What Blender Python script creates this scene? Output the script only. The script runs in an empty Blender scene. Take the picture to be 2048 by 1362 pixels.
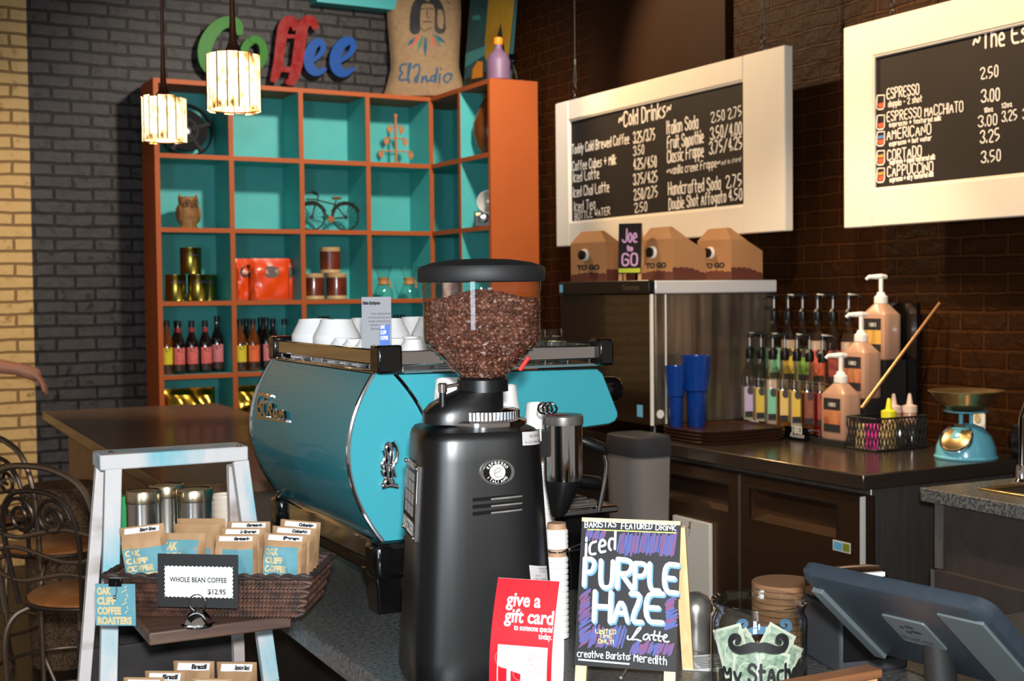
import bpy, bmesh, math, random
from mathutils import Vector, Matrix
random.seed(11)
RND = random.Random(7)
R = math.radians
PI = math.pi
SC = bpy.context.scene
COL = SC.collection

# ------------------------------------------------------------------ camera
F_PX, W_PX, H_PX = 2588.12, 2048, 1362
CAMZ = 1.5
CR = Vector((.8750, -.4849, -.0105))
_fw = Vector((.4841, .8743, -.0367)).normalized()
CR = (CR - _fw * CR.dot(_fw)).normalized()
CU = CR.cross(_fw)
CF = _fw
cam_d = bpy.data.cameras.new('camera')
cam = bpy.data.objects.new('camera', cam_d)
COL.objects.link(cam)
cam.matrix_world = Matrix(((CR.x, CU.x, -CF.x, 0), (CR.y, CU.y, -CF.y, 0), (CR.z, CU.z, -CF.z, CAMZ), (0, 0, 0, 1)))
cam_d.sensor_fit = 'HORIZONTAL'
cam_d.sensor_width = 36
cam_d.lens = F_PX / W_PX * 36
cam_d.clip_start = .05
cam_d.dof.use_dof = True
cam_d.dof.focus_distance = 2.15
cam_d.dof.aperture_fstop = 9.5
SC.camera = cam

# ------------------------------------------------------------------ world, lights, exposure
SC.view_settings.view_transform = 'Standard'
SC.view_settings.look = 'None'
SC.view_settings.exposure = 0.0
SC.view_settings.gamma = 1.0
SC.view_settings.use_curve_mapping = False
SC.cycles.transparent_max_bounces = 40
SC.cycles.max_bounces = 10
wd = bpy.data.worlds.new('room_glow')
SC.world = wd
wd.use_nodes = True
wd.node_tree.nodes['Background'].inputs[0].default_value = (1.0, .86, .74, 1)
wd.node_tree.nodes['Background'].inputs[1].default_value = .26


def area(name, loc, target, size, power, col, sizey=None):
    l = bpy.data.lights.new(name, 'AREA')
    l.energy = power
    l.color = col
    l.size = size
    if sizey:
        l.shape = 'RECTANGLE'
        l.size_y = sizey
    o = bpy.data.objects.new(name, l)
    COL.objects.link(o)
    o.location = loc
    o.rotation_euler = (Vector(target) - Vector(loc)).to_track_quat('-Z', 'Y').to_euler()
    return o


def spot(name, loc, target, power, col, angle, blend=.5, rad=.04):
    l = bpy.data.lights.new(name, 'SPOT')
    l.energy = power
    l.color = col
    l.spot_size = R(angle)
    l.spot_blend = blend
    l.shadow_soft_size = rad
    o = bpy.data.objects.new(name, l)
    COL.objects.link(o)
    o.location = loc
    o.rotation_euler = (Vector(target) - Vector(loc)).to_track_quat('-Z', 'Y').to_euler()
    return o


WARM = (1.0, .69, .38)
# the photographer's flash, just above the lens
area('camera_flash', (-.01, -.06, 1.63), (.96, 1.9, 1.25), .07, 85, (.95, .98, 1.0))
# ceiling spots over the shelves, the menu boards and the customers' side
spot('shelf_spot', (2.85, 4.75, 3.62), (2.75, 7.4, 1.7), 400, (1.0, .88, .74), 78, .6, .12)
spot('board_spot_far', (2.45, 6.05, 3.52), (3.6, 4.55, 2.2), 270, WARM, 66, .5, .04)
spot('board_spot_near', (2.35, 3.9, 3.60), (3.6, 2.9, 2.2), 260, WARM, 76, .6, .04)
spot('wall_spot', (.35, 5.3, 3.62), (-.05, 7.6, 1.4), 190, (1.0, .72, .42), 70, .8, .06)
spot('counter_fill', (2.15, 2.7, 3.3), (3.45, 4.05, 1.05), 210, (1.0, .80, .56), 44, .7, .05)  # added fill lamp to brighten the back counter bottles, no real fixture
# shop window behind the photographer
area('shop_window', (-3.2, -2.4, 1.7), (1.2, 3.0, 1.3), .95, 95, (.72, .86, 1.0), 2.6)


# ------------------------------------------------------------------ pixel to place
def ray(px, py):
    return (CF + CR * ((px - 1024) / F_PX) - CU * ((py - 681) / F_PX))


C0 = Vector((0, 0, CAMZ))
TH = R(2.17)
UA = Vector((math.cos(TH), -math.sin(TH), 0))      # counter's cross direction
VA = Vector((math.sin(TH), math.cos(TH), 0))       # counter's long direction
RZC = -TH


def P(px, py, **k):
    """point seen at a pixel, on the plane x=, y=, z=, u=, v= or at camera depth d="""
    d = ray(px, py)
    (a, val), = k.items()
    if a == 'd':
        return C0 + d * val
    n = {'x': Vector((1, 0, 0)), 'y': Vector((0, 1, 0)), 'z': Vector((0, 0, 1)), 'u': UA, 'v': VA}[a]
    t = (val - C0.dot(n)) / d.dot(n)
    return C0 + d * t


def UV(u, v, z=0.0):
    return Vector((UA.x * u + VA.x * v, UA.y * u + VA.y * v, z))


class Pl:
    """a flat face in the room: origin, right, up; px() gives its own 2D coordinates of a pixel"""
    def __init__(s, o, r, u):
        s.o = Vector(o)
        s.r = Vector(r).normalized()
        u = Vector(u)
        s.u = (u - s.r * u.dot(s.r)).normalized()
        s.n = s.r.cross(s.u)
        s.M = Matrix(((s.r.x, s.u.x, s.n.x, s.o.x), (s.r.y, s.u.y, s.n.y, s.o.y), (s.r.z, s.u.z, s.n.z, s.o.z), (0, 0, 0, 1)))

    def px(s, px, py):
        d = ray(px, py)
        t = (s.o - C0).dot(s.n) / d.dot(s.n)
        q = C0 + d * t - s.o
        return (q.dot(s.r), q.dot(s.u))

    def at(s, a, b, c=0):
        return s.o + s.r * a + s.u * b + s.n * c


# ------------------------------------------------------------------ materials
def lin(c):
    c = c / 255.0
    return c / 12.92 if c <= .04045 else ((c + .055) / 1.055) ** 2.4


def rgb(t):
    return (lin(t[0]), lin(t[1]), lin(t[2]), 1)


MATS = {}


def mat(name, col, rough=.5, metal=0., spec=.5, var=None, bump=None, coat=0., col2=None, stretch=None, aniso=0., emit=None, vshift=0.):
    """principled; var=(scale, amount) mottles the colour towards col2, bump=(scale, strength)"""
    if name in MATS:
        return MATS[name]
    m = bpy.data.materials.new(name)
    m.use_nodes = True
    nt = m.node_tree
    b = nt.nodes['Principled BSDF']
    b.inputs['Base Color'].default_value = rgb(col)
    b.inputs['Roughness'].default_value = rough
    b.inputs['Metallic'].default_value = metal
    b.inputs['Specular IOR Level'].default_value = spec
    b.inputs['Coat Weight'].default_value = coat
    b.inputs['Coat Roughness'].default_value = .04
    if emit:
        b.inputs['Emission Color'].default_value = rgb(emit[0])
        b.inputs['Emission Strength'].default_value = emit[1]
    if var or bump:
        tc = nt.nodes.new('ShaderNodeTexCoord')
        mp = nt.nodes.new('ShaderNodeMapping')
        nt.links.new(tc.outputs['Object'], mp.inputs[0])
        if stretch:
            mp.inputs['Scale'].default_value = stretch
    if var:
        n = nt.nodes.new('ShaderNodeTexNoise')
        n.inputs['Scale'].default_value = var[0]
        n.inputs['Detail'].default_value = 5
        nt.links.new(mp.outputs[0], n.inputs['Vector'])
        rp = nt.nodes.new('ShaderNodeMapRange')
        rp.inputs['From Min'].default_value = .5 - .5 * (1 - min(var[1], .95)) + vshift
        rp.inputs['From Max'].default_value = .5 + .5 * (1 - min(var[1], .95)) + vshift
        rp.clamp = True
        nt.links.new(n.outputs[0], rp.inputs[0])
        mx = nt.nodes.new('ShaderNodeMix')
        mx.data_type = 'RGBA'
        mx.inputs[6].default_value = rgb(col)
        mx.inputs[7].default_value = rgb(col2 or tuple(x * .7 for x in col))
        nt.links.new(rp.outputs[0], mx.inputs[0])
        nt.links.new(mx.outputs[2], b.inputs['Base Color'])
    if bump:
        n2 = nt.nodes.new('ShaderNodeTexNoise')
        n2.inputs['Scale'].default_value = bump[0]
        n2.inputs['Detail'].default_value = 4
        nt.links.new(mp.outputs[0], n2.inputs['Vector'])
        bp = nt.nodes.new('ShaderNodeBump')
        bp.inputs['Strength'].default_value = bump[1]
        bp.inputs['Distance'].default_value = .002
        nt.links.new(n2.outputs[0], bp.inputs['Height'])
        nt.links.new(bp.outputs[0], b.inputs['Normal'])
    MATS[name] = m
    return m


def clear(name, tint=(255, 255, 255), gloss=.06, rough=.02, edge=.55, rim=.62):
    """thin clear plastic or glass: see-through with Fresnel reflections"""
    if name in MATS:
        return MATS[name]
    m = bpy.data.materials.new(name)
    m.use_nodes = True
    nt = m.node_tree
    nt.nodes.clear()
    out = nt.nodes.new('ShaderNodeOutputMaterial')
    tr = nt.nodes.new('ShaderNodeBsdfTransparent')
    tr.inputs[0].default_value = rgb(tint)
    tm = nt.nodes.new('ShaderNodeMix')
    tm.data_type = 'RGBA'
    tm.inputs[6].default_value = rgb(tint)
    tm.inputs[7].default_value = rgb(tuple(c * rim for c in tint))
    nt.links.new(tm.outputs[2], tr.inputs[0])
    gl = nt.nodes.new('ShaderNodeBsdfGlossy')
    gl.inputs['Roughness'].default_value = rough
    lw_ = nt.nodes.new('ShaderNodeLayerWeight')
    lw_.inputs[0].default_value = .5
    pw = nt.nodes.new('ShaderNodeMath')
    pw.operation = 'POWER'
    pw.inputs[1].default_value = 3.0
    nt.links.new(lw_.outputs['Facing'], pw.inputs[0])
    nt.links.new(pw.outputs[0], tm.inputs[0])
    ad = nt.nodes.new('ShaderNodeMath')
    ad.operation = 'MULTIPLY_ADD'
    ad.use_clamp = True
    ad.inputs[1].default_value = edge
    ad.inputs[2].default_value = gloss
    nt.links.new(pw.outputs[0], ad.inputs[0])
    mx = nt.nodes.new('ShaderNodeMixShader')
    nt.links.new(ad.outputs[0], mx.inputs[0])
    nt.links.new(tr.outputs[0], mx.inputs[1])
    nt.links.new(gl.outputs[0], mx.inputs[2])
    nt.links.new(mx.outputs[0], out.inputs[0])
    MATS[name] = m
    return m


def brick_mat(name, axis, c1, c2, mortar, split=None, rough=.6, bumpS=.9, wob=.022):
    """painted old brick laid in courses; axis picks the wall's own horizontal; split=(x, colours left of it)"""
    m = bpy.data.materials.new(name)
    m.use_nodes = True
    nt = m.node_tree
    L = nt.links.new
    N = nt.nodes.new
    b = nt.nodes['Principled BSDF']
    b.inputs['Roughness'].default_value = rough
    b.inputs['Specular IOR Level'].default_value = .25 if axis == 'x' else .08
    geo = N('ShaderNodeNewGeometry')
    sep = N('ShaderNodeSeparateXYZ')
    L(geo.outputs['Position'], sep.inputs[0])
    no = N('ShaderNodeTexNoise')
    no.inputs['Scale'].default_value = 7
    no.inputs['Detail'].default_value = 4
    L(geo.outputs['Position'], no.inputs['Vector'])
    com = N('ShaderNodeCombineXYZ')
    L(sep.outputs['X' if axis == 'x' else 'Y'], com.inputs[0])
    L(sep.outputs['Z'], com.inputs[1])
    sub = N('ShaderNodeVectorMath')
    sub.operation = 'SUBTRACT'
    sub.inputs[1].default_value = (.5, .5, .5)
    L(no.outputs['Color'], sub.inputs[0])
    sc = N('ShaderNodeVectorMath')
    sc.operation = 'SCALE'
    sc.inputs['Scale'].default_value = wob
    L(sub.outputs[0], sc.inputs[0])
    add = N('ShaderNodeVectorMath')
    L(com.outputs[0], add.inputs[0])
    L(sc.outputs[0], add.inputs[1])
    br = N('ShaderNodeTexBrick')
    br.inputs['Scale'].default_value = 1
    br.inputs['Brick Width'].default_value = .215
    br.inputs['Row Height'].default_value = .0705
    br.inputs['Mortar Size'].default_value = .0085
    br.inputs['Mortar Smooth'].default_value = .35
    br.inputs['Bias'].default_value = 0
    L(add.outputs[0], br.inputs['Vector'])
    n2 = N('ShaderNodeTexNoise')
    n2.inputs['Scale'].default_value = 16
    n2.inputs['Detail'].default_value = 6
    n2.inputs['Roughness'].default_value = .65
    L(geo.outputs['Position'], n2.inputs['Vector'])
    rp = N('ShaderNodeMapRange')
    rp.inputs['From Min'].default_value = .58
    rp.inputs['From Max'].default_value = .70
    L(n2.outputs[0], rp.inputs[0])

    def paint(a, c, mo):
        mx = N('ShaderNodeMix')
        mx.data_type = 'RGBA'
        mx.inputs[6].default_value = rgb(a)
        mx.inputs[7].default_value = rgb(c)
        L(n2.outputs[0], mx.inputs[0])
        m2 = N('ShaderNodeMix')
        m2.data_type = 'RGBA'
        L(br.outputs['Fac'], m2.inputs[0])
        L(mx.outputs[2], m2.inputs[6])
        m2.inputs[7].default_value = rgb(mo)
        m3 = N('ShaderNodeMix')
        m3.data_type = 'RGBA'
        L(rp.outputs[0], m3.inputs[0])
        L(m2.outputs[2], m3.inputs[6])
        m3.inputs[7].default_value = rgb(mo)
        return m3.outputs[2]
    colr = paint(c1, c2, mortar)
    if split:
        cl = paint(*split[1])
        gt = N('ShaderNodeMath')
        gt.operation = 'GREATER_THAN'
        gt.inputs[1].default_value = split[0]
        L(sep.outputs['X'], gt.inputs[0])
        ms = N('ShaderNodeMix')
        ms.data_type = 'RGBA'
        L(gt.outputs[0], ms.inputs[0])
        L(cl, ms.inputs[6])
        L(colr, ms.inputs[7])
        colr = ms.outputs[2]
    L(colr, b.inputs['Base Color'])
    hs = N('ShaderNodeMath')
    hs.operation = 'MULTIPLY_ADD'
    hs.inputs[1].default_value = -1.0
    L(br.outputs['Fac'], hs.inputs[0])
    L(n2.outputs[0], hs.inputs[2])
    bp = N('ShaderNodeBump')
    bp.inputs['Strength'].default_value = bumpS
    bp.inputs['Distance'].default_value = .008
    L(hs.outputs[0], bp.inputs['Height'])
    L(bp.outputs[0], b.inputs['Normal'])
    MATS[name] = m
    return m


def wood_mat(name, c1, c2, axis=0, scale=9, rough=.45, coat=0.):
    m = bpy.data.materials.new(name)
    m.use_nodes = True
    nt = m.node_tree
    b = nt.nodes['Principled BSDF']
    b.inputs['Roughness'].default_value = rough
    b.inputs['Coat Weight'].default_value = coat
    tc = nt.nodes.new('ShaderNodeTexCoord')
    mp = nt.nodes.new('ShaderNodeMapping')
    s = [scale * 5] * 3
    s[axis] = scale * .35
    mp.inputs['Scale'].default_value = s
    nt.links.new(tc.outputs['Object'], mp.inputs[0])
    n = nt.nodes.new('ShaderNodeTexNoise')
    n.inputs['Scale'].default_value = 1
    n.inputs['Detail'].default_value = 6
    n.inputs['Distortion'].default_value = .8
    nt.links.new(mp.outputs[0], n.inputs['Vector'])
    cr = nt.nodes.new('ShaderNodeValToRGB')
    cr.color_ramp.elements[0].position = .33
    cr.color_ramp.elements[0].color = rgb(c1)
    cr.color_ramp.elements[1].position = .68
    cr.color_ramp.elements[1].color = rgb(c2)
    nt.links.new(n.outputs[0], cr.inputs[0])
    nt.links.new(cr.outputs[0], b.inputs['Base Color'])
    bp = nt.nodes.new('ShaderNodeBump')
    bp.inputs['Strength'].default_value = .15
    bp.inputs['Distance'].default_value = .002
    nt.links.new(n.outputs[0], bp.inputs['Height'])
    nt.links.new(bp.outputs[0], b.inputs['Normal'])
    MATS[name] = m
    return m


# ------------------------------------------------------------------ mesh builder
class MB:
    def __init__(s):
        s.v, s.f, s.mi, s.cur = [], [], [], 0

    def add(s, vs, fs, M=None):
        b = len(s.v)
        for p in vs:
            p = Vector(p)
            s.v.append(M @ p if M else p)
        for f in fs:
            s.f.append([b + i for i in f])
            s.mi.append(s.cur)
        return s

    def box(s, c, d, M=None):
        x, y, z = c
        a, b, e = d[0] / 2, d[1] / 2, d[2] / 2
        vs = [(x + i * a, y + j * b, z + k * e) for k in (-1, 1) for j in (-1, 1) for i in (-1, 1)]
        return s.add(vs, [(0, 2, 3, 1), (4, 5, 7, 6), (0, 1, 5, 4), (2, 6, 7, 3), (0, 4, 6, 2), (1, 3, 7, 5)], M)

    def lo(s, a, b, M=None):
        return s.box([(i + j) / 2 for i, j in zip(a, b)], [abs(j - i) for i, j in zip(a, b)], M)

    def lathe(s, pr, c=(0, 0, 0), n=24, M=None, sq=0, sx=1, sy=1):
        """turned profile [(r, z)...]; sq>0 pulls the round towards a rounded square"""
        vs, fs = [], []
        for r, z in pr:
            for i in range(n):
                a = 2 * PI * i / n
                ca, sa = math.cos(a), math.sin(a)
                k = 1
                if sq:
                    k = 1 / (abs(ca) ** (2 + sq) + abs(sa) ** (2 + sq)) ** (1 / (2 + sq))
                vs.append((c[0] + r * k * ca * sx, c[1] + r * k * sa * sy, c[2] + z))
        m = len(pr)
        for j in range(m - 1):
            for i in range(n):
                k = (i + 1) % n
                fs.append((j * n + i, j * n + k, (j + 1) * n + k, (j + 1) * n + i))
        if pr[0][0] > 1e-6:
            fs.append(list(range(n))[::-1])
        if pr[-1][0] > 1e-6:
            fs.append([(m - 1) * n + i for i in range(n)])
        return s.add(vs, fs, M)

    def shell(s, pr, **k):
        """open turned skin (no end caps)"""
        a = len(s.f)
        s.lathe(pr, **k)
        n = k.get('n', 24)
        keep = [(f, mi) for f, mi in zip(s.f[a:], s.mi[a:]) if len(f) != n or n == 4]
        s.f[a:] = [x[0] for x in keep]
        s.mi[a:] = [x[1] for x in keep]
        return s

    def tube(s, pts, r, n=8, closed=False, M=None, flat=1.0):
        pts = [Vector(p) for p in pts]
        m = len(pts)
        rs = r if isinstance(r, (list, tuple)) else [r] * m
        vs, fs = [], []
        up = None
        for j, p in enumerate(pts):
            if closed:
                t = pts[(j + 1) % m] - pts[j - 1]
            else:
                t = pts[min(j + 1, m - 1)] - pts[max(j - 1, 0)]
            t = t.normalized() if t.length > 1e-9 else Vector((0, 0, 1))
            if up is None:
                up = Vector((0, 0, 1)) if abs(t.z) < .9 else Vector((1, 0, 0))
            x = (up - t * up.dot(t))
            x = x.normalized() if x.length > 1e-6 else t.orthogonal().normalized()
            up = x
            y = t.cross(x)
            for i in range(n):
                a = 2 * PI * i / n
                vs.append(p + x * (rs[j] * math.cos(a) * flat) + y * (rs[j] * math.sin(a)))
        for j in range(m if closed else m - 1):
            k = (j + 1) % m
            for i in range(n):
                e = (i + 1) % n
                fs.append((j * n + i, j * n + e, k * n + e, k * n + i))
        if not closed:
            fs.append(list(range(n))[::-1])
            fs.append([(m - 1) * n + i for i in range(n)])
        return s.add(vs, fs, M)

    def prism(s, poly, z0, z1, M=None):
        n = len(poly)
        vs = [(x, y, z0) for x, y in poly] + [(x, y, z1) for x, y in poly]
        fs = [list(range(n))[::-1], list(range(n, 2 * n))] + [(i, (i + 1) % n, n + (i + 1) % n, n + i) for i in range(n)]
        return s.add(vs, fs, M)

    def loft(s, rings, M=None, cap=True):
        n = len(rings[0])
        vs = [p for r in rings for p in r]
        fs = []
        for j in range(len(rings) - 1):
            for i in range(n):
                k = (i + 1) % n
                fs.append((j * n + i, j * n + k, (j + 1) * n + k, (j + 1) * n + i))
        if cap:
            fs.append(list(range(n))[::-1])
            fs.append([(len(rings) - 1) * n + i for i in range(n)])
        return s.add(vs, fs, M)

    def grid(s, fn, nu, nv, M=None):
        vs = [fn(i / nu, j / nv) for j in range(nv + 1) for i in range(nu + 1)]
        fs = [(j * (nu + 1) + i, j * (nu + 1) + i + 1, (j + 1) * (nu + 1) + i + 1, (j + 1) * (nu + 1) + i) for j in range(nv) for i in range(nu)]
        return s.add(vs, fs, M)

    def ball(s, c, r, n=14, m=8, M=None):
        rx, ry, rz = r if isinstance(r, (list, tuple)) else (r, r, r)
        pr = [(math.sin(PI * j / m), -math.cos(PI * j / m)) for j in range(m + 1)]
        pr[0] = (1e-7, -1)
        pr[-1] = (1e-7, 1)
        T = Matrix.Translation(c) @ Matrix.Diagonal((rx, ry, rz, 1))
        return s.lathe(pr, n=n, M=(M @ T if M else T))

    # flat marks -------------------------------------------------------
    def ribbon(s, pts, w, fn, z=0.0, closed=False):
        """brush stroke of width w along 2D pts; fn(x, y, z) puts it on its surface.
        One strip with round ends; it rises by hairs along its length so that crossings do not coincide"""
        ws = list(w) if isinstance(w, (list, tuple)) else [w] * len(pts)
        pts = list(pts)
        if closed:
            pts.append(pts[0])
            ws.append(ws[0])
        q, qw = [pts[0]], [ws[0]]
        for a, b in zip(pts[1:], ws[1:]):
            if math.hypot(a[0] - q[-1][0], a[1] - q[-1][1]) > 1e-7:
                q.append(a)
                qw.append(b)
        n = len(q)
        if n < 2:
            return s
        s.layer = (getattr(s, 'layer', 0) + 1) % 12
        z += s.layer * 2.5e-5
        vs = []
        cap = []
        for j, p in enumerate(q):
            a, b = q[max(j - 1, 0)], q[min(j + 1, n - 1)]
            dx, dy = b[0] - a[0], b[1] - a[1]
            l = math.hypot(dx, dy) or 1e-9
            nx, ny = -dy / l * qw[j] / 2, dx / l * qw[j] / 2
            zz = z + j * 4e-6
            if j in (0, n - 1):
                cap.append((p, dx / l * qw[j] / 2, dy / l * qw[j] / 2, nx, ny, zz))
            vs += [fn(p[0] - nx, p[1] - ny, zz), fn(p[0] + nx, p[1] + ny, zz)]
        s.add(vs, [(2 * j, 2 * j + 2, 2 * j + 3, 2 * j + 1) for j in range(n - 1)])
        if not closed:
            for k, (p, tx, ty, nx, ny, zz) in enumerate(cap):
                sg = -1 if k == 0 else 1
                s.add([fn(p[0] + nx * math.cos(a) + sg * tx * math.sin(a), p[1] + ny * math.cos(a) + sg * ty * math.sin(a), zz) for a in [PI * i / 5 for i in range(6)]], [tuple(range(6))])
        return s

    def poly(s, pts, fn, z=0.0):
        return s.add([fn(x, y, z) for x, y in pts], [tuple(range(len(pts)))])

    def band(s, pts, ws, th, fn):
        """a solid letter stroke: width ws across, thickness th"""
        n = len(pts)
        vs = []
        for j, p in enumerate(pts):
            a, b = pts[max(j - 1, 0)], pts[min(j + 1, n - 1)]
            dx, dy = b[0] - a[0], b[1] - a[1]
            l = math.hypot(dx, dy) or 1
            nx, ny = -dy / l * ws[j] / 2, dx / l * ws[j] / 2
            e = j * .00012 * min(1, th / .02)
            vs += [fn(p[0] - nx, p[1] - ny, e), fn(p[0] + nx, p[1] + ny, e), fn(p[0] + nx, p[1] + ny, th + e), fn(p[0] - nx, p[1] - ny, th + e)]
        fs = []
        for j in range(n - 1):
            for i in range(4):
                k = (i + 1) % 4
                fs.append((j * 4 + i, j * 4 + k, j * 4 + 4 + k, j * 4 + 4 + i))
        fs += [(3, 2, 1, 0), tuple((n - 1) * 4 + i for i in range(4))]
        return s.add(vs, fs)

    def build(s, name, mats, parent=None, bevel=0., smooth=True, angle=38, world=False, seg=2):
        me = bpy.data.meshes.new(name)
        vs = s.v
        if world and parent is not None:
            inv = MW[parent.name].inverted()
            vs = [inv @ p for p in vs]
        me.from_pydata([tuple(p) for p in vs], [], s.f)
        ml = mats if isinstance(mats, (list, tuple)) else [mats]
        for m in ml:
            me.materials.append(MATS[m] if isinstance(m, str) else m)
        if len(ml) > 1:
            me.polygons.foreach_set('material_index', s.mi)
        bm = bmesh.new()
        bm.from_mesh(me)
        bmesh.ops.recalc_face_normals(bm, faces=bm.faces)
        bm.to_mesh(me)
        bm.free()
        if smooth:
            me.polygons.foreach_set('use_smooth', [True] * len(me.polygons))
            me.set_sharp_from_angle(angle=R(angle))
        me.update()
        o = bpy.data.objects.new(name, me)
        COL.objects.link(o)
        if parent is not None:
            o.parent = parent
            MW[o.name] = MW[parent.name].copy()
        else:
            MW[o.name] = Matrix()
        if bevel:
            md = o.modifiers.new('bevel', 'BEVEL')
            md.width = bevel
            md.segments = seg
            md.limit_method = 'ANGLE'
            md.angle_limit = R(40)
        return o


MW = {}


def tag(o, label, cat, group=None, kind=None):
    o['label'] = label
    o['category'] = cat
    if group:
        o['group'] = group
    if kind:
        o['kind'] = kind
    return o


def thing(name, label, cat, loc=(0, 0, 0), rz=0., group=None, rot=None):
    o = bpy.data.objects.new(name, None)
    COL.objects.link(o)
    o.empty_display_size = .05
    M = Matrix.Translation(loc) @ (rot.to_4x4() if rot else Matrix.Rotation(rz, 4, 'Z'))
    o.location = M.translation
    o.rotation_euler = M.to_euler()
    MW[o.name] = M
    return tag(o, label, cat, group)


def struct(name, mb, m, **k):
    o = mb.build(name, m, **k)
    o['kind'] = 'structure'
    return o


def copy_tree(o, parent=None):
    c = o.copy()
    COL.objects.link(c)
    if parent is not None:
        c.parent = parent
    for ch in list(o.children):
        copy_tree(ch, c)
    return c


def dup(o, loc, rz, label, group=None, scale=None):
    c = copy_tree(o)
    c.location = loc
    c.rotation_euler = (0, 0, rz)
    c['label'] = label
    if group:
        c['group'] = group
    if scale:
        c.scale = scale if isinstance(scale, tuple) else (scale,) * 3
    MW[c.name] = Matrix.Translation(loc) @ Matrix.Rotation(rz, 4, 'Z')
    return c


# ------------------------------------------------------------------ writing
FONT = {
 'A': '002640 1232', 'B': '0006 0626453303 0333423000', 'C': '4536160501103041', 'D': '0006 062645412000', 'E': '46060040 0333',
 'F': '460600 0333', 'G': '45361605011030414323', 'H': '0006 4046 0343', 'I': '2026', 'J': '4641301001', 'K': '0006 460240', 'L': '060040',
 'M': '0006224640', 'N': '00064046', 'O': '160501103041453616', 'P': '0006 0636453303', 'Q': '160501103041453616 2240',
 'R': '0006 0636453303 1340', 'S': '4536160504334241301001', 'T': '0646 2026', 'U': '060110304146', 'V': '062046', 'W': '0610243046',
 'X': '0046 0640', 'Y': '062346 2320', 'Z': '06460040', '0': '160501102031352616', '1': '152620', '2': '05163645440040',
 '3': '0516364533234241301001', '4': '360242 3630', '5': '36060333423110', '6': '361502103041321302', '7': '064610',
 '8': '16364534120110304132140516', '9': '341304051636453430', '.': '2021', '/': '0046', '-': '1333', '~': '02143244', '$': '4536160504334241301001 2720',
 '!': '2622 2021', '+': '2125 0343', ':': '2122 2425', ',': '2110', ';': '2122 2425',
 'a': '341403011030 3430', 'b': '0600 03142433312000', 'c': '341403011030', 'd': '3630 3314030110', 'e': '0232332414030110 1030',
 'f': '36261510 0424', 'g': '34140302113134 343a2b0b', 'h': '0600 0314243330', 'i': '1410 1516', 'j': '242a1b0b 2526', 'k': '0600 340230',
 'l': '1610', 'm': '0400 03142320 23344340', 'n': '0400 0314243330', 'o': '140301102031332414', 'p': '040b 03142433312001',
 'q': '343b 341403011031', 'r': '0400 03142434', 's': '34140322311000', 't': '161120 0434', 'u': '0401102031 3430', 'v': '042044',
 'w': '0410223044', 'x': '0034 0430', 'y': '0412 340b', 'z': '04340030', "'": '2625'}


def strokes(ch):
    out = []
    for st in FONT.get(ch, '').split():
        out.append([(int(st[i]), {'a': -1, 'b': -2}.get(st[i + 1], None) if st[i + 1] in 'ab' else int(st[i + 1])) for i in range(0, len(st) - 1, 2)])
    return out


def chaikin(p, it=2):
    for _ in range(it):
        if len(p) < 3:
            return p
        q = [p[0]]
        for a, b in zip(p[:-1], p[1:]):
            q.append((a[0] * .75 + b[0] * .25, a[1] * .75 + b[1] * .25))
            q.append((a[0] * .25 + b[0] * .75, a[1] * .25 + b[1] * .75))
        q.append(p[-1])
        p = q
    return p


def hand_strokes(text, x, y, cap, width=None, slant=0., jit=.0, sq=1.0, down=0.):
    """hand lettering as 2D strokes; cap height, optional total width, slant"""
    out, cx = [], 0.0
    g = cap / 6
    for ch in text:
        if ch == ' ':
            cx += 3.0
            continue
        ss = strokes(ch)
        if not ss:
            cx += 3
            continue
        mx = max(p[0] for s_ in ss for p in s_)
        mn = min(p[0] for s_ in ss for p in s_)
        dy = RND.uniform(-jit, jit) * 6
        for s_ in ss:
            out.append([(cx + p[0] - mn, p[1] + dy) for p in s_])
        cx += (mx - mn) + 1.7
    tot = max(cx - 1.7, .1)
    kx = (width / tot) if width else g * sq
    res = []
    for s_ in out:
        s_ = chaikin(s_, 2)
        res.append([(x + p[0] * kx + p[1] * g * slant, y + p[1] * g + p[0] * kx * down) for p in s_])
    return res


def hand(mb, text, x, y, cap, w, fn, z=0., **k):
    for s_ in hand_strokes(text, x, y, cap, **k):
        mb.ribbon(s_, w, fn, z)


def type_mesh(body, size, align='LEFT', sx=1., bold=0., shear=0., spacing=1.):
    cu = bpy.data.curves.new('type', 'FONT')
    cu.body = body
    cu.size = size
    cu.align_x = align
    cu.offset = bold
    cu.shear = shear
    cu.space_character = spacing
    cu.resolution_u = 3
    ob = bpy.data.objects.new('type', cu)
    me = bpy.data.meshes.new_from_object(ob)
    vs = [(v.co.x * sx, v.co.y) for v in me.vertices]
    fs = [tuple(p.vertices) for p in me.polygons]
    bpy.data.objects.remove(ob)
    bpy.data.curves.remove(cu)
    bpy.data.meshes.remove(me)
    return vs, fs


def printed(mb, body, x, y, size, fn, z=0., width=None, **k):
    vs, fs = type_mesh(body, size, **k)
    if not vs:
        return
    if width:
        mx = max(v[0] for v in vs)
        mn = min(v[0] for v in vs)
        kk = width / (mx - mn)
        vs = [((v[0] - mn) * kk, v[1]) for v in vs]
    mb.add([fn(x + v[0], y + v[1], z) for v in vs], fs)


def flat(pl):
    return lambda a, b, c=0.: pl.at(a, b, c)

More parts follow.
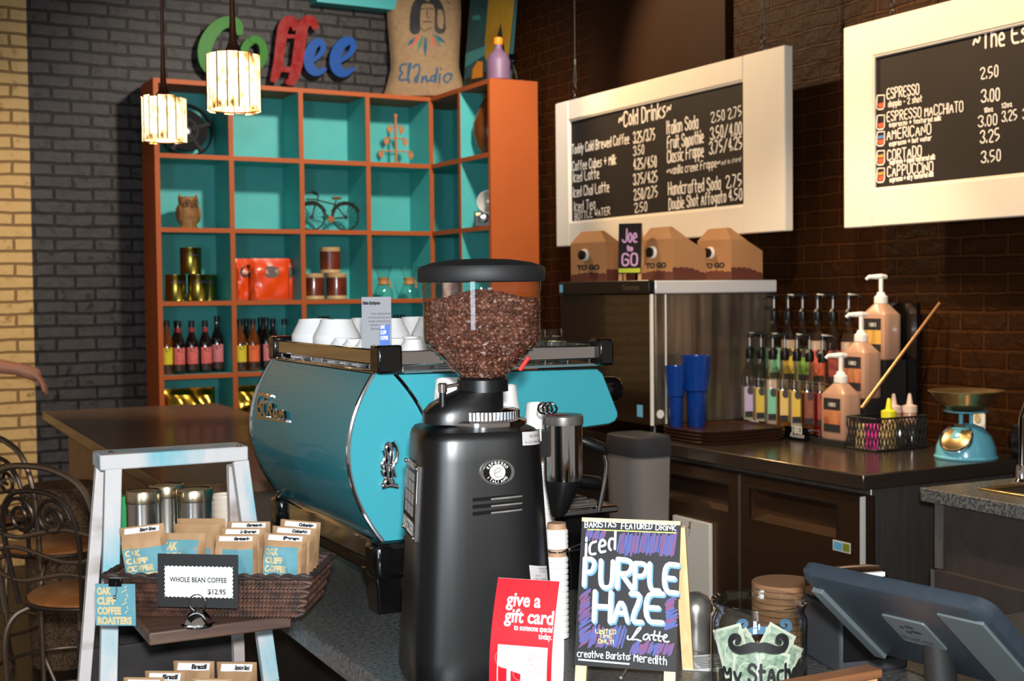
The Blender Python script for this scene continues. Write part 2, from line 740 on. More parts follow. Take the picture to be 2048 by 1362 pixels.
# ------------------------------------------------------------------ shared materials
mat('chrome', (225, 225, 228), .08, 1.)
mat('satin_steel', (160, 156, 150), .32, .8, var=(60, .5), col2=(130, 126, 122), stretch=(1, 1, .05))
mat('dark_steel', (128, 112, 96), .2, .8, var=(40, .5), col2=(104, 95, 86), stretch=(.05, .05, 1))
mat('black_plastic', (16, 16, 17), .32)
mat('black_gloss', (10, 10, 11), .12, coat=.5)
mat('black_matte', (22, 22, 23), .6)
mat('black_paint', (9, 9, 10), .33, spec=.5)
mat('white_paper', (240, 240, 238), .6)
mat('white_china', (238, 238, 238), .16, coat=.3)
mat('white_plastic', (240, 238, 232), .4)
mat('white_chalk', (240, 232, 222), .8)
mat('cream_ink', (196, 178, 134), .7)
mat('kraft', (176, 140, 102), .7, var=(14, .3), col2=(162, 126, 90), bump=(30, .25))
mat('kraft_box', (176, 128, 84), .75, var=(6, .3), col2=(164, 116, 76))
mat('label_teal', (72, 134, 152), .7, var=(22, .45), col2=(104, 152, 158))
mat('orange_board', (174, 86, 38), .55, spec=.3, var=(3, .3), col2=(164, 80, 34))
mat('teal_board', (68, 170, 170), .55, var=(9, .5), col2=(78, 177, 173))
mat('dark_ink', (30, 30, 34), .7)
mat('gold', (196, 160, 70), .22, 1.)
mat('brass', (186, 156, 108), .26, .9)
mat('glassware', (255, 255, 255)) if 0 else clear('glass', (248, 252, 250), .05)
clear('hopper_plastic', (248, 248, 248), .05, edge=.6, rim=.5)
clear('clear_acrylic', (240, 242, 242), .06)
mat('chalkboard', (30, 24, 22), .7, spec=.3, var=(5, .3), col2=(38, 31, 28))
mat('granite', (96, 96, 94), .36, var=(130, .75), col2=(58, 60, 61), spec=.4)
mat('granite_edge', (124, 126, 124), .35, var=(110, .8), col2=(66, 68, 68))
wood_mat('bar_wood', (100, 74, 54), (116, 88, 66), 1, 6, .3, .1)
wood_mat('panel_wood', (150, 112, 82), (170, 128, 94), 2, 5, .5)
wood_mat('pine', (214, 180, 128), (232, 202, 152), 2, 14, .5)
wood_mat('dark_shelf_wood', (74, 54, 46), (104, 78, 62), 0, 9, .5)
wood_mat('seat_wood', (150, 92, 48), (178, 112, 60), 0, 8, .35)
wood_mat('floor_wood', (20, 14, 11), (30, 21, 16), 1, 4, .4)
# chippy white and blue ladder paint
mat('ladder_paint', (192, 190, 190), .6, var=(13, .80), col2=(112, 172, 184), stretch=(1, 1, .3), bump=(50, .4), vshift=.06)
mat('ladder_worn', (208, 202, 200), .65, vshift=.1, var=(16, .75), col2=(140, 112, 96), stretch=(.3, 1, 1), bump=(50, .4))

# ------------------------------------------------------------------ the room
KB = 1.218                      # bookcase scale
YF = 7.308                      # shelf fronts
YB = YF + .325                  # back wall
XW = 3.835                      # right wall
ZC = 3.75
b = MB().lo((-4, -3.5, -.1), (XW + .2, YB + .2, 0))
struct('floor', b, 'floor_wood')
b = MB().lo((-4, 1.0, ZC), (XW + .2, YB + .2, ZC + .1))
mat('ceiling_paint', (44, 40, 38), .8)
struct('ceiling', b, 'ceiling_paint')
xs = P(62, 420, y=YB).x
brick_mat('brick_back', 'x', (68, 66, 67), (44, 42, 43), (19, 17, 17), split=(xs, ((200, 168, 114), (180, 148, 96), (122, 94, 58))), rough=.5)
struct('wall_back', MB().lo((-4, YB, 0), (XW + .2, YB + .15, ZC)), 'brick_back')
brick_mat('brick_right', 'y', (55, 29, 9), (31, 16, 6), (62, 35, 14), rough=.45, bumpS=1.5)
struct('wall_right', MB().lo((XW, -1.0, 0), (XW + .15, YB, ZC)), 'brick_right')
# smooth painted pilaster on the right wall behind the first menu board
mat('pilaster_paint', (44, 22, 7), .65, spec=.12, bump=(6, .2))
ya, yb = P(1450, 60, x=XW - .03).y, P(1177, 60, x=XW - .03).y
struct('trim_1', MB().lo((XW - .03, ya, 0), (XW + .02, yb, ZC)), 'pilaster_paint')
# teal painted duct high on the back wall
q0, q1 = P(640, 4, y=YB - .12), P(812, 12, y=YB - .12)
mat('duct_teal', (64, 170, 172), .5)
struct('trim_2', MB().lo((q0.x - .02, YB - .12, q0.z + .0), (q1.x + .1, YB - .002, q0.z + .3)), 'duct_teal')

# ------------------------------------------------------------------ L-shaped bookcase
BX = [1.792 + .4235 * i for i in range(5)]        # dividers of the long side
BY = [YF, 6.912, 6.545]                            # dividers of the short side
BZ = [2.706 - .4155 * i for i in range(7)]
DEP = .31
XE = BX[4] + DEP
T = .026
bc = thing('bookcase', 'tall L-shaped corner bookcase, teal inside with orange edges, against the brick wall', 'bookcase', (BX[0], YF, 0))
zb, zt = BZ[6] - T / 2, BZ[0] + T / 2
b = MB()
b.lo((BX[0], YF + DEP - .01, zb), (XE, YF + DEP, zt))
b.lo((XE - .01, BY[2], zb), (XE, YF + DEP, zt))
b.build('back_panel', 'teal_board', bc, world=True)
E_ = .004
for i, x in enumerate(BX):
    o = MB().lo((x - T / 2, YF, zb), (x + T / 2, YF + DEP - .011, zt)).build('divider', 'teal_board' if i else 'orange_board', bc, world=True)
    MB().lo((x - T / 2 - .001, YF - E_, zb), (x + T / 2 + .001, YF, zt)).build('edge_band', 'orange_board', o, world=True)
o = MB().lo((BX[4], BY[1] - T / 2, zb), (XE - .011, BY[1] + T / 2, zt)).build('divider', 'teal_board', bc, world=True)
MB().lo((BX[4] - E_, BY[1] - T / 2 - .001, zb), (BX[4], BY[1] + T / 2 + .001, zt)).build('edge_band', 'orange_board', o, world=True)
o = MB().lo((BX[4] - E_, BY[2] - T, 0), (XE, BY[2], zt + .002)).build('end_panel', 'orange_board', bc, world=True)
MB().lo((BX[4], BY[2], zb), (XE - .011, BY[2] + .004, zt)).build('inner_face', 'teal_board', o, world=True)
for i, z in enumerate(BZ):
    top = i == 0
    o = MB().lo((BX[0] + T / 2, YF + .001, z - T / 2), (XE - .012, YF + DEP - .012, z + T / 2)).lo((BX[4] + .001, BY[2] + .005, z - T / 2), (XE - .012, YF + .001, z + T / 2)).build('shelf', 'orange_board' if top else 'teal_board', bc, world=True)
    MB().lo((BX[0], YF - E_ + .001, z - T / 2), (BX[4], YF + .001, z + T / 2)).lo((BX[4] - E_ + .001, BY[2], z - T / 2), (BX[4] + .001, YF, z + T / 2)).build('edge_band', 'orange_board', o, world=True)
MB().lo((BX[0], YF + .01, 0), (BX[4] + .02, YF + .03, zb)).lo((BX[4] + .01, BY[2], 0), (BX[4] + .03, YF, zb)).build('plinth', 'orange_board', bc, world=True)


def shelf_z(r):
    return BZ[r + 1] + T / 2 + .001


def onshelf(px, py, r, back):
    p = P(px, py, y=YF + back)
    return Vector((p.x, p.y, shelf_z(r)))


SX = lambda px, back: P(px, 500, y=YF + back).x
PXM = lambda p: (Vector(p) - C0).dot(CF) / F_PX      # metres per pixel at a place

# film reel leaning in the top left cell
p = onshelf(375, 305, 0, .16)
rr = .158
mat('reel_metal', (30, 31, 34), .5, 0., spec=.08)
mat('film_black', (20, 20, 24), .55, spec=.05)
t = thing('film_reel', 'large grey metal film reel leaning in the top left shelf cell', 'film reel', p, 0)
Mx = Matrix.Translation((0, 0, rr)) @ Matrix.Rotation(R(-10), 4, 'X') @ Matrix.Rotation(R(-90), 4, 'X') @ Matrix.Rotation(R(180), 4, 'Y')
Mx = Matrix.Translation((0, .03, rr * math.cos(R(10)))) @ Matrix.Rotation(R(80), 4, 'X')
b = MB()
for z in (-.012, .012):
    b.tube([(math.cos(a) * rr * .97, math.sin(a) * rr * .97, z) for a in [2 * PI * i / 40 for i in range(40)]], .006, 6, True, Mx)
    b.tube([(math.cos(a) * rr * .42, math.sin(a) * rr * .42, z) for a in [2 * PI * i / 30 for i in range(30)]], .012, 6, True, Mx, flat=.3)
    for i in range(5):
        a = 2 * PI * i / 5 + .3
        b.prism([(math.cos(a + s_) * r_, math.sin(a + s_) * r_) for r_, s_ in ((.04, -.45), (rr * .6, -.09), (rr * .97, -.08), (rr * .97, .08), (rr * .6, .09), (.04, .45))], z - .001, z + .001, Mx)
b.build('flange', 'reel_metal', t)
MB().lathe([(rr * .78, -.009), (rr * .78, .009)], n=36, M=Mx).build('film_roll', 'film_black', t)
MB().lathe([(.03, -.016), (.03, .016), (.012, .018)], n=20, M=Mx).build('hub', 'chrome', t)

# owl figurine
p = onshelf(377, 455, 1, .13)
mat('owl_clay', (150, 104, 52), .6, var=(30, .6), col2=(112, 74, 36), bump=(60, .5))
mat('owl_dark', (84, 54, 26), .6)
t = thing('owl_figurine', 'brown carved owl figurine in the second row of the left shelf column', 'figurine', p, R(12))
b = MB().lathe([(.058, 0), (.06, .008), (.05, .016), (.054, .05), (.062, .09), (.058, .125), (.056, .15), (.06, .17), (.054, .182), (.03, .184)], n=22, sy=.8)
for s_ in (-1, 1):
    b.loft([[(s_ * .048 + .016 * math.cos(a), .014 * math.sin(a), .172) for a in [i * PI / 3 for i in range(6)]], [(s_ * .056, 0, .205)] * 6])
    b.ball((s_ * .058, 0, .085), (.014, .034, .052))
b.build('body', 'owl_clay', t)
b = MB()
for s_ in (-1, 1):
    b.tube([(s_ * .024 + .019 * math.cos(a), -.047, .145 + .019 * math.sin(a)) for a in [i * PI / 8 for i in range(16)]], .003, 6, True)
    b.ball((s_ * .024, -.045, .145), .009)
b.build('eye', 'owl_dark', t)
MB().loft([[(.008 * math.cos(a), -.048, .128 + .008 * math.sin(a)) for a in [i * PI / 3 for i in range(6)]], [(0, -.062, .118)] * 6]).build('beak', 'owl_dark', t)

# toy bicycle
p = onshelf(658, 458, 1, .12)
t = thing('toy_bicycle', 'small dark metal model bicycle with a front basket on the shelf', 'model bicycle', p, R(-8))
mat('bike_iron', (40, 34, 30), .45, .6)
mat('bike_copper', (150, 84, 40), .5, .4)
wr = .079
wh = []
for x in (-.105, .105):
    b = MB().tube([(x + wr * math.cos(a), 0, wr + .004 + wr * math.sin(a)) for a in [i * PI / 16 for i in range(32)]], .005, 6, True)
    for i in range(14):
        a = i * PI / 7
        b.tube([(x, 0, wr + .004), (x + wr * math.cos(a), 0, wr + .004 + wr * math.sin(a))], .0011, 4)
    b.lathe([(.011, -.008), (.011, .008)], n=10, M=Matrix.Translation((x, 0, wr + .004)) @ Matrix.Rotation(R(90), 4, 'X'))
    b.build('wheel', 'bike_iron', t)
b = MB()
rear, bb, seat, head, front = (.105, 0, .083), (.01, 0, .07), (.045, 0, .175), (-.07, 0, .185), (-.105, 0, .083)
for q in ((rear, bb), (rear, (.04, 0, .16)), (bb, (.047, 0, .185)), (bb, (-.072, 0, .165)), ((.04, 0, .16), head), ((-.06, 0, .215), front)):
    b.tube(q, .0042, 6)
b.tube([(-.13, -.05, .225), (-.1, -.045, .235), (-.062, 0, .215), (-.1, .045, .235), (-.13, .05, .225)], .004, 6)
for x in (-.105, .105):
    b.tube([(x + (wr + .012) * math.cos(a), 0, wr + .004 + (wr + .012) * math.sin(a)) for a in [R(20 + 14 * i) for i in range(11)]], .004, 6, flat=1.6)
b.build('frame', 'bike_iron', t)
MB().ball((.05, 0, .198), (.034, .018, .009)).build('saddle', 'bike_copper', t)
MB().lathe([(.02, -.006), (.02, .006)], n=14, M=Matrix.Translation((.01, -.012, .07)) @ Matrix.Rotation(R(90), 4, 'X')).build('chainring', 'bike_copper', t)
b = MB()
for z in (.155, .172, .19):
    b.tube([(-.135, -.03, z), (-.08, -.03, z), (-.08, .03, z), (-.135, .03, z)], .0018, 5, True)
for x in (-.135, -.117, -.098, -.08):
    for y in (-.03, .03):
        b.tube([(x, y, .155), (x, y, .19)], .0016, 5)
b.build('basket', 'bike_iron', t)
b = MB()
for y in (-.018, 0, .018):
    b.tube([(.06, y, .17), (.155, y, .17)], .0018, 5)
b.tube([(.105, 0, .083), (.13, -.018, .17)], .0018, 5)
b.build('rear_rack', 'bike_iron', t)

# wooden ornament tree
p = onshelf(792, 322, 0, .12)
wood_mat('craft_wood', (168, 98, 50), (190, 118, 64), 2, 10, .5)
t = thing('ornament_tree', 'orange-brown wooden post tree with little hanging hearts, top row of shelves', 'ornament', p, R(-4))
b = MB().box((0, 0, .006), (.1, .06, .012)).box((0, 0, .15), (.014, .014, .29)).box((0, 0, .305), (.022, .014, .02))
for z, w in ((.24, .1), (.165, .15), (.085, .22)):
    b.box((0, 0, z), (w, .008, .008))
b.build('stand', 'craft_wood', t, bevel=.002)
for z, w in ((.24, .1), (.165, .15), (.085, .22)):
    for s_ in (-1, 1):
        x = s_ * (w / 2 - .012)
        b = MB().tube([(x, 0, z), (x, 0, z - .012)], .0015, 5)
        b.prism([(x, z - .012), (x + .016, z - .005), (x + .018, z - .024), (x, z - .05), (x - .018, z - .024), (x - .016, z - .005)], -.004, .004, Matrix.Rotation(R(90), 4, 'X'))
        b.build('hanging_heart', 'craft_wood', t)

# amphora standing half behind the end panel
q = P(972, 300, x=BX[4] + .13)
t = thing('amphora_vase', 'tall brown glazed vase half hidden behind the orange end panel', 'vase', (BX[4] + .135, 6.79, shelf_z(0)))
mat('vase_glaze', (116, 62, 20), .3, var=(5, .5), col2=(70, 38, 16))
MB().lathe([(.04, 0), (.075, .06), (.098, .14), (.095, .2), (.066, .28), (.04, .33), (.034, .345), (.046, .365)], n=28).build('body', 'vase_glaze', t)

# old camera with flash dish
q = P(953, 452, x=BX[4] + .11)
t = thing('vintage_camera', 'old black box camera with round silver flash dish, right end of shelves', 'camera', (BX[4] + .075, 6.76, shelf_z(1)), R(-30))
MB().box((0, 0, .045), (.11, .07, .09)).build('body', 'black_plastic', t, bevel=.006)
Mc = Matrix.Translation((-.0, -.035, .05)) @ Matrix.Rotation(R(90), 4, 'X')
MB().lathe([(.03, 0), (.03, .02), (.024, .03), (.02, .022), (.0001, .02)], n=20, M=Mc).build('lens', 'chrome', t)
MB().box((-.03, -.0365, .075), (.03, .004, .018)).build('viewfinder', 'brass', t)
mat('dish_silver', (214, 208, 198), .3, .3)
Mc = Matrix.Translation((.03, -.03, .145)) @ Matrix.Rotation(R(90), 4, 'X')
MB().lathe([(.012, -.03), (.03, -.012), (.052, .004), (.066, .022), (.064, .022), (.05, .008), (.02, -.004), (.0001, -.006)], n=28, M=Mc).build('flash_dish', 'dish_silver', t)
MB().tube([(.03, .0, .09), (.03, .0, .145)], .011, 10).build('flash_handle', 'black_plastic', t)

# gold tins
mat('tin_gold', (150, 138, 62), .24, 1.)
mat('tin_ink', (44, 48, 92), .5)


def gold_tin(loc, label):
    t = thing('coffee_tin', label, 'tin', loc, 0, 'plain gold coffee tins')
    MB().lathe([(.06, 0), (.062, .003), (.0605, .006), (.0605, .144), (.062, .147), (.062, .151), (.058, .152), (.058, .149)], n=36).build('body', 'tin_gold', t)
    vs, fs = type_mesh('MALABAR GOLD', .016, 'CENTER')
    MB().add([(.0612 * math.sin(v[0] / .061 + .2), -.0612 * math.cos(v[0] / .061 + .2), .103 + v[1]) for v in vs], fs).build('lettering', 'tin_ink', t, smooth=False)
    return t


z2 = shelf_z(2)
gold_tin((SX(350, .13), YF + .13, z2), 'gold tin at the bottom left of the small tin pyramid')
gold_tin((SX(395, .10), YF + .10, z2), 'gold tin at the bottom right front of the tin pyramid')
gold_tin((SX(411, .235), YF + .235, z2), 'gold tin mostly hidden behind the bottom right tin')
gold_tin((SX(381, .12), YF + .12, z2 + .154), 'gold tin standing on top of the tin pyramid')


# ------------------------------------------------------------------ bags
class Bag:
    """stand-up pouch: front surface function shared by the skin and the print on it"""
    def __init__(s, w, h, d, fold=.78, crush=.0, seed=0, pinch=.0):
        s.w, s.h, s.d, s.fold, s.seed, s.crush, s.pinch = w, h, d, fold, seed, crush, pinch

    def prof(s, u, v):
        e = (1 - abs(u) ** 7)
        top = 1.0 if v < s.fold else max(.06, 1 - ((v - s.fold) / (1 - s.fold)) ** 1.1)
        bot = min(1, .86 + v * 1.4)
        return e ** .6 * top * bot

    def pt(s, u, v, side):
        n = math.sin(u * 5 + s.seed) * math.sin(v * 9 + s.seed * 2) + .5 * math.sin(u * 11 + v * 13 + s.seed)
        x = u * s.w / 2 * (1 - s.pinch * v)
        y = side * (s.d / 2 * s.prof(u, v) + s.crush * n * s.prof(u, v))
        return Vector((x, y, v * s.h))

    def front(s, x, z, eps=0.):
        v = min(max(z / s.h, 0), 1)
        u = min(max(x / (s.w / 2 * (1 - s.pinch * v)), -1), 1)
        q = s.pt(u, v, -1)
        return Vector((x, q.y - eps - .0004, z))

    def skin(s, nu=14, nv=16):
        b = MB()
        b.grid(lambda i, j: s.pt(i * 2 - 1, j, -1), nu, nv)
        b.grid(lambda i, j: s.pt(1 - i * 2, j, 1), nu, nv)
        b.add([s.pt(-1 + 2 * i / nu, 0, sd) for sd in (-1, 1) for i in range(nu + 1)], [(i, i + 1, nu + 2 + i, nu + 1 + i) for i in range(nu)])
        return b

    def patch(s, mb, x0, z0, x1, z1, eps=.0003, n=6):
        mb.grid(lambda i, j: s.front(x0 + (x1 - x0) * i, z0 + (z1 - z0) * j, eps), n, n)


# orange snack bags
mat('orange_foil', (235, 78, 18), .3, coat=.4, var=(12, .5), col2=(214, 60, 14), bump=(22, .7))
mat('label_brown', (52, 30, 18), .5)
for i, (px, w, back, rz, lab) in enumerate(((489, .14, .14, 6, 'orange coffee bag at the left, half behind the middle one'), (539, .235, .07, -2, 'orange coffee bag at the front, middle of the three'), (571, .15, .17, -6, 'orange coffee bag at the right, standing behind the middle one'))):
    t = thing('orange_coffee_bag', lab, 'bag', (SX(px, back), YF + back, z2), R(rz), 'orange coffee bags on the third shelf')
    g = Bag(w, .245, .075, .7, .006, i * 2.1)
    g.skin().build('pouch', 'orange_foil', t)
    b = MB()
    b.poly([(.048 * math.cos(k * PI / 12), .165 + .036 * math.sin(k * PI / 12)) for k in range(24)], g.front, .0008)
    b.build('oval_label', 'label_brown', t)
    b = MB()
    printed(b, 'CAFE', 0, .155, .03, g.front, .0016, align='CENTER')
    b.build('lettering', 'white_chalk', t, smooth=False)
b = MB()

# brown printed cans
mat('can_brown', (118, 44, 22), .35, coat=.3, var=(14, .7), col2=(70, 30, 16))
mat('can_tan', (196, 160, 112), .4)
for px, back, dz, lab in ((627, .14, 0, 'brown printed can, lower left of the stack of three'), (672, .10, 0, 'brown printed can, lower right of the stack of three'), (660, .13, .158, 'brown printed can on top of two others')):
    t = thing('printed_can', lab, 'can', (SX(px, back), YF + back, z2 + dz), RND.uniform(0, 1), 'brown printed cans on the third shelf')
    MB().lathe([(.06, 0), (.063, .004), (.0615, .008), (.0615, .147), (.063, .151), (.06, .156), (.056, .154)], n=34).build('body', 'can_tan', t)
    MB().shell([(.0622, .022), (.0622, .132)], n=34).build('wrap', 'can_brown', t)
# white and red can in the short side
q = P(893, 530, x=BX[4] + .1)
t = thing('syrup_can', 'white and red can with black lid in the short side of the bookcase', 'can', (q.x + .03, q.y, z2))
mat('can_pink', (222, 150, 140), .5, var=(18, .7), col2=(240, 230, 222))
MB().lathe([(.056, 0), (.056, .2)], n=26).build('body', 'can_pink', t)
MB().lathe([(.058, .2), (.058, .225), (.05, .228)], n=26).build('lid', 'black_plastic', t)

# hourglass coffee makers
mat('collar_wood', (190, 128, 70), .5)
clear('pot_glass', (246, 254, 252), .08, rim=.75)
pts = [(SX(766, .13), YF + .13, 'left glass hourglass coffee maker with wooden collar'), (SX(817, .13), YF + .13, 'middle glass hourglass coffee maker with wooden collar, next to the corner')]
q = P(888, 600, x=BX[4] + .13)
pts.append((q.x, q.y, 'glass hourglass coffee maker seen through the grinder hopper'))
for x, y, lab in pts:
    t = thing('pour_over_pot', lab, 'coffee maker', (x, y, z2), 0, 'hourglass glass coffee makers')
    MB().shell([(.0001, .003), (.055, .002), (.062, .012), (.058, .04), (.036, .085), (.022, .105), (.03, .13), (.05, .175), (.058, .2), (.056, .2)], n=28).build('flask', 'pot_glass', t)
    MB().lathe([(.03, .084), (.037, .09), (.03, .105), (.032, .118), (.037, .128), (.034, .13), (.025, .105), (.03, .086)], n=24).build('collar', 'collar_wood', t)
    MB().tube([(.03, -.02, .11), (.036, -.028, .1), (.034, -.03, .07)], .004, 6).ball((.034, -.031, .068), .008).build('tie', 'collar_wood', t)

# ------------------------------------------------------------------ syrup bottles in the bookcase
mat('bottle_cap', (14, 14, 15), .4)


def syrup_glass(name, col):
    m = mat(name, col, .08, coat=.6)
    return m


def shelf_bottle(loc, lab, glass, paper, band=None, h=.30, grp='bottles on the bookcase'):
    t = thing('syrup_bottle', lab, 'bottle', loc, RND.uniform(-.15, .15), grp)
    k = h / .30
    MB().lathe([(.034, 0), (.037, .004), (.037, .165 * k), (.034, .185 * k), (.02, .222 * k), (.0145, .24 * k), (.0145, .275 * k)], n=24).build('glass', glass, t)
    MB().lathe([(.0165, .268 * k), (.0165, .3 * k), (.013, .302 * k)], n=16).build('cap', 'bottle_cap', t)
    MB().grid(lambda i, j: (.0376 * math.sin((i - .5) * 1.9), -.0376 * math.cos((i - .5) * 1.9), (.055 + .095 * j) * k), 8, 2).build('label', paper, t)
    o = MB().grid(lambda i, j: (.0374 * math.sin((i - .5) * 1.9), -.0374 * math.cos((i - .5) * 1.9), (.02 + .033 * j) * k), 8, 2).build('lower_label', 'label_brown', t)
    MB().poly([(.014 * math.cos(a * PI / 8), (.138 * k) + .014 * math.sin(a * PI / 8)) for a in range(16)], lambda x, z, e: Vector((x, -math.sqrt(max(.0382 ** 2 - x * x, 0)), z))).build('crest', 'label_brown', t)
    if band:
        MB().shell([(.0155, .232 * k), (.0155, .262 * k)], n=16).build('neck_band', band, t)
    return t


G_dark = syrup_glass('glass_cola', (24, 10, 8))
G_black = syrup_glass('glass_black', (12, 9, 9))
G_amber = syrup_glass('glass_amber', (96, 46, 12))
mat('paper_yellow', (214, 194, 40), .6)
mat('paper_red', (206, 72, 72), .6, var=(50, .5), col2=(222, 120, 110))
mat('paper_pink', (196, 90, 104), .6, var=(50, .5), col2=(206, 130, 130))
mat('paper_orange', (226, 104, 52), .6)
mat('band_red', (150, 40, 30), .5)
z3 = shelf_z(3)
for px, back, gl, pa, bd, h, lab in (
        (330, .09, G_amber, 'paper_yellow', None, .305, 'syrup bottle with yellow label at the far left of its shelf'),
        (353, .07, G_dark, 'paper_red', 'band_red', .30, 'dark syrup bottle with red label, second from the left on its shelf'),
        (350, .2, G_dark, 'paper_red', 'band_red', .30, 'dark syrup bottle hidden behind the second one from the left'),
        (380, .09, G_dark, 'paper_red', 'band_red', .30, 'dark syrup bottle with red label, middle of the left cell'),
        (407, .09, G_dark, 'paper_red', 'band_red', .30, 'dark syrup bottle with red label and red neck band, fourth in the left cell'),
        (431, .12, G_black, 'paper_pink', None, .325, 'taller black syrup bottle with pink label, right end of the left cell'),
        (477, .09, G_amber, 'paper_yellow', None, .305, 'amber syrup bottle with yellow label, left end of the second cell'),
        (503, .08, G_amber, 'paper_orange', None, .305, 'amber syrup bottle with orange label in the second cell'),
        (490, .2, G_dark, 'paper_red', None, .305, 'dark bottle behind the yellow and orange labelled bottles'),
        (518, .2, G_dark, 'paper_red', None, .31, 'dark bottle at the back, right of the orange labelled bottle'),
        (530, .12, G_black, 'paper_pink', None, .31, 'black bottle behind the near corner of the espresso machine rail'),
        (543, .2, G_dark, 'paper_red', None, .30, 'dark bottle at the back of the second cell behind the machine'),
        (566, .14, 'pot_glass', 'paper_red', None, .30, 'clear bottle with dark cap, right end of the second cell'),
        (640, .14, G_black, 'paper_red', None, .31, 'black bottle in the third cell, top showing above the cups'),
        (651, .2, G_black, 'paper_red', None, .31, 'black bottle at the back of the third cell above the cups'),
        (790, .14, G_black, 'paper_pink', None, .31, 'black bottle in the fourth cell behind the sign card'),
        (803, .2, G_black, 'paper_pink', None, .31, 'black bottle at the back of the fourth cell by the sign card')):
    shelf_bottle((SX(px, back), YF + back, z3), lab, gl, pa, bd, h)

# gold foil bags on the lowest visible shelf
mat('gold_foil', (206, 166, 60), .2, 1., bump=(14, 1.))
z4 = shelf_z(4)
for px, w, back, lab in ((374, .30, .12, 'shiny gold foil bag lying under the bottles, left cell'), (506, .28, .12, 'shiny gold foil bag in the cell behind the espresso machine')):
    t = thing('gold_foil_bag', lab, 'bag', (SX(px, back), YF + back, z4), R(4), 'gold foil bags')
    Bag(w, .33, .12, .6, .016, px).skin(20, 24).build('pouch', 'gold_foil', t)

# ------------------------------------------------------------------ metal letters on the back wall
mat('enamel_green', (34, 112, 18), .4, 0., spec=.12, var=(26, .6), col2=(34, 110, 26), coat=0.)
mat('enamel_red', (132, 8, 10), .4, 0., spec=.08, var=(22, .7), col2=(140, 50, 50), coat=0.)
mat('enamel_blue', (24, 76, 156), .4, 0., spec=.15, var=(24, .7), col2=(34, 76, 140), coat=0.)
LP = Pl(P(550, 120, y=YB - .05), (1, 0, 0), (0, 0, 1))


def metal_letter(lab, m, paths):
    t = thing('metal_letter', lab, 'wall letter', LP.at(*LP.px(*paths[0][0][0])), 0, 'metal wall letters')
    mm = PXM(LP.o)
    b = MB()
    for ip, (pts, ws) in enumerate(paths):
        pp = [LP.px(*q) for q in pts]
        k = chaikin([(a[0], a[1]) for a in pp], 2)
        kw = chaikin([(w, 0) for w in ws], 2)
        b.band(k, [w[0] * mm for w in kw], .022, lambda x, y, z=0., ip=ip: LP.at(x, y, z + ip * .0012))
    b.build('face', m, t, world=True, smooth=False, bevel=.003)
    b = MB()
    q = LP.px(*paths[0][0][len(paths[0][0]) // 2])
    b.tube([LP.at(q[0], q[1], 0), LP.at(q[0], q[1], -.048)], .006, 8)
    b.build('standoff', 'dark_steel', t, world=True)


metal_letter('green enamelled metal letter C at the start of the wall word', 'enamel_green',
             [([(478, 72), (474, 46), (446, 44), (420, 66), (405, 100), (410, 136), (434, 150), (462, 138)], [12, 24, 22, 26, 28, 24, 14, 8])])
metal_letter('green enamelled metal letter o behind the near pendant lamp', 'enamel_green',
             [([(505, 80), (488, 92), (484, 118), (498, 138), (516, 134), (527, 112), (522, 86), (506, 78), (498, 84)], [16, 16, 18, 16, 16, 18, 16, 16, 10])])
metal_letter('red enamelled metal double letter f in the wall word', 'enamel_red',
             [([(590, 62), (584, 42), (566, 46), (560, 80), (554, 130), (546, 160), (538, 158)], [12, 22, 22, 22, 20, 18, 8]),
              ([(630, 60), (622, 40), (604, 46), (598, 80), (592, 130), (582, 166), (568, 164)], [12, 22, 22, 24, 24, 20, 8]),
              ([(572, 74), (612, 74)], [8, 8]), ([(552, 138), (588, 142)], [12, 12])])
metal_letter('blue enamelled metal letter e next to the red letters', 'enamel_blue',
             [([(612, 128), (634, 116), (646, 98), (640, 84), (626, 88), (614, 110), (616, 138), (632, 148), (650, 138)], [8, 9, 12, 15, 18, 22, 22, 16, 6])])
metal_letter('blue enamelled metal letter e with a shiny dent at the end of the word', 'enamel_blue',
             [([(668, 128), (690, 116), (706, 98), (702, 82), (684, 84), (668, 108), (668, 138), (684, 150), (706, 138)], [8, 10, 13, 16, 20, 24, 26, 18, 6])])

# ------------------------------------------------------------------ burlap coffee sack on the bookcase
mat('burlap', (156, 130, 98), .9, var=(40, .5), col2=(136, 110, 80), bump=(220, .6))
ztop = BZ[0] + T / 2 + .004
p0 = P(852, 188, y=YF + .12)
mat('print_blue', (52, 86, 112), .9)
mat('print_red', (186, 92, 78), .9)
mat('print_green', (72, 120, 92), .9)
sack_rz = R(-24)
sk = thing('coffee_sack', 'printed burlap coffee sack leaning in the corner on top of the bookcase', 'sack', (p0.x, YF + .13, ztop + .010), sack_rz, rot=(Matrix.Rotation(sack_rz, 3, 'Z') @ Matrix.Rotation(R(-6), 3, 'X')))
sg = Bag(.46, .74, .17, .9, .004, 1.0, .04)
sg.prof = lambda u, v: max(.05, (1 - abs(u) ** 4) ** .55 * (1 - max(0, (v - .86) / .14) ** 2 * .7) * (.75 + .3 * math.sin(PI * min(1, v * 1.1))))
_opt = sg.pt


def _sackpt(u, v, side):
    q = _opt(u, v, side)
    wid = 1 + .16 * max(0, .25 - v) * 4 - .05 * math.sin(v * 6)
    return Vector((q.x * wid, q.y, q.z))


sg.pt = _sackpt
sg.skin(22, 24).build('sack', 'burlap', sk)
SP = Pl(MW[sk.name] @ Vector((0, -.085, 0)), MW[sk.name].to_3x3() @ Vector((1, 0, 0)), MW[sk.name].to_3x3() @ Vector((0, 0, 1)))


def onsack(x, z, e=0.):
    q = sg.front(x, max(z, .002), e + .0012)
    return q


def spx(*pts):
    return [SP.px(*q) for q in pts]


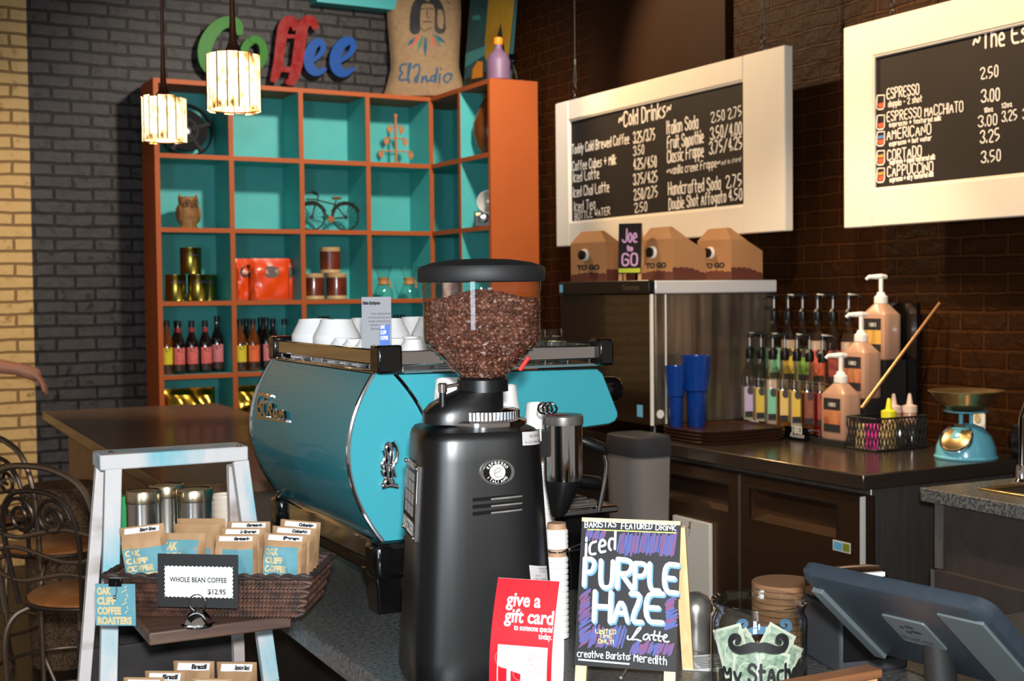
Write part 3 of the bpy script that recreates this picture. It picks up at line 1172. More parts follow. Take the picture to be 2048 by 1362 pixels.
b = MB()
for pts, ws in ((((856, -9), (843, -4), (833, 10), (830, 30), (830, 44), (830, 59)), (.036, .048, .058, .064, .066, .068)), (((854, -9), (867, -5), (877, 10), (880, 28), (880, 42), (880, 57)), (.036, .048, .056, .062, .068, .072))):
    kp, kw = chaikin(spx(*pts), 2), [w[0] for w in chaikin([(w, 0) for w in ws], 2)]
    b.ribbon(kp, kw, onsack, .0004)
for pts, w in ((((838, 8), (854, 2), (872, 8)), .016), (((842, 18), (850, 16)), .006), (((858, 16), (866, 18)), .006), (((855, 16), (853, 34), (858, 35)), .006), (((846, 44), (856, 43), (864, 45)), .007), (((840, 56), (850, 64), (862, 56)), .005), (((893, 0), (897, 4), (902, 2)), .006)):
    b.ribbon(chaikin(spx(*pts), 1), w, onsack)
b.build('printed_portrait', 'black_matte', sk, smooth=False)
for nm, m, sets in (('red_feather', 'print_red', (((838, 70), (822, 96)), ((864, 70), (872, 96)))), ('green_feather', 'print_green', (((845, 74), (836, 102)), ((866, 68), (882, 94)))), ('blue_feather', 'print_blue', (((851, 78), (850, 112)), ((830, 76), (815, 92)), ((872, 72), (890, 86))))):
    b = MB()
    for a, c in sets:
        mid = ((a[0] + c[0]) / 2, (a[1] + c[1]) / 2)
        b.ribbon(spx(a, mid, c), [.012, .024, .004], onsack)
    b.build(nm, m, sk, smooth=False)
b = MB()
for pts in (((812, 128), (800, 128), (796, 140), (804, 145), (796, 150), (796, 160), (812, 158)), ((814, 160), (818, 140), (822, 128), (818, 126), (814, 150), (818, 164)),
            ((826, 136), (834, 128), (842, 132), (838, 150), (834, 166), (828, 158), (838, 150)), ((846, 164), (848, 148), (846, 162), (856, 148), (856, 164), (862, 160)),
            ((876, 150), (866, 152), (866, 163), (876, 158), (882, 126), (876, 164)), ((886, 148), (884, 164)), ((888, 138), (889, 137)),
            ((904, 146), (894, 152), (896, 164), (908, 162), (912, 150), (904, 145), (914, 148))):
    b.ribbon(chaikin(spx(*[(852 + (x - 855) * .9, y) for x, y in pts]), 2), .013, onsack)
b.build('printed_name', 'print_blue', sk, smooth=False)

# ------------------------------------------------------------------ painted panel, bottle, clamp lamp on the short side
mat('paint_teal', (24, 82, 84), .55, var=(6, .6), col2=(20, 52, 62))
mat('paint_aqua', (54, 130, 132), .55)
mat('paint_yellow', (176, 136, 18), .5, var=(5, .6), col2=(150, 108, 12))
mat('paint_dark', (26, 26, 20), .6)
mat('paint_orange', (210, 128, 16), .5)
pa, pb = P(925, 182, x=BX[4] + .20), P(1016, 150, x=BX[4] + .20)
ph = .95
PP = Pl((BX[4] + .20, pa.y, ztop), (0, -1, 0), (.10, -.03, 1))
wdt = pa.y - pb.y
pt_ = thing('painted_panel', 'abstract teal and yellow painted panel leaning on top of the bookcase', 'painting', PP.o)
MB().lo((0, 0, -.02), (wdt, ph, 0), PP.M).build('board', 'paint_teal', pt_, world=True)
f_ = flat(PP)
px_ = lambda *q: [PP.px(*a) for a in q]
clampw = lambda pts: [(min(max(x, .001), wdt - .001), min(max(y, .001), ph - .002)) for x, y in pts]
b = MB().poly(clampw(px_((977, 0), (968, 108), (984, 150), (1016, 130), (1044, 0), (1050, -150), (978, -150))), f_, .001)
b.build('yellow_area', 'paint_yellow', pt_, world=True, smooth=False)
b = MB().poly(clampw(px_((928, 108), (972, 92), (970, 110), (928, 136))), f_, .0012)
b.poly(clampw(px_((944, 40), (962, 40), (960, 30), (946, 32))), f_, .0012)
b.build('aqua_stripe', 'paint_aqua', pt_, world=True, smooth=False)
b = MB().poly(clampw(px_((990, 90), (1002, 46), (1008, 90), (1012, 120), (1004, 128), (1000, 96))), f_, .0018)
b.poly(clampw(px_((930, 158), (980, 140), (982, 150), (932, 176))), f_, .0018)
b.build('dark_shape', 'paint_dark', pt_, world=True, smooth=False)
b = MB().poly(clampw(px_((944, 158), (946, 138), (956, 122), (966, 124), (966, 154))), f_, .0022)
b.build('orange_shape', 'paint_orange', pt_, world=True, smooth=False)

q = P(994, 155, x=BX[4] + .1)
t = thing('glass_bottle', 'squat lavender bottle with orange cap on top of the bookcase', 'bottle', (BX[4] + .10, q.y - .02, ztop))
mat('lavender', (118, 90, 118), .5)
mat('cap_orange', (232, 140, 24), .45)
MB().lathe([(.06, 0), (.068, .006), (.069, .105), (.058, .145), (.03, .17), (.021, .185), (.021, .21)], n=28).build('body', 'lavender', t)
MB().lathe([(.025, .205), (.027, .21), (.027, .242), (.022, .247)], n=20).build('cap', 'cap_orange', t)

q = P(1036, 158, x=BX[4] + .24)
t = thing('clamp_lamp', 'small chrome clamp lamp at the wall end of the bookcase top', 'lamp', (BX[4] + .24, BY[2] + .10, ztop), R(-30))
MB().tube([(0, 0, .004), (0, 0, .05), (-.012, 0, .085), (-.02, -.005, .11)], .006, 8).build('stem', 'chrome', t)
MB().lathe([(.012, 0), (.02, .012), (.032, .05), (.03, .05), (.018, .014)], n=20, M=Matrix.Translation((-.02, -.01, .115)) @ Matrix.Rotation(R(60), 4, 'X')).build('shade', 'black_gloss', t)
MB().box((0.01, 0, .012), (.07, .03, .02)).build('clamp', 'chrome', t, bevel=.004)

# ------------------------------------------------------------------ pendant lamps
def shade_mat():
    m = bpy.data.materials.new('shade_strips')
    m.use_nodes = True
    nt = m.node_tree
    L = nt.links.new
    N = nt.nodes.new
    bs = nt.nodes['Principled BSDF']
    bs.inputs['Roughness'].default_value = .6
    tc = N('ShaderNodeTexCoord')
    mp = N('ShaderNodeMapping')
    mp.inputs['Scale'].default_value = (1, 1, .45)
    L(tc.outputs['Object'], mp.inputs[0])
    n = N('ShaderNodeTexNoise')
    n.inputs['Scale'].default_value = 75
    n.inputs['Detail'].default_value = 4
    L(mp.outputs[0], n.inputs['Vector'])
    n3 = N('ShaderNodeTexNoise')
    n3.inputs['Scale'].default_value = 14
    L(tc.outputs['Object'], n3.inputs['Vector'])
    ad = N('ShaderNodeMath')
    ad.operation = 'ADD'
    L(n.outputs[0], ad.inputs[0])
    L(n3.outputs[0], ad.inputs[1])
    cr = N('ShaderNodeValToRGB')
    e = cr.color_ramp.elements
    e[0].position, e[0].color = .31, (.05, .02, .006, 1)
    e[1].position, e[1].color = .47, (1, .80, .48, 1)
    x = e.new(.385)
    x.color = (.75, .35, .09, 1)
    hv = N('ShaderNodeMath')
    hv.operation = 'MULTIPLY'
    hv.inputs[1].default_value = .5
    L(ad.outputs[0], hv.inputs[0])
    sz = N('ShaderNodeSeparateXYZ')
    L(tc.outputs['Generated'], sz.inputs[0])
    ez = N('ShaderNodeMath')
    ez.operation = 'SUBTRACT'
    ez.inputs[1].default_value = .5
    L(sz.outputs['Z'], ez.inputs[0])
    e2 = N('ShaderNodeMath')
    e2.operation = 'POWER'
    e2.inputs[1].default_value = 4
    L(ez.outputs[0], e2.inputs[0])
    e3 = N('ShaderNodeMath')
    e3.operation = 'MULTIPLY_ADD'
    e3.inputs[1].default_value = -1.5
    L(e2.outputs[0], e3.inputs[0])
    L(hv.outputs[0], e3.inputs[2])
    L(e3.outputs[0], cr.inputs[0])
    L(cr.outputs[0], bs.inputs['Base Color'])
    L(cr.outputs[0], bs.inputs['Emission Color'])
    bs.inputs['Emission Strength'].default_value = 1.7
    MATS['shade_strips'] = m


shade_mat()
mat('lamp_bulb', (255, 240, 210), .5, emit=((255, 226, 170), 9))
mat('lamp_bronze', (70, 42, 30), .4, .7)


def pendant(px, ytop, ybot, wpx, dia, lab):
    d = dia * F_PX / wpx
    c = P(px, (ytop + ybot) / 2, d=d)
    h = (ybot - ytop - .1 * wpx) * d / F_PX
    t = thing('pendant_lamp', lab, 'pendant lamp', (c.x, c.y, c.z - h / 2), 0, 'pendant lamps over the counter')
    r = dia / 2
    n = 15
    s_ = None
    b = MB()
    random.seed(int(px))
    for i in range(n):
        a0, a1 = 2 * PI * (i + .06) / n, 2 * PI * (i + .94) / n
        dz, rr_ = random.uniform(-.004, .004), r + random.uniform(-.0015, .0015)
        vs = []
        for z in (dz, h + dz):
            for a in (a0, (a0 + a1) / 2, a1):
                for q in (rr_, rr_ - .004):
                    vs.append((q * math.cos(a), q * math.sin(a), z))
        fs = [(0, 2, 8, 6), (2, 4, 10, 8), (1, 7, 9, 3), (3, 9, 11, 5), (0, 6, 7, 1), (4, 5, 11, 10), (0, 1, 3, 2), (2, 3, 5, 4), (6, 8, 9, 7), (8, 10, 11, 9)]
        b.add(vs, fs)
    b.build('lamp_shade', 'shade_strips', t, angle=50)
    b = MB()
    for i in range(n):
        a = 2 * PI * i / n
        b.tube([((r - .001) * math.cos(a), (r - .001) * math.sin(a), .001), ((r - .001) * math.cos(a), (r - .001) * math.sin(a), h - .001)], .0019, 6)
    b.build('shade_seams', 'lamp_bronze', t)
    b = MB().tube([((r - .005) * math.cos(a), (r - .005) * math.sin(a), .003) for a in [i * PI / 20 for i in range(40)]], .0022, 6, True)
    b.tube([((r - .005) * math.cos(a), (r - .005) * math.sin(a), h - .003) for a in [i * PI / 20 for i in range(40)]], .0022, 6, True)
    for i in range(3):
        a = 2 * PI * i / 3
        b.tube([(0, 0, h + .012), ((r - .005) * math.cos(a), (r - .005) * math.sin(a), h - .002)], .002, 6)
    b.build('shade_ring', 'lamp_bronze', t)
    MB().lathe([(.026, h - .012), (.03, h + .004), (.018, h + .018), (.010, h + .04), (.0075, h + .1), (.006, h + .16)], n=18).build('socket_cap', 'lamp_bronze', t)
    MB().tube([(0, 0, h + .15), (0, 0, ZC - t.location.z - .02)], .0055, 8).build('rod', 'lamp_bronze', t)
    MB().lathe([(.05, ZC - t.location.z - .001), (.05, ZC - t.location.z - .012), (.012, ZC - t.location.z - .03)], n=20).build('canopy', 'lamp_bronze', t)
    MB().ball((0, 0, h * .5), (.026, .026, .034)).tube([(0, 0, h * .6), (0, 0, h)], .012, 8).build('bulb', 'lamp_bulb', t)
    l = bpy.data.lights.new('pendant_glow', 'POINT')
    l.energy = 5
    l.color = (1, .78, .48)
    l.shadow_soft_size = .03
    o = bpy.data.objects.new('pendant_glow', l)
    COL.objects.link(o)
    o.location = (c.x, c.y, c.z - h * .1)


pendant(328, 192, 287, 87, .14, 'lit pendant lamp farther left, in front of the film reel')
pendant(467, 106, 226, 106, .14, 'lit pendant lamp nearer and higher, in front of the green letters')

# ------------------------------------------------------------------ hanging menu boards
mat('board_white', (238, 228, 212), .5, var=(3, .2), col2=(232, 220, 202), bump=(16, .2))
mat('ink_red', (206, 92, 60), .8)
mat('ink_blue', (90, 130, 196), .8)
mat('ink_gold', (208, 150, 70), .8)
XBD = 3.62


def menu_board(lab, corners, opening, hangs):
    y1, y0 = corners[2], corners[3]
    zt_, zb_ = corners[4], corners[5]
    yc, zc = (y0 + y1) / 2, (zt_ + zb_) / 2
    t = thing('menu_board', lab, 'menu board', (XBD, yc, zb_))
    th = .045
    oy1, oy0 = opening[2], opening[3]
    oz1, oz0 = opening[4], opening[5]
    b = MB()
    b.lo((XBD, oy1, zb_), (XBD + th, y1, zt_)).lo((XBD, y0, zb_), (XBD + th, oy0, zt_))
    b.lo((XBD, oy0, oz1), (XBD + th, oy1, zt_)).lo((XBD, oy0, zb_), (XBD + th, oy1, oz0))
    b.build('frame', 'board_white', t, world=True, bevel=.005)
    MB().lo((XBD + .016, oy0 - .001, oz0 - .001), (XBD + .03, oy1 + .001, oz1 + .001)).build('chalkboard', 'chalkboard', t, world=True)
    b = MB()
    for (ax, ay, bx, by_) in ((oy0, oz0, oy1, oz0), (oy0, oz1, oy1, oz1), (oy0, oz0, oy0, oz1), (oy1, oz0, oy1, oz1)):
        b.tube([(XBD + .011, ax, ay), (XBD + .011, bx, by_)], .008, 6)
    b.build('inner_moulding', 'board_white', t, world=True)
    for yy in hangs:
        b = MB()
        b.tube([(XBD + .022, yy + .011 * math.cos(a), zt_ + .012 + .018 * math.sin(a)) for a in [i * PI / 6 for i in range(12)]], .0028, 6, True)
        b.tube([(XBD + .022 + .009 * math.cos(a), yy, zt_ + .05 + .024 * math.sin(a)) for a in [i * PI / 6 for i in range(12)]], .003, 6, True)
        b.build('hook_ring', 'chrome', t, world=True)
        b = MB().tube([(XBD + .022, yy + s_ * w, zt_ + z) for s_, w, z in ((-1, .002, .07), (-1, .012, .10), (-1, .003, .19), (1, .003, .19), (1, .012, .10), (1, .002, .07))], .0022, 6)
        b.tube([(XBD + .022, yy, zt_ + .18), (XBD + .022, yy, ZC)], .0024, 6)
        b.lathe([(.006, 0), (.006, .03)], n=8, c=(XBD + .022, yy, zt_ + .185))
        b.build('cable', 'satin_steel', t, world=True)
    return t


ZBT, ZBB = P(1110, 208, x=XBD).z, P(1113, 494, x=XBD).z
y1a, y0a = P(1111, 300, x=XBD).y, P(1570, 300, x=XBD).y
o1 = (P(1137, 340, x=XBD).y, P(1486, 300, x=XBD).y, P(1300, 203, x=XBD).z, P(1140, 446, x=XBD).z)
mb1 = menu_board('hanging white framed chalkboard listing cold drinks, above the ice maker', ((1110, 208), (1570, 462), y1a, y0a, ZBT, ZBB), ((1138, 232), (1485, 410), o1[0], o1[1], o1[2], o1[3]), (P(1143, 150, x=XBD).y, P(1518, 60, x=XBD).y))
y1b = P(1687, 260, x=XBD).y
o2 = (P(1744, 250, x=XBD).y, y1b - (y1a - y0a) + (o1[1] - y0a), P(1745, 112, x=XBD).z, P(1745, 380, x=XBD).z)
zt2, zb2 = P(1687, 56, x=XBD).z, P(1689, 457, x=XBD).z
mb2 = menu_board('hanging white framed chalkboard listing espresso drinks, cut off at the right', ((1687, 56), (2048, 437), y1b, y1b - (y1a - y0a), zt2, zb2), ((1745, 112), (2048, 350), o2[0], o2[1], o2[2], o2[3]), (P(1777, 20, x=XBD).y, y1b - (y1a - y0a) + .2))
CB = Pl((XBD + .0155, o1[0], 2.0), (0, -1, 0), (0, 0, 1))
fc = flat(CB)


def chalk(mb, text, p0, p1, cap, w=None, **k):
    """chalk line from pixel p0 to pixel p1 (baseline), cap height in pixels at p0"""
    a, c = CB.px(*p0), CB.px(*p1)
    top = CB.px(p0[0], p0[1] - cap)
    ch = top[1] - a[1]
    hand(mb, text, a[0], a[1], ch, w or ch * .13, fc, .0004, width=c[0] - a[0], down=(c[1] - a[1]) / (c[0] - a[0]), jit=.03, **k)


b = MB()
for tx, p0, p1, cp in (
        ('~Cold Drinks~', (1238, 255), (1342, 231), 29),
        ('Toddy Cold Brewed Coffee', (1144, 308), (1258, 286), 18), ('3.25/3.75', (1267, 287), (1310, 279), 22),
        ('Coffee Cubes + Milk', (1145, 342), (1232, 328), 18), ('3.50', (1267, 311), (1288, 307), 18),
        ('Iced Latte', (1147, 364), (1198, 356), 19), ('4.25/4.50', (1267, 340), (1313, 333), 21),
        ('Iced Chai Latte', (1147, 394), (1218, 383), 19), ('3.75/4.25', (1267, 370), (1315, 363), 21),
        ('Iced Tea', (1149, 422), (1190, 416), 18), ('2.50/2.75', (1268, 400), (1315, 393), 21),
        ('BOTTLE WATER', (1150, 440), (1220, 428), 14), ('2.50', (1269, 425), (1294, 421), 18),
        ('Italian Soda', (1334, 268), (1396, 256), 25), ('2.50', (1422, 245), (1449, 240), 20), ('2.75', (1456, 238), (1483, 232), 20),
        ('Fruit Smoothie', (1335, 298), (1407, 285), 24), ('3.50/4.00', (1421, 280), (1483, 268), 24),
        ('Classic Frappe', (1335, 326), (1407, 312), 24), ('3.75/4.25', (1419, 309), (1484, 297), 24),
        ('~vanilla creme Frappe~', (1334, 350), (1440, 333), 16), ('not in store!', (1443, 330), (1482, 322), 9),
        ('Handcrafted Soda', (1337, 390), (1441, 378), 24), ('2.75', (1452, 376), (1483, 372), 24),
        ('Double Shot Affogato', (1338, 419), (1452, 404), 22), ('4.50', (1457, 402), (1484, 399), 22)):
    chalk(b, tx, p0, p1, cp)
b.build('chalk_lettering', 'white_chalk', mb1, world=True, smooth=False)
b = MB()
for tx, p0, p1, cp, w in (
        ('~The Espresso Bar~', (1947, 101), (2245, 44), 36, None), ('2.50', (1961, 159), (1996, 153), 22, None),
        ('ESPRESSO', (1774, 198), (1838, 188), 20, None), ('doppio - 2 shot', (1777, 214), (1844, 203), 12, .004), ('3.00', (1963, 205), (1999, 200), 24, None),
        ('ESPRESSO MACCHIATO', (1774, 243), (1926, 222), 19, None), ('espresso + textured milk', (1779, 254), (1882, 240), 9, .004),
        ('10oz', (1969, 225), (1986, 222), 9, .004), ('12oz', (2004, 216), (2024, 212), 9, .004), ('3.00', (1957, 254), (1994, 249), 21, None), ('3.25', (2004, 244), (2034, 239), 20, None), ('3.50', (2046, 238), (2076, 233), 20, None),
        ('AMERICANO', (1774, 280), (1862, 267), 20, None), ('espresso + hot water', (1779, 292), (1863, 280), 9, .004), ('3.25', (1961, 287), (1999, 281), 24, None),
        ('CORTADO', (1775, 321), (1843, 311), 20, None), ('espresso + equal textured milk', (1780, 329), (1870, 318), 9, .004), ('3.50', (1963, 326), (2001, 321), 22, None),
        ('CAPPUCCINO', (1775, 354), (1866, 343), 20, None), ('espresso + airy textured milk', (1780, 364), (1867, 352), 9, .004)):
    chalk(b, tx, p0, p1, cp, w)
for py in (205, 245, 278, 316, 351):
    for poly_, cl in ((((1755, -14), (1753, 10), (1757, 14), (1766, 13), (1769, 8), (1769, -15)), True), (((1754, -4), (1750, -2), (1751, 4), (1754, 5)), False)):
        b.ribbon([CB.px(x, py + y) for x, y in poly_], .005, fc, .0004, closed=cl)
b.build('chalk_lettering', 'white_chalk', mb2, world=True, smooth=False)
for py, m1, m2 in ((205, None, 'ink_red'), (245, None, 'ink_red'), (278, 'ink_blue', 'ink_red'), (316, 'ink_gold', 'ink_red'), (351, 'ink_gold', 'ink_red')):
    MB().poly([CB.px(x, py + y) for x, y in ((1756, 2), (1756, 9), (1759, 11), (1765, 10), (1767, 7), (1767, 0))], fc, .0003).build('coffee_mark', m2, mb2, world=True, smooth=False)
    if m1:
        MB().poly([CB.px(x, py + y) for x, y in ((1756, -6), (1756, 0), (1767, -2), (1767, -8))], fc, .0003).build('milk_mark', m1, mb2, world=True, smooth=False)

# ------------------------------------------------------------------ worktop fridge along the right wall
ZW = .90
FX, FY0, FY1 = 3.005, 3.105, 4.36
fr = thing('worktop_fridge', 'low stainless two-door worktop fridge along the right wall', 'fridge', (FX + .3, (FY0 + FY1) / 2, 0))
MB().lo((FX, FY0 - .012, ZW - .05), (XW - .012, FY1, ZW)).build('worktop', 'dark_steel', fr, world=True, bevel=.004)
MB().lo((FX + .075, FY0 + .03, .12), (XW - .03, FY1 - .01, ZW - .052)).build('body', 'satin_steel', fr, world=True, bevel=.003)
mat('fridge_door', (104, 78, 58), .32, .75, var=(40, .5), col2=(94, 70, 52), stretch=(1, .05, 1))
mat('gasket', (20, 19, 18), .6)


def fdoor(y0, y1, ha, hb):
    b = MB()
    x0, x1 = FX + .012, FX + .07
    z0, z1 = .15, ZW - .075
    A, B2 = P(*ha, x=x0), P(*hb, x=x0)
    hy1, hy0, hz1, hz0 = A.y, B2.y, A.z, B2.z
    b.lo((x0, y0, z0), (x1, y1, hz0)).lo((x0, y0, hz1), (x1, y1, z1)).lo((x0, y0, hz0), (x1, hy0, hz1)).lo((x0, hy1, hz0), (x1, y1, hz1))
    d = b.build('door', 'fridge_door', fr, world=True)
    h = MB()
    h.add([(x0 + .001, hy0, hz0), (x0 + .001, hy1, hz0), (x0 + .05, hy1, hz1 - .03), (x0 + .05, hy0, hz1 - .03)], [(0, 1, 2, 3)])
    h.add([(x0 + .05, hy0, hz1 - .03), (x0 + .05, hy1, hz1 - .03), (x0 + .012, hy1, hz1), (x0 + .012, hy0, hz1)], [(0, 1, 2, 3)])
    h.build('handle_recess', 'fridge_door', d, world=True, smooth=False)
    g = MB()
    w = .006
    g.lo((x0 - .002, hy0 - w, hz1), (x0 + .004, hy1 + w, hz1 + w)).lo((x0 - .002, hy0 - w, hz0), (x0 + .004, hy0, hz1)).lo((x0 - .002, hy1, hz0), (x0 + .004, hy1 + w, hz1))
    g.build('handle_trim', 'gasket', d, world=True)
    MB().lo((x1, y0 + .004, z0 + .004), (x1 + .012, y1 - .004, z1 - .004)).build('gasket', 'gasket', d, world=True)
    return d


ysm = P(1479, 1000, x=FX + .012).y
d1 = fdoor(FY0 + .015, ysm - .006, (1500, 975), (1673, 1076))
d2 = fdoor(ysm + .006, FY1 - .03, (1320, 943), (1457, 1024))
MB().lo((FX + .0105, FY0 + .0115, .15), (FX + .032, FY0 + .0145, ZW - .075)).build('edge_strip', 'white_plastic', d1, world=True)
MB().lo((FX + .010, ysm - .0055, .15), (FX + .03, ysm + .0055, ZW - .075)).build('seam_strip', 'satin_steel', d2, world=True)
for y in (FY0 + .06, FY1 - .06):
    for x in (FX + .12, XW - .1):
        MB().lathe([(.022, 0), (.022, .02), (.014, .03), (.014, .121)], n=12, c=(x, y, 0)).build('foot', 'black_plastic', fr, world=True)
# energy sticker on the door
A, B2 = P(1666, 1079, x=FX + .0112), P(1701, 1108, x=FX + .0112)
mat('sticker_blue', (110, 190, 232), .5)
mat('sticker_green', (140, 150, 40), .5)
ym = A.y + (B2.y - A.y) * .56
tg = MB().lo((FX + .0105, B2.y, B2.z), (FX + .0118, A.y, A.z)).build('sticker', 'white_paper', d1, world=True)
MB().lo((FX + .0098, ym + .002, B2.z + .004), (FX + .0108, A.y - .004, A.z - .004)).build('blue_half', 'sticker_blue', tg, world=True)
MB().lo((FX + .0098, B2.y + .004, B2.z + .004), (FX + .0108, ym - .001, A.z - .004)).build('green_half', 'sticker_green', tg, world=True)
# white panel hanging on the far door
A, B2 = P(1346, 1030, x=FX - .004), P(1420, 1202, x=FX - .004)
t = thing('cutting_board', 'white rectangular cutting board hung on the left fridge door', 'cutting board', (FX, (A.y + B2.y) / 2, B2.z))
MB().lo((FX - .006, B2.y, B2.z), (FX + .010, A.y, A.z)).build('board', 'white_plastic', t, world=True, bevel=.002)
q = P(1382, 1052, x=FX - .006)
MB().tube([q + Vector((.004, 0, .015)), q + Vector((-.006, 0, .015)), q + Vector((-.006, 0, -.01)), q + Vector((-.012, 0, -.004))], .0035, 6).build('hook', 'brass', t, world=True)

# grey bin between the espresso machine and the fridge
mat('bin_grey', (132, 128, 128), .45)
mat('bin_dark', (52, 54, 60), .4)
q = P(1272, 900, x=FX - .06)
t = thing('waste_bin', 'tall grey plastic bin with a dark rim at the left end of the fridge', 'bin', (2.895, 4.21, 0))
b = MB()
rings = []
for z, w, d in ((0, .066, .10), (.05, .07, .105), (.86, .088, .125)):
    rings.append([(w * c_ * (1 / max(abs(c_), abs(s_))) ** .8, d * s_ * (1 / max(abs(c_), abs(s_))) ** .8, z) for c_, s_ in [(math.cos(2 * PI * i / 28), math.sin(2 * PI * i / 28)) for i in range(28)]])
b.loft(rings)
b.build('tub', 'bin_grey', t)
b = MB()
rings = []
for z, k in ((.86, 1.03), (.91, 1.05), (.935, 1.0), (.94, .9)):
    rings.append([(.088 * k * c_ * (1 / max(abs(c_), abs(s_))) ** .8, .125 * k * s_ * (1 / max(abs(c_), abs(s_))) ** .8, z) for c_, s_ in [(math.cos(2 * PI * i / 28), math.sin(2 * PI * i / 28)) for i in range(28)]])
b.loft(rings)
b.build('lid', 'bin_dark', t)

# dark service counter under the ice machine
t = thing('service_counter', 'dark counter continuing past the fridge under the ice machine', 'counter', (3.45, 4.9, 0))
mat('dark_laminate', (34, 28, 26), .4)
MB().lo((3.02, 4.38, 0), (XW - .012, 5.6, ZW - .04)).build('cabinet', 'dark_laminate', t, world=True)
MB().lo((3.0, 4.365, ZW - .04), (XW - .012, 5.62, ZW)).build('top', 'black_gloss', t, world=True, bevel=.003)

# ------------------------------------------------------------------ ice machine
IX0, IX1, IY0, IY1, IZ0, IZ1 = 3.07, 3.715, 4.37, 5.08, .948, 1.545
im = thing('ice_machine', 'countertop ice machine with black front and brushed steel side', 'ice machine', ((IX0 + IX1) / 2, (IY0 + IY1) / 2, ZW))
mat('ice_side', (156, 146, 132), .26, .75, var=(9, .7), col2=(96, 88, 78), stretch=(3, 1, .16))  # broad light streaks paint reflections into the colour of the brushed steel
mat('ice_front', (34, 24, 16), .16, coat=.5)
MB().lo((IX0 + .02, IY0 + .006, IZ0), (IX1, IY1, IZ1 - .002)).build('cabinet', 'dark_steel', im, world=True)
MB().lo((IX0 + .03, IY0, IZ0 + .003), (IX1, IY0 + .006, IZ1 - .058)).build('side_panel', 'ice_side', im, world=True)
mat('cap_silver', (222, 224, 228), .3, .25)
MB().lo((IX0 + .02, IY0 - .008, IZ1 - .055), (IX1 + .02, IY1, IZ1)).build('top_cap', 'cap_silver', im, world=True, bevel=.006)
MB().lo((IX0, IY0 + .005, IZ0), (IX0 + .02, IY1, IZ1 - .055)).build('front_door', 'ice_front', im, world=True, bevel=.003)
fp = MB().lo((IX0 - .012, IY0 - .006, IZ1 - .055), (IX0 + .02, IY1, IZ1 + .002)).build('front_fascia', 'black_plastic', im, world=True, bevel=.004)
fl = flat(Pl((IX0 - .0125, IY1, IZ1 - .055), (0, -1, 0), (0, 0, 1)))
b = MB()
printed(b, 'Scotsman', .53, .018, .032, fl, .0004, width=.12)
b.build('lettering', 'satin_steel', fp, world=True, smooth=False)
MB().lo((IX0 - .014, IY1 - .04, IZ1 - .045), (IX0 - .0122, IY1 - .015, IZ1 - .01)).build('power_badge', 'sticker_blue', fp, world=True)
MB().lo((IX0 + .0, IY0 - .004, IZ0), (IX0 + .012, IY0 + .005, IZ1 - .056)).build('corner_trim', 'white_plastic', im, world=True)
MB().lo((IX0 + .073, IY0 - .002, IZ0 + .003), (IX0 + .079, IY0 + .003, IZ1 - .058)).build('panel_seam', 'white_plastic', im, world=True)
MB().lathe([(.018, 0), (.018, .0015)], n=20, M=Matrix.Translation((IX0 + .046, IY0 - .0002, IZ0 + .045)) @ Matrix.Rotation(R(90), 4, 'X')).build('round_seal', 'white_paper', im, world=True)
MB().lo((IX0 - .001, IY0 + .06, IZ0 + .03), (IX0 + .001, IY0 + .10, IZ0 + .08)).build('energy_label', 'sticker_blue', im, world=True)
for x in (IX0 + .06, IX1 - .06):
    for y in (IY0 + .06, IY1 - .06):
        MB().lathe([(.022, ZW), (.018, ZW + .02), (.018, IZ0)], n=12, c=(x, y, 0)).build('foot', 'black_plastic', im, world=True)

# take-away coffee boxes on top of it
mat('box_brown', (92, 44, 30), .75)
wav = [0, .006, .004, .012, .01, .016, .012, .018, .01, .014, .006, .01, .004]


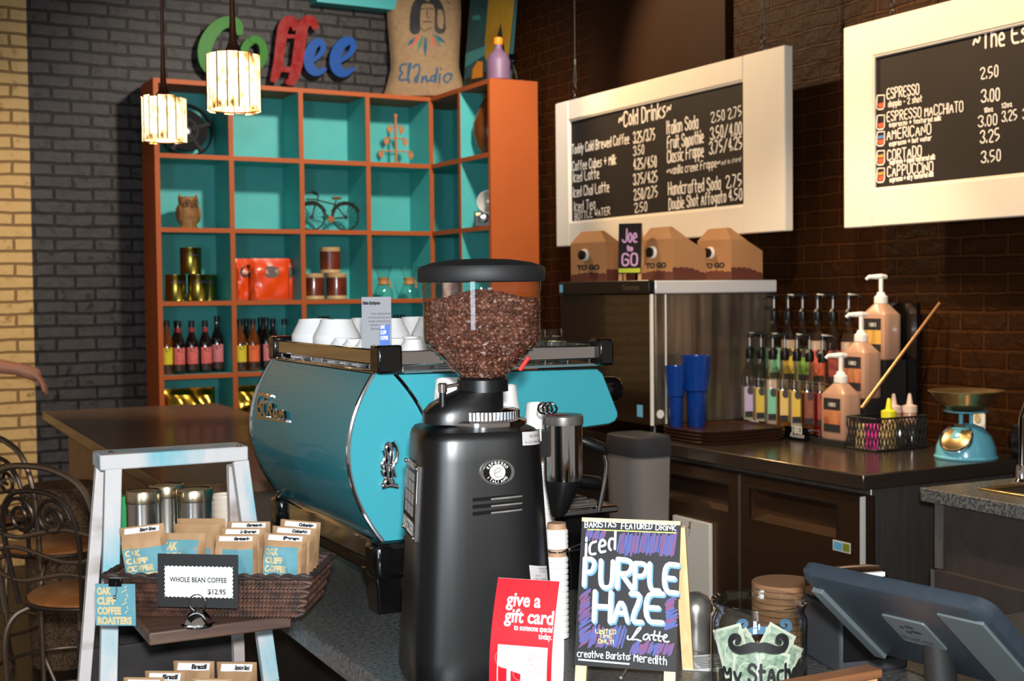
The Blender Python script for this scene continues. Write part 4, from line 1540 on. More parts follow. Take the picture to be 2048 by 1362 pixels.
def coffee_box(loc, rz, lab):
    t = thing('coffee_box', lab, 'box', loc, rz, 'take-away coffee boxes')
    w, d, h = .235, .175, .172
    pr = [(0, 0), (d, 0), (d, h * .72), (d * .42, h * 1.02), (0, h)]
    My = Matrix(((1, 0, 0, 0), (0, 0, 1, -w / 2), (0, 1, 0, 0), (0, 0, 0, 1)))
    MB().prism(pr, 0, w, My).build('carton', 'kraft_box', t, bevel=.002)
    b = MB()
    b.add([(0, -w / 2, h), (0, w / 2, h), (.018, w / 2 - .055, h + .052), (.018, -w / 2 + .055, h + .052), (.04, w / 2 - .055, h + .052), (.04, -w / 2 + .055, h + .052), (d * .5, w / 2, h * .98), (d * .5, -w / 2, h * .98)],
          [(0, 1, 2, 3), (3, 2, 4, 5), (5, 4, 6, 7), (1, 6, 4, 2), (0, 3, 5, 7), (0, 7, 6, 1)])
    b.build('top_flap', 'kraft_box', t, smooth=False)
    ff = lambda x, y, z=0.: Vector((-z - .0006, -x, y))
    b = MB()
    n = 12
    for i in range(n):
        x0, x1 = -w / 2 + w * i / n, -w / 2 + w * (i + 1) / n
        b.add([ff(x0, .0), ff(x1, .0), ff(x1, .028 + wav[(i + 1) % 13] * .8), ff(x0, .028 + wav[i] * .8)], [(0, 1, 2, 3)])
    for i in range(n):
        x0, x1 = d * i / n, d * (i + 1) / n
        b.add([(x0, -w / 2 - .0006, 0), (x1, -w / 2 - .0006, 0), (x1, -w / 2 - .0006, .05 + wav[(i + 1) % 13] - .03 * (i + 1) / n), (x0, -w / 2 - .0006, .05 + wav[i] - .03 * i / n)], [(0, 1, 2, 3)])
    b.build('brown_wave', 'box_brown', t, smooth=False)
    MB().lathe([(.026, 0), (.026, .008), (.02, .01)], n=24, M=Matrix.Translation((0, .02, .118)) @ Matrix.Rotation(R(-90), 4, 'Y')).build('spout_ring', 'white_plastic', t)
    MB().lathe([(.021, .008), (.021, .022), (.017, .024)], n=24, M=Matrix.Translation((0, .024, .118)) @ Matrix.Rotation(R(-90), 4, 'Y')).build('spout_cap', 'black_plastic', t)
    b = MB()
    printed(b, 'TO GO', -.075, .052, .03, ff, .0002, width=.15, bold=.002)
    b.build('lettering', 'dark_ink', t, smooth=False)
    return t


for px, rz, yo, lab in ((1345, 0, .142, 'brown take-away coffee box in the middle, right beside the small sign'), (1462, 0, .142, 'brown take-away coffee box at the right end of the ice machine')):
    q = P(px, 556, y=IY0 + yo - .1175)
    coffee_box((q.x, IY0 + yo, IZ1 + .003), R(rz), lab)
q = P(1244, 556, x=IX0 + .10)
coffee_box((IX0 + .03, IY0 + .52, IZ1 + .003), R(10), 'brown take-away coffee box at the left, half behind the small sign')
mat('chalk_pink', (226, 170, 214), .8)
mat('chalk_lime', (196, 206, 60), .8)
wood_mat('pine_small', (190, 140, 92), (208, 162, 112), 2, 14, .5)
q = P(1238, 560, x=IX0 + .012)
gy = P(1236, 556, x=IX0 + .02).y
gp = Pl((IX0 + .02, gy, IZ1 + .003), (.10, -.12, 0), (.07, .03, 1))
A_, B_ = gp.px(1233, 540), gp.px(1285, 440)
g = thing('tabletop_sign', 'tiny chalkboard easel reading Joe to go on the ice machine', 'sign', gp.o)
w_, h_ = .10, .245
MB().lo((0, .03, -.006), (w_, h_, 0), gp.M).build('panel', 'chalkboard', g, world=True)
b = MB()
for x in (0, w_ - .014):
    b.lo((x, 0, -.016), (x + .014, h_, -.007), gp.M)
b.lo((0, h_ - .014, -.016), (w_, h_, -.007), gp.M)
b.build('front_frame', 'pine_small', g, world=True)
b = MB()
for x in (0, w_ - .014):
    b.tube([gp.at(x + .007, h_ - .01, -.018), gp.at(x + .007, .004, -.085)], .007, 4)
b.build('rear_leg', 'pine_small', g, world=True)
b = MB()
for tx, x, y, c_, wd in (('Joe', .018, .165, .055, .062), ('to', .04, .128, .02, .022), ('GO', .018, .065, .05, .066)):
    hand(b, tx, x, y, c_, .008, flat(gp), .0008, width=wd)
b.build('lettering', 'chalk_pink', g, world=True, smooth=False)
MB().lo((.002, .034, .0004), (w_ - .002, .052, .001), gp.M).build('lime_band', 'chalk_lime', g, world=True)

# stacked brown trays, blue tumblers
mat('tray_brown', (66, 40, 28), .3)
for k, lab in enumerate(('dark brown serving tray at the bottom of the stack by the ice machine', 'dark brown serving tray, second from the bottom of the stack', 'dark brown serving tray, second from the top of the stack', 'dark brown serving tray on top of the stack, under the blue tumblers')):
    t = thing('serving_tray', lab, 'tray', (3.27, 4.15, ZW + .001 + .0135 * k), 0, 'stacked brown serving trays')
    b = MB()
    b.loft([[(x * .21 * kk, y * .17 * kk, zz) for x, y in [(math.copysign(abs(math.cos(a)) ** .35, math.cos(a)), math.copysign(abs(math.sin(a)) ** .35, math.sin(a))) for a in [2 * PI * i / 40 for i in range(40)]]] for kk, zz in ((.95, 0), (1, .0125), (.985, .0125), (.94, .004))])
    b.build('tray', 'tray_brown', t)
m_blue = clear('blue_plastic', (10, 60, 190), .05)
mat('blue_solid', (14, 58, 140), .2, coat=.3)
for px, yy, lab in ((1393, 4.255, 'stack of blue plastic tumblers with a wide flared top in front of the ice machine'), (1352, 4.29, 'slim blue stack added as the reflection of the flared tumblers in the steel side')):  # the slim stack is added, standing in for a reflection in the steel
    q = P(px, 838, y=yy)
    t = thing('tumbler_stack', lab, 'cups', (q.x, yy, ZW + .0455), 0, 'blue tumblers on the trays')
    if px < 1390:
        t.scale = (.72, .72, .86)
    b = MB()
    b.lathe([(.033, 0), (.036, .004), (.042, .150), (.040, .150), (.033, .006)], n=24)
    b.build('tumbler', 'blue_solid', t)
    b = MB()
    b.lathe([(.043, .145), (.050, .150), (.052, .19), (.063, .292), (.060, .292), (.049, .19)], n=24)
    b.build('upper_tumbler', 'blue_solid', t)

# ------------------------------------------------------------------ flavour syrup bottles with pumps
clear('syrup_clear', (244, 240, 230), .05)
liq = {'milk': mat('liq_milk', (214, 188, 170), .3), 'red': mat('liq_red', (120, 16, 14), .15), 'amber': mat('liq_amber', (150, 84, 24), .15), 'clear': mat('liq_pale', (222, 212, 190), .12, spec=.6), 'cara': mat('liq_cara', (110, 56, 22), .15)}


def pump_bottle(loc, rz, lab, lq, paper, sp=1, crest=True, tall=1.0):
    t = thing('pump_bottle', lab, 'bottle', loc, rz, 'flavour syrup bottles with black pumps')
    t.scale = (.98, .98, 1.13)
    b = MB().lathe([(.030, 0), (.0335, .004), (.0335, .190), (.030, .204), (.018, .232), (.0145, .246), (.0145, .268)], n=28, sq=2.2)
    b.build('glass', 'syrup_clear', t)
    MB().lathe([(.028, .005), (.030, .008), (.030, .150 if lq != 'milk' else .186), (.0001, .150 if lq != 'milk' else .187)], n=24, sq=2.2).build('syrup', liq[lq], t)
    o = MB().lo((-.023, -.0345, .04), (.023, -.0338, .155)).build('label', paper, t)
    MB().poly([(.014 * math.cos(a * PI / 8), .14 + .016 * math.sin(a * PI / 8)) for a in range(16)], lambda x, z, e: Vector((x, -.0349, z))).build('crest', 'label_brown', o, smooth=False)
    MB().lo((-.023, -.0348, .04), (.023, -.0338, .062)).build('lower_band', 'dark_ink', o)
    o = MB().lo((-.0345, -.023, .04), (-.0338, .023, .155)).build('side_label', paper, t)
    MB().lathe([(.017, .260), (.0185, .266), (.0185, .292), (.013, .298), (.009, .305)], n=16).build('pump_collar', 'black_plastic', t)
    MB().lathe([(.0065, .30), (.0065, .345)], n=10).build('pump_stem', 'satin_steel', t)
    b = MB().tube([(.016, 0, .35), (0, 0, .352), (-.035 * sp, -.012, .351), (-.048 * sp, -.016, .342)], [.008, .010, .006, .0045], 8).lathe([(.011, .338), (.011, .35)], n=12)
    b.build('pump_head', 'black_plastic', t)
    return t


sr = thing('syrup_rack', 'black two-step syrup rack with brand plates holding the pump bottles', 'rack', (3.6, 4.1, ZW))
RXF, RXB, RY0, RY1 = 3.492, 3.75, 3.835, 4.365
b = MB()
b.lo((RXF, RY0, ZW + .001), (RXF + .115, RY1, ZW + .018)).lo((RXF + .115, RY0, ZW + .001), (RXB, RY1, ZW + .178))
b.build('steps', 'black_matte', sr, world=True)
b = MB()
for y in (RY0, RY1, (RY0 + RY1) / 2):
    b.tube([(RXF + .003, y, ZW + .01), (RXF + .003, y, ZW + .045)], .003, 6)
    b.tube([(RXF + .118, y, ZW + .17), (RXF + .118, y, ZW + .22)], .003, 6)
b.tube([(RXF + .003, RY0, ZW + .045), (RXF + .003, RY1, ZW + .045)], .003, 6)
b.tube([(RXF + .118, RY0, ZW + .22), (RXF + .118, RY1, ZW + .22)], .003, 6)
b.build('guard_rail', 'chrome', sr, world=True)
for pa_, pb_ in (((1486, 838), (1530, 866)), ((1570, 851), (1618, 881))):
    A, B2 = P(*pa_, x=RXF - .006), P(*pb_, x=RXF - .006)
    o = MB().lo((RXF - .008, B2.y, ZW + .004), (RXF - .003, A.y, A.z)).build('brand_plate', 'black_gloss', sr, world=True)
    pl = Pl((RXF - .0085, A.y, ZW + .004), (0, -1, 0), (0, 0, 1))
    w_, h_ = A.y - B2.y, A.z - ZW - .004
    b = MB()
    printed(b, '1883', w_ * .32, h_ * .48, .042, flat(pl), .0003, width=w_ * .42, bold=.001)
    printed(b, 'Routin', w_ * .24, h_ * .16, .026, flat(pl), .0003, width=w_ * .58, shear=.25)
    b.build('lettering', 'white_chalk', o, world=True, smooth=False)
mat('lab_lilac', (190, 168, 206), .6)
mat('lab_yellow', (226, 178, 40), .6, var=(40, .5), col2=(220, 190, 70))
mat('lab_mint', (122, 196, 160), .6)
mat('lab_lemon', (216, 196, 80), .6, var=(30, .5), col2=(228, 180, 130))
mat('lab_maroon', (110, 44, 40), .6, var=(40, .5), col2=(150, 90, 40))
mat('lab_green', (86, 168, 56), .6, var=(40, .5), col2=(150, 180, 50))
mat('lab_coral', (222, 98, 64), .6)
mat('lab_rust', (176, 70, 40), .6, var=(30, .5), col2=(140, 52, 34))
zf, zr_ = ZW + .019, ZW + .179
n = 7
ys = [RY1 - .045 - (RY1 - RY0 - .085) * i / (n - 1) for i in range(n)]
for i, (lq, pa, lab) in enumerate((
        ('clear', 'lab_lilac', 'pump bottle with lilac label, far left of the front row'),
        ('clear', 'lab_yellow', 'pump bottle with bright yellow label next to the lilac one'),
        ('milk', 'lab_mint', 'pump bottle of milky syrup with mint green label'),
        ('amber', 'lab_lemon', 'pump bottle of amber syrup with pale yellow label, middle of the front row'),
        ('clear', 'lab_yellow', 'pump bottle with yellow label behind the second brand plate'),
        ('cara', 'lab_maroon', 'pump bottle of dark caramel syrup with maroon label'),
        ('red', 'lab_rust', 'pump bottle of red syrup at the right end, next to the sauce jugs'))):
    pump_bottle((RXF + .055, ys[i], zf), R(-35), lab, lq, pa, 1 if i % 2 else -1)
n = 6
ys = [RY1 - .05 - (RY1 - RY0 - .08) * i / (n - 1) for i in range(n)]
for i, (lq, pa, lab) in enumerate((
        ('clear', 'lab_mint', 'pump bottle at the left end of the raised back row'),
        ('milk', 'lab_yellow', 'milky pump bottle with yellow label in the back row'),
        ('clear', 'lab_green', 'pump bottle with green label in the back row'),
        ('milk', 'lab_coral', 'pump bottle with coral red label in the back row'),
        ('cara', 'lab_rust', 'pump bottle with rust red label and caramel syrup in the back row'),
        ('milk', 'lab_rust', 'pump bottle at the right end of the back row behind the jugs'))):
    pump_bottle((RXF + .185, ys[i], zr_), R(-35), lab, lq, pa, -1 if i % 2 else 1)

# ------------------------------------------------------------------ sauce jugs on their stepped stand
mat('sauce_tan', (186, 146, 122), .3, coat=.2, var=(4, .3), col2=(176, 134, 110))
mat('sauce_label', (150, 74, 50), .5, var=(16, .6), col2=(208, 140, 90))
mat('sauce_label_gold', (222, 170, 84), .5)
cc = P(1752, 905, z=ZW)
JX = [3.47, 3.575, 3.68]
JC = [P(1697, 884, x=JX[0]), P(1749, 800, x=JX[1]), P(1807, 722, x=JX[2])]
js = thing('jug_stand', 'black stepped stand with a slanting rod holding three sauce jugs', 'rack', (3.6, JC[1].y + .06, ZW))
b = MB()
jy = max(JC[1].y, cc.y + .172)
b.lo((JX[0] - .01, jy - .01, ZW + .001), (JX[1] - .008, jy + .16, JC[0].z - .001))
b.lo((JX[1] - .008, jy - .01, ZW + .001), (JX[2] - .008, jy + .16, JC[1].z - .001))
b.lo((JX[2] - .008, jy - .01, ZW + .001), (JX[2] + .10, jy + .16, JC[2].z - .001))
b.build('steps', 'black_matte', js, world=True)
A = P(1860, 606, x=JX[2] + .118)
MB().lo((JX[2] + .105, jy - .06, ZW + .001), (JX[2] + .125, jy + .16, A.z)).build('back_plate', 'black_gloss', js, world=True)
mat('rod_bronze', (150, 112, 76), .3, .9)
B2 = P(1726, 812, x=JX[0] + .0)
MB().tube([A + Vector((0, -.05, 0)), P(1724, 816, y=jy - .045)], .007, 8).build('side_rod', 'rod_bronze', js, world=True)
for i, lab in enumerate(('tan sauce jug with white pump, lowest at the front of the stand', 'tan sauce jug with white pump on the middle step', 'tan sauce jug with white pump and gold label on the highest step')):
    t = thing('sauce_jug', lab, 'jug', (JX[i] + .046, jy + .068, JC[i].z), 0, 'tan sauce jugs on the stepped stand')
    b = MB()

    def ring(w, d, z, k=9):
        out = []
        for q_ in range(32):
            a = 2 * PI * q_ / 32
            c_, s_ = math.cos(a), math.sin(a)
            r_ = 1 / (abs(c_) ** k + abs(s_) ** k) ** (1 / k)
            out.append((w * c_ * r_, d * s_ * r_, z))
        return out
    b.loft([ring(.042, .062, 0), ring(.045, .066, .006), ring(.045, .066, .172), ring(.042, .062, .180, 7), ring(.026, .032, .212, 3), ring(.02, .02, .222, 2)])
    b.build('body', 'sauce_tan', t)
    o = MB().lo((-.0462, -.045, .03), (-.0452, .045, .16)).build('label', 'sauce_label' if i < 2 else 'sauce_label_gold', t)
    MB().lo((-.0468, -.045, .115), (-.046, .045, .16)).build('label_head', 'dark_ink', o)
    MB().lo((-.0468, -.045, .03), (-.046, .045, .06)).build('label_foot', 'dark_ink', o)
    b = MB()
    printed(b, '1883', 0, .128, .022, lambda x, y, z=0.: Vector((-.0471, -x, y)), align='CENTER')
    b.build('lettering', 'white_chalk', o, smooth=False)
    MB().lathe([(.026, .218), (.027, .222), (.026, .244), (.018, .25), (.014, .262)], n=20).build('pump_collar', 'white_plastic', t)
    MB().lathe([(.008, .258), (.009, .315)], n=12).build('pump_stem', 'white_plastic', t)
    MB().tube([(.026, 0, .322), (0, 0, .323), (-.035, .03, .322), (-.043, .037, .312)], [.009, .011, .008, .006], 8).build('pump_head', 'white_plastic', t)

# ------------------------------------------------------------------ black wire caddy and what is in it
cc = P(1752, 905, z=ZW)
wb = thing('wire_caddy', 'black wire basket with leafy pattern in front of the sauce jugs', 'basket', (cc.x, cc.y, ZW + .001), 0)
cw, cl, chh = .26, .15, .12
b = MB()
for z in (.004, chh):
    b.tube([(0, 0, z), (cw, 0, z), (cw, cl, z), (0, cl, z)], .004, 6, True)
random.seed(5)
for side in range(4):
    L_ = cw if side % 2 == 0 else cl
    k = int(L_ / .017)
    for i in range(k):
        for sgn in (-1, 1):
            p = []
            for j in range(5):
                s_ = (i + .5) / k * L_ + sgn * (j - 2) * .0085 + random.uniform(-.003, .003)
                s_ = min(max(s_, 0), L_)
                z = .004 + (chh - .004) * j / 4
                p.append([(s_, 0, z), (cw, s_, z), (s_, cl, z), (0, s_, z)][side])
            b.tube(p, [.0016, .0032, .0018, .0032, .0016], 5)
b.lo((0, 0, 0), (cw, cl, .003))
b.build('wire_frame', 'black_matte', wb)
mat('cap_yellow', (226, 216, 30), .4)
mat('mustard', (214, 176, 110), .3)
mat('packet_pink', (232, 60, 160), .5)
mat('packet_tan', (214, 184, 124), .6)


def squeeze(x, y, lab, body, cap, h):
    t = thing('squeeze_bottle', lab, 'bottle', (cc.x + x, cc.y + y, ZW + .0055), 0, 'squeeze bottles in the wire basket')
    MB().lathe([(.028, 0), (.03, .004), (.03, h * .8), (.026, h)], n=22).build('body', body, t)
    MB().lathe([(.029, h - .004), (.029, h + .02), (.013, h + .026), (.006, h + .065), (.003, h + .068)], n=20).build('nozzle_cap', cap, t)


squeeze(.115, .05, 'clear squeeze bottle with bright yellow cap in the wire basket', 'mustard', 'cap_yellow', .118)
mat('cap_frost', (224, 196, 180), .4)
squeeze(.175, .085, 'squeeze bottle with pale cap behind the yellow capped one', 'sauce_tan', 'cap_frost', .13)
squeeze(.232, .06, 'squeeze bottle with pale cap at the right end of the wire basket', 'sauce_tan', 'cap_frost', .13)
mat('jar_steel', (190, 188, 184), .15, 1.)
for x, y, lab in ((.165, .032, 'small shiny shaker in front of the squeeze bottles'), (.215, .02, 'small shiny shaker at the right of the wire basket')):
    t = thing('shaker', lab, 'shaker', (cc.x + x, cc.y + y + .012, ZW + .0055), 0, 'shiny shakers in the wire basket')
    MB().lathe([(.018, 0), (.02, .004), (.02, .07), (.016, .078)], n=20).build('body', 'jar_steel', t)
    MB().lathe([(.0205, .066), (.0205, .082), (.012, .09)], n=20).build('lid', 'chrome', t)
for k, (x, y, m) in enumerate(((.02, .03, 'packet_pink'), (.02, .05, 'packet_pink'), (.02, .07, 'packet_tan'), (.02, .09, 'packet_tan'), (.045, .03, 'packet_tan'), (.045, .06, 'packet_pink'))):
    t = thing('sugar_packet', ('pink' if 'pink' in m else 'tan') + ' sugar packet standing in the left end of the wire basket', 'sugar packet', (cc.x + x, cc.y + y, ZW + .0055), R(90 + 8 * k), ('pink' if 'pink' in m else 'tan') + ' sugar packets in the wire basket')
    g = Bag(.05, .085 + .008 * (k % 2), .006, .8, .001, k)
    g.skin(6, 8).build('packet', m, t)

# ------------------------------------------------------------------ kitchen scale
q = P(1940, 917, z=ZW)
ks = thing('kitchen_scale', 'light blue dome kitchen scale with a brass bowl on the fridge worktop', 'scale', (3.612, 3.215, ZW + .001), R(-32))
mat('scale_blue', (104, 184, 206), .22, coat=.5)
MB().lathe([(.108, 0), (.11, .006), (.104, .012), (.101, .04), (.086, .078), (.058, .108), (.024, .121), (.0001, .123)], n=40).build('housing', 'scale_blue', ks)
Md = Matrix.Rotation(R(-33), 4, 'Z') @ Matrix.Translation((-.0, -.06, .066)) @ Matrix.Rotation(R(52), 4, 'X')
Md = Matrix.Rotation(R(-42), 4, 'Z') @ Matrix.Translation((0, -.068, .07)) @ Matrix.Rotation(R(50), 4, 'X')
dl = MB().lathe([(.060, -.02), (.060, .010), (.056, .015), (.052, .010)], n=36, M=Md).build('dial_rim', 'chrome', ks)
MB().lathe([(.053, .009), (.034, .016), (.0001, .018)], n=30, M=Md).build('dial_glass', 'brass', dl)
b = MB()
for x in (-.018, .018):
    b.tube([(x, 0, .112), (x, 0, .158)], .007, 8)
b.build('post', 'scale_blue', ks)
MB().lathe([(.02, .155), (.055, .158), (.076, .164), (.078, .168), (.05, .163), (.0001, .161)], n=36).build('platform', 'scale_blue', ks)
MB().lathe([(.03, .166), (.06, .172), (.098, .2), (.122, .232), (.131, .236), (.13, .239), (.119, .236), (.095, .204), (.058, .177), (.0001, .171)], n=44).build('bowl', 'brass', ks)

# clear holder and outlet behind the scale
q = P(1988, 890, z=ZW)
t = thing('napkin_holder', 'clear plastic holder against the wall behind the kitchen scale', 'holder', (XW - .06, 3.07, ZW + .001))
b = MB()
b.lo((-.045, -.05, 0), (.045, .05, .004)).lo((-.045, -.05, 0), (-.041, .05, .12)).lo((.041, -.05, 0), (.045, .05, .12)).lo((-.045, .046, 0), (.045, .05, .12)).lo((-.045, -.05, 0), (.045, -.046, .12))
b.build('box', 'clear_acrylic', t)
MB().lo((-.03, -.04, .004), (.03, .04, .02)).build('insert', 'black_plastic', t)
q = P(1958, 848, x=XW - .004)
t = thing('wall_outlet', 'white outlet plate on the brown brick wall behind the scale', 'outlet', q)
MB().lo((-.006, -.03, -.04), (.003, .03, .04)).build('plate', 'white_plastic', t, bevel=.003)
for z in (-.02, .02):
    MB().lathe([(.016, 0), (.015, .003)], n=16, M=Matrix.Translation((-.006, 0, z)) @ Matrix.Rotation(R(-90), 4, 'Y')).build('socket', 'cream_ink', t)

# ------------------------------------------------------------------ sink counter at the right
su, sv = (Vector(P(1840, 975, z=.9)).dot(UA)), (Vector(P(1840, 975, z=.9)).dot(VA))
sc_ = thing('sink_counter', 'grey speckled stone sink counter with dark cabinet at the right edge', 'counter', UV(su + .4, sv - .7), RZC)
L0, L1 = su, su + .70
mat('cab_grey', (74, 66, 64), .6, var=(18, .4), col2=(62, 55, 53))
mat('cab_edge', (104, 100, 98), .5)


def uvbox(mb, a, c):
    vs = []
    for i in (0, 1):
        for j in (0, 1):
            for k in (0, 1):
                vs.append(UV((a[0], c[0])[i], (a[1], c[1])[j], (a[2], c[2])[k]))
    return mb.add(vs, [(0, 1, 3, 2), (4, 6, 7, 5), (0, 4, 5, 1), (2, 3, 7, 6), (0, 2, 6, 4), (1, 5, 7, 3)])


b = MB()
sx0, sx1, sv0, sv1 = su + .13, su + .50, sv - .62, sv - .14
uvbox(b, (L0, sv - 1.5, .86), (L1, sv0, .90))
uvbox(b, (L0, sv1, .86), (L1, sv, .90))
uvbox(b, (L0, sv0, .86), (sx0, sv1, .90))
uvbox(b, (sx1, sv0, .86), (L1, sv1, .90))
b.build('stone_top', 'granite_edge', sc_, world=True, bevel=.002)
uvbox(MB(), (L0 + .035, sv - 1.48, .08), (L1 - .02, sv - .03, .86)).build('cabinet', 'cab_grey', sc_, world=True)
uvbox(MB(), (L0 + .028, sv - .06, .66), (L0 + .036, sv - .032, .86)).build('stile', 'cab_edge', sc_, world=True)
uvbox(MB(), (L0 + .02, sv - 1.4, .10), (L0 + .036, sv - .026, .655)).build('lower_panel', 'cab_grey', sc_, world=True)
uvbox(MB(), (L0 + .018, sv - .04, .10), (L0 + .037, sv - .0255, .655)).build('panel_edge', 'cab_edge', sc_, world=True)
b = MB()
uvbox(b, (sx0, sv0, .76), (sx1, sv1, .765))
for a, c in (((sx0, sv0, .76), (sx0 + .006, sv1, .90)), ((sx1 - .006, sv0, .76), (sx1, sv1, .90)), ((sx0, sv0, .76), (sx1, sv0 + .006, .90)), ((sx0, sv1 - .006, .76), (sx1, sv1, .90))):
    uvbox(b, a, c)
b.build('basin', 'dark_steel', sc_, world=True)
b = MB()
for a, c in (((sx0 - .02, sv0 - .02, .9005), (sx0 + .004, sv1 + .02, .907)), ((sx1 - .004, sv0 - .02, .9005), (sx1 + .02, sv1 + .02, .907)), ((sx0, sv0 - .02, .9005), (sx1, sv0 + .004, .907)), ((sx0, sv1 - .004, .9005), (sx1, sv1 + .02, .907))):
    uvbox(b, a, c)
b.build('sink_rim', 'brass', sc_, world=True, bevel=.002)
q = P(2040, 985, z=.905)
t = thing('faucet', 'tall chrome faucet at the sink on the right edge', 'faucet', UV(su + .335, sv - .085, .9005), RZC)
MB().lathe([(.028, 0), (.028, .006), (.02, .014), (.016, .05), (.013, .055)], n=20).build('base', 'chrome', t)
MB().tube([(0, 0, .05), (0, 0, .20), (0, -.02, .25), (0, -.07, .28), (0, -.13, .27), (0, -.155, .22)], .010, 10).build('spout', 'chrome', t)
MB().tube([(.016, 0, .035), (.05, .01, .05)], .006, 8).build('lever', 'chrome', t)

# ------------------------------------------------------------------ counters
ZG = .90
EDGE = .706
ct = thing('stone_counter', 'grey speckled stone service counter under the espresso machine and grinder', 'counter', UV(1.05, 2.6, 0), RZC)
b = MB()
uvbox(b, (EDGE, .95, ZG - .04), (1.46, 3.88, ZG))
uvbox(b, (1.46, .95, ZG - .04), (2.15, 1.70, ZG))
b.build('stone_top', 'granite', ct, world=True, bevel=.004)
mat('counter_base', (26, 21, 20), .6)
b = MB()
uvbox(b, (EDGE + .13, 1.0, 0), (1.43, 3.86, ZG - .041))
uvbox(b, (1.43, 1.0, 0), (2.1, 1.66, ZG - .041))
b.build('base', 'counter_base', ct, world=True)
ba = thing('bar_counter', 'brown wood topped bar counter running back towards the bookcase', 'counter', UV(1.25, 5.3, 0), RZC)
uvbox(MB(), (.815, 3.9, .89), (1.695, 6.86, .93)).build('top', 'bar_wood', ba, world=True, bevel=.004)
uvbox(MB(), (.93, 3.95, 0), (1.66, 6.80, .889)).build('panel', 'panel_wood', ba, world=True)

# ------------------------------------------------------------------ espresso machine
MU, MV = .85, 2.24
em = thing('espresso_machine', 'large teal two-group espresso machine with chrome rails on black legs', 'espresso machine', UV(MU, MV, ZG + .0005), RZC)
LM = .66
mat('teal_enamel', (36, 132, 146), .16, coat=.45)
mat('teal_panel', (58, 156, 168), .4, coat=.1)


def mloc(px, py, v=MV):
    q = P(px, py, v=v)
    return Vector((q.dot(UA) - MU, q.dot(VA) - MV, q.z - ZG))


def arc(t):            # back skin profile, t from 0 (bottom) to 1 (top): (x, z)
    a = (1 - 2 * t)
    base = .010 + (-.004 - .010) * t
    return (base - .058 * (1 - a * a), .141 + .311 * t)


def arc_r(t):
    x, z = arc(t)
    c = .030 + (.0165 - .030) * t
    return (2 * c - x + .012 * (1 - (1 - 2 * t) ** 2), z)


NA = 20
lens = [arc(i / NA) for i in range(NA + 1)] + [arc_r(1 - i / NA) for i in range(NA + 1)]
XZ = Matrix(((1, 0, 0, 0), (0, 0, 1, 0), (0, 1, 0, 0), (0, 0, 0, 1)))
# curved back skin: outer sheet with thickness
b = MB()
b.grid(lambda i, j: (arc(j)[0], .004 + (LM - .008) * i, arc(j)[1]), 12, 24)
b.build('back_panel', 'teal_enamel', em)
MB().prism(lens, .002, .012, XZ).build('end_panel', 'teal_panel', em)
MB().prism(lens, LM - .012, LM - .002, XZ).build('end_panel', 'teal_panel', em)
for y in (0.003, LM - .003):
    for fn in (arc, arc_r):
        MB().tube([(fn(i / NA)[0], y, fn(i / NA)[1]) for i in range(NA + 1)], .0045, 8).build('edge_trim', 'chrome', em)
hood = [(.05, .452), (.478, .447), (.492, .437), (.527, .356), (.528, .345), (.520, .334), (.505, .329), (.44, .325), (.10, .292), (.06, .20), (.04, .20)]
MB().prism([(x + (0 if i else .0), z) for i, (x, z) in enumerate(hood)], .013, LM - .013, XZ).build('hood', 'black_gloss', em)
hp = [(.046, .4495), (.476, .4445), (.489, .435), (.5235, .356), (.524, .346), (.517, .337), (.503, .3325), (.44, .3285), (.11, .296), (.07, .24), (.04, .24)]
MB().prism(hp, .006, .0145, XZ).build('side_panel', 'teal_panel', em, bevel=.002)
MB().prism(hp, LM - .0145, LM - .006, XZ).build('side_panel', 'teal_panel', em)
# top tray and rails
MB().lo((-.004, .0, .4525), (.485, LM, .458)).build('cup_tray', 'chrome', em, bevel=.002)
posts = [(-.002, 0), (.468, 0), (-.002, LM), (.468, LM)]
for x, y in posts:
    MB().lo((x - .003, y - .025 if not y else y - .02, .453), (x + .046 if x < .1 else x + .03, y + .02 if not y else y + .025, .506)).build('corner_block', 'black_gloss', em, bevel=.005)
for a, c in (((.002, .02), (.016, LM - .02)), ((.47, .02), (.484, LM - .02))):
    MB().lo((a[0], a[1], .468), (c[0], c[1], .498)).build('rail', 'chrome', em, bevel=.003)
for y in (-.012, LM + .002):
    MB().lo((.043, y, .466), (.468, y + .012, .494)).build('rail', 'chrome', em, bevel=.003)
for y in (-.008, LM + .004):
    b = MB()
    for i in range(9):
        b.tube([(.05 + .05 * i, y, .4555), (.05 + .05 * i, y, .47)], .0016, 5)
    b.tube([(.05, y, .4555), (.47, y, .4555)], .0032, 6)
    b.build('rail_wire', 'chrome', em)
b = MB()
for i in range(9):
    b.tube([(.006, .05 + .07 * i, .457), (.006, .05 + .07 * i, .47)], .0016, 5)
b.tube([(.006, .02, .457), (.006, LM - .02, .457)], .0045, 6)
b.build('rail_wire', 'chrome', em)
# base, drip tray, legs
MB().lo((.004, .004, .088), (.08, LM - .004, .142)).build('back_base', 'chrome', em, bevel=.01)
MB().lo((.02, .01, .06), (.50, LM - .01, .15)).build('chassis', 'black_gloss', em, bevel=.006)
MB().lo((-.012, -.012, .07), (.075, .05, .14)).build('base_corner', 'black_gloss', em, bevel=.012)
MB().lo((-.012, LM - .05, .07), (.075, LM + .012, .14)).build('base_corner', 'black_gloss', em, bevel=.012)
MB().lo((.08, .012, .150), (.22, LM - .012, .205)).build('back_wall', 'dark_steel', em)
o = MB().lo((.17, .006, .150), (.525, LM - .006, .166)).build('drip_tray', 'chrome', em, bevel=.004)
b = MB()
for i in range(17):
    b.lo((.19, .03 + .036 * i, .1665), (.505, .045 + .036 * i, .170))
for x in (.19, .345, .49):
    b.lo((x, .02, .1662), (x + .012, LM - .02, .1685))
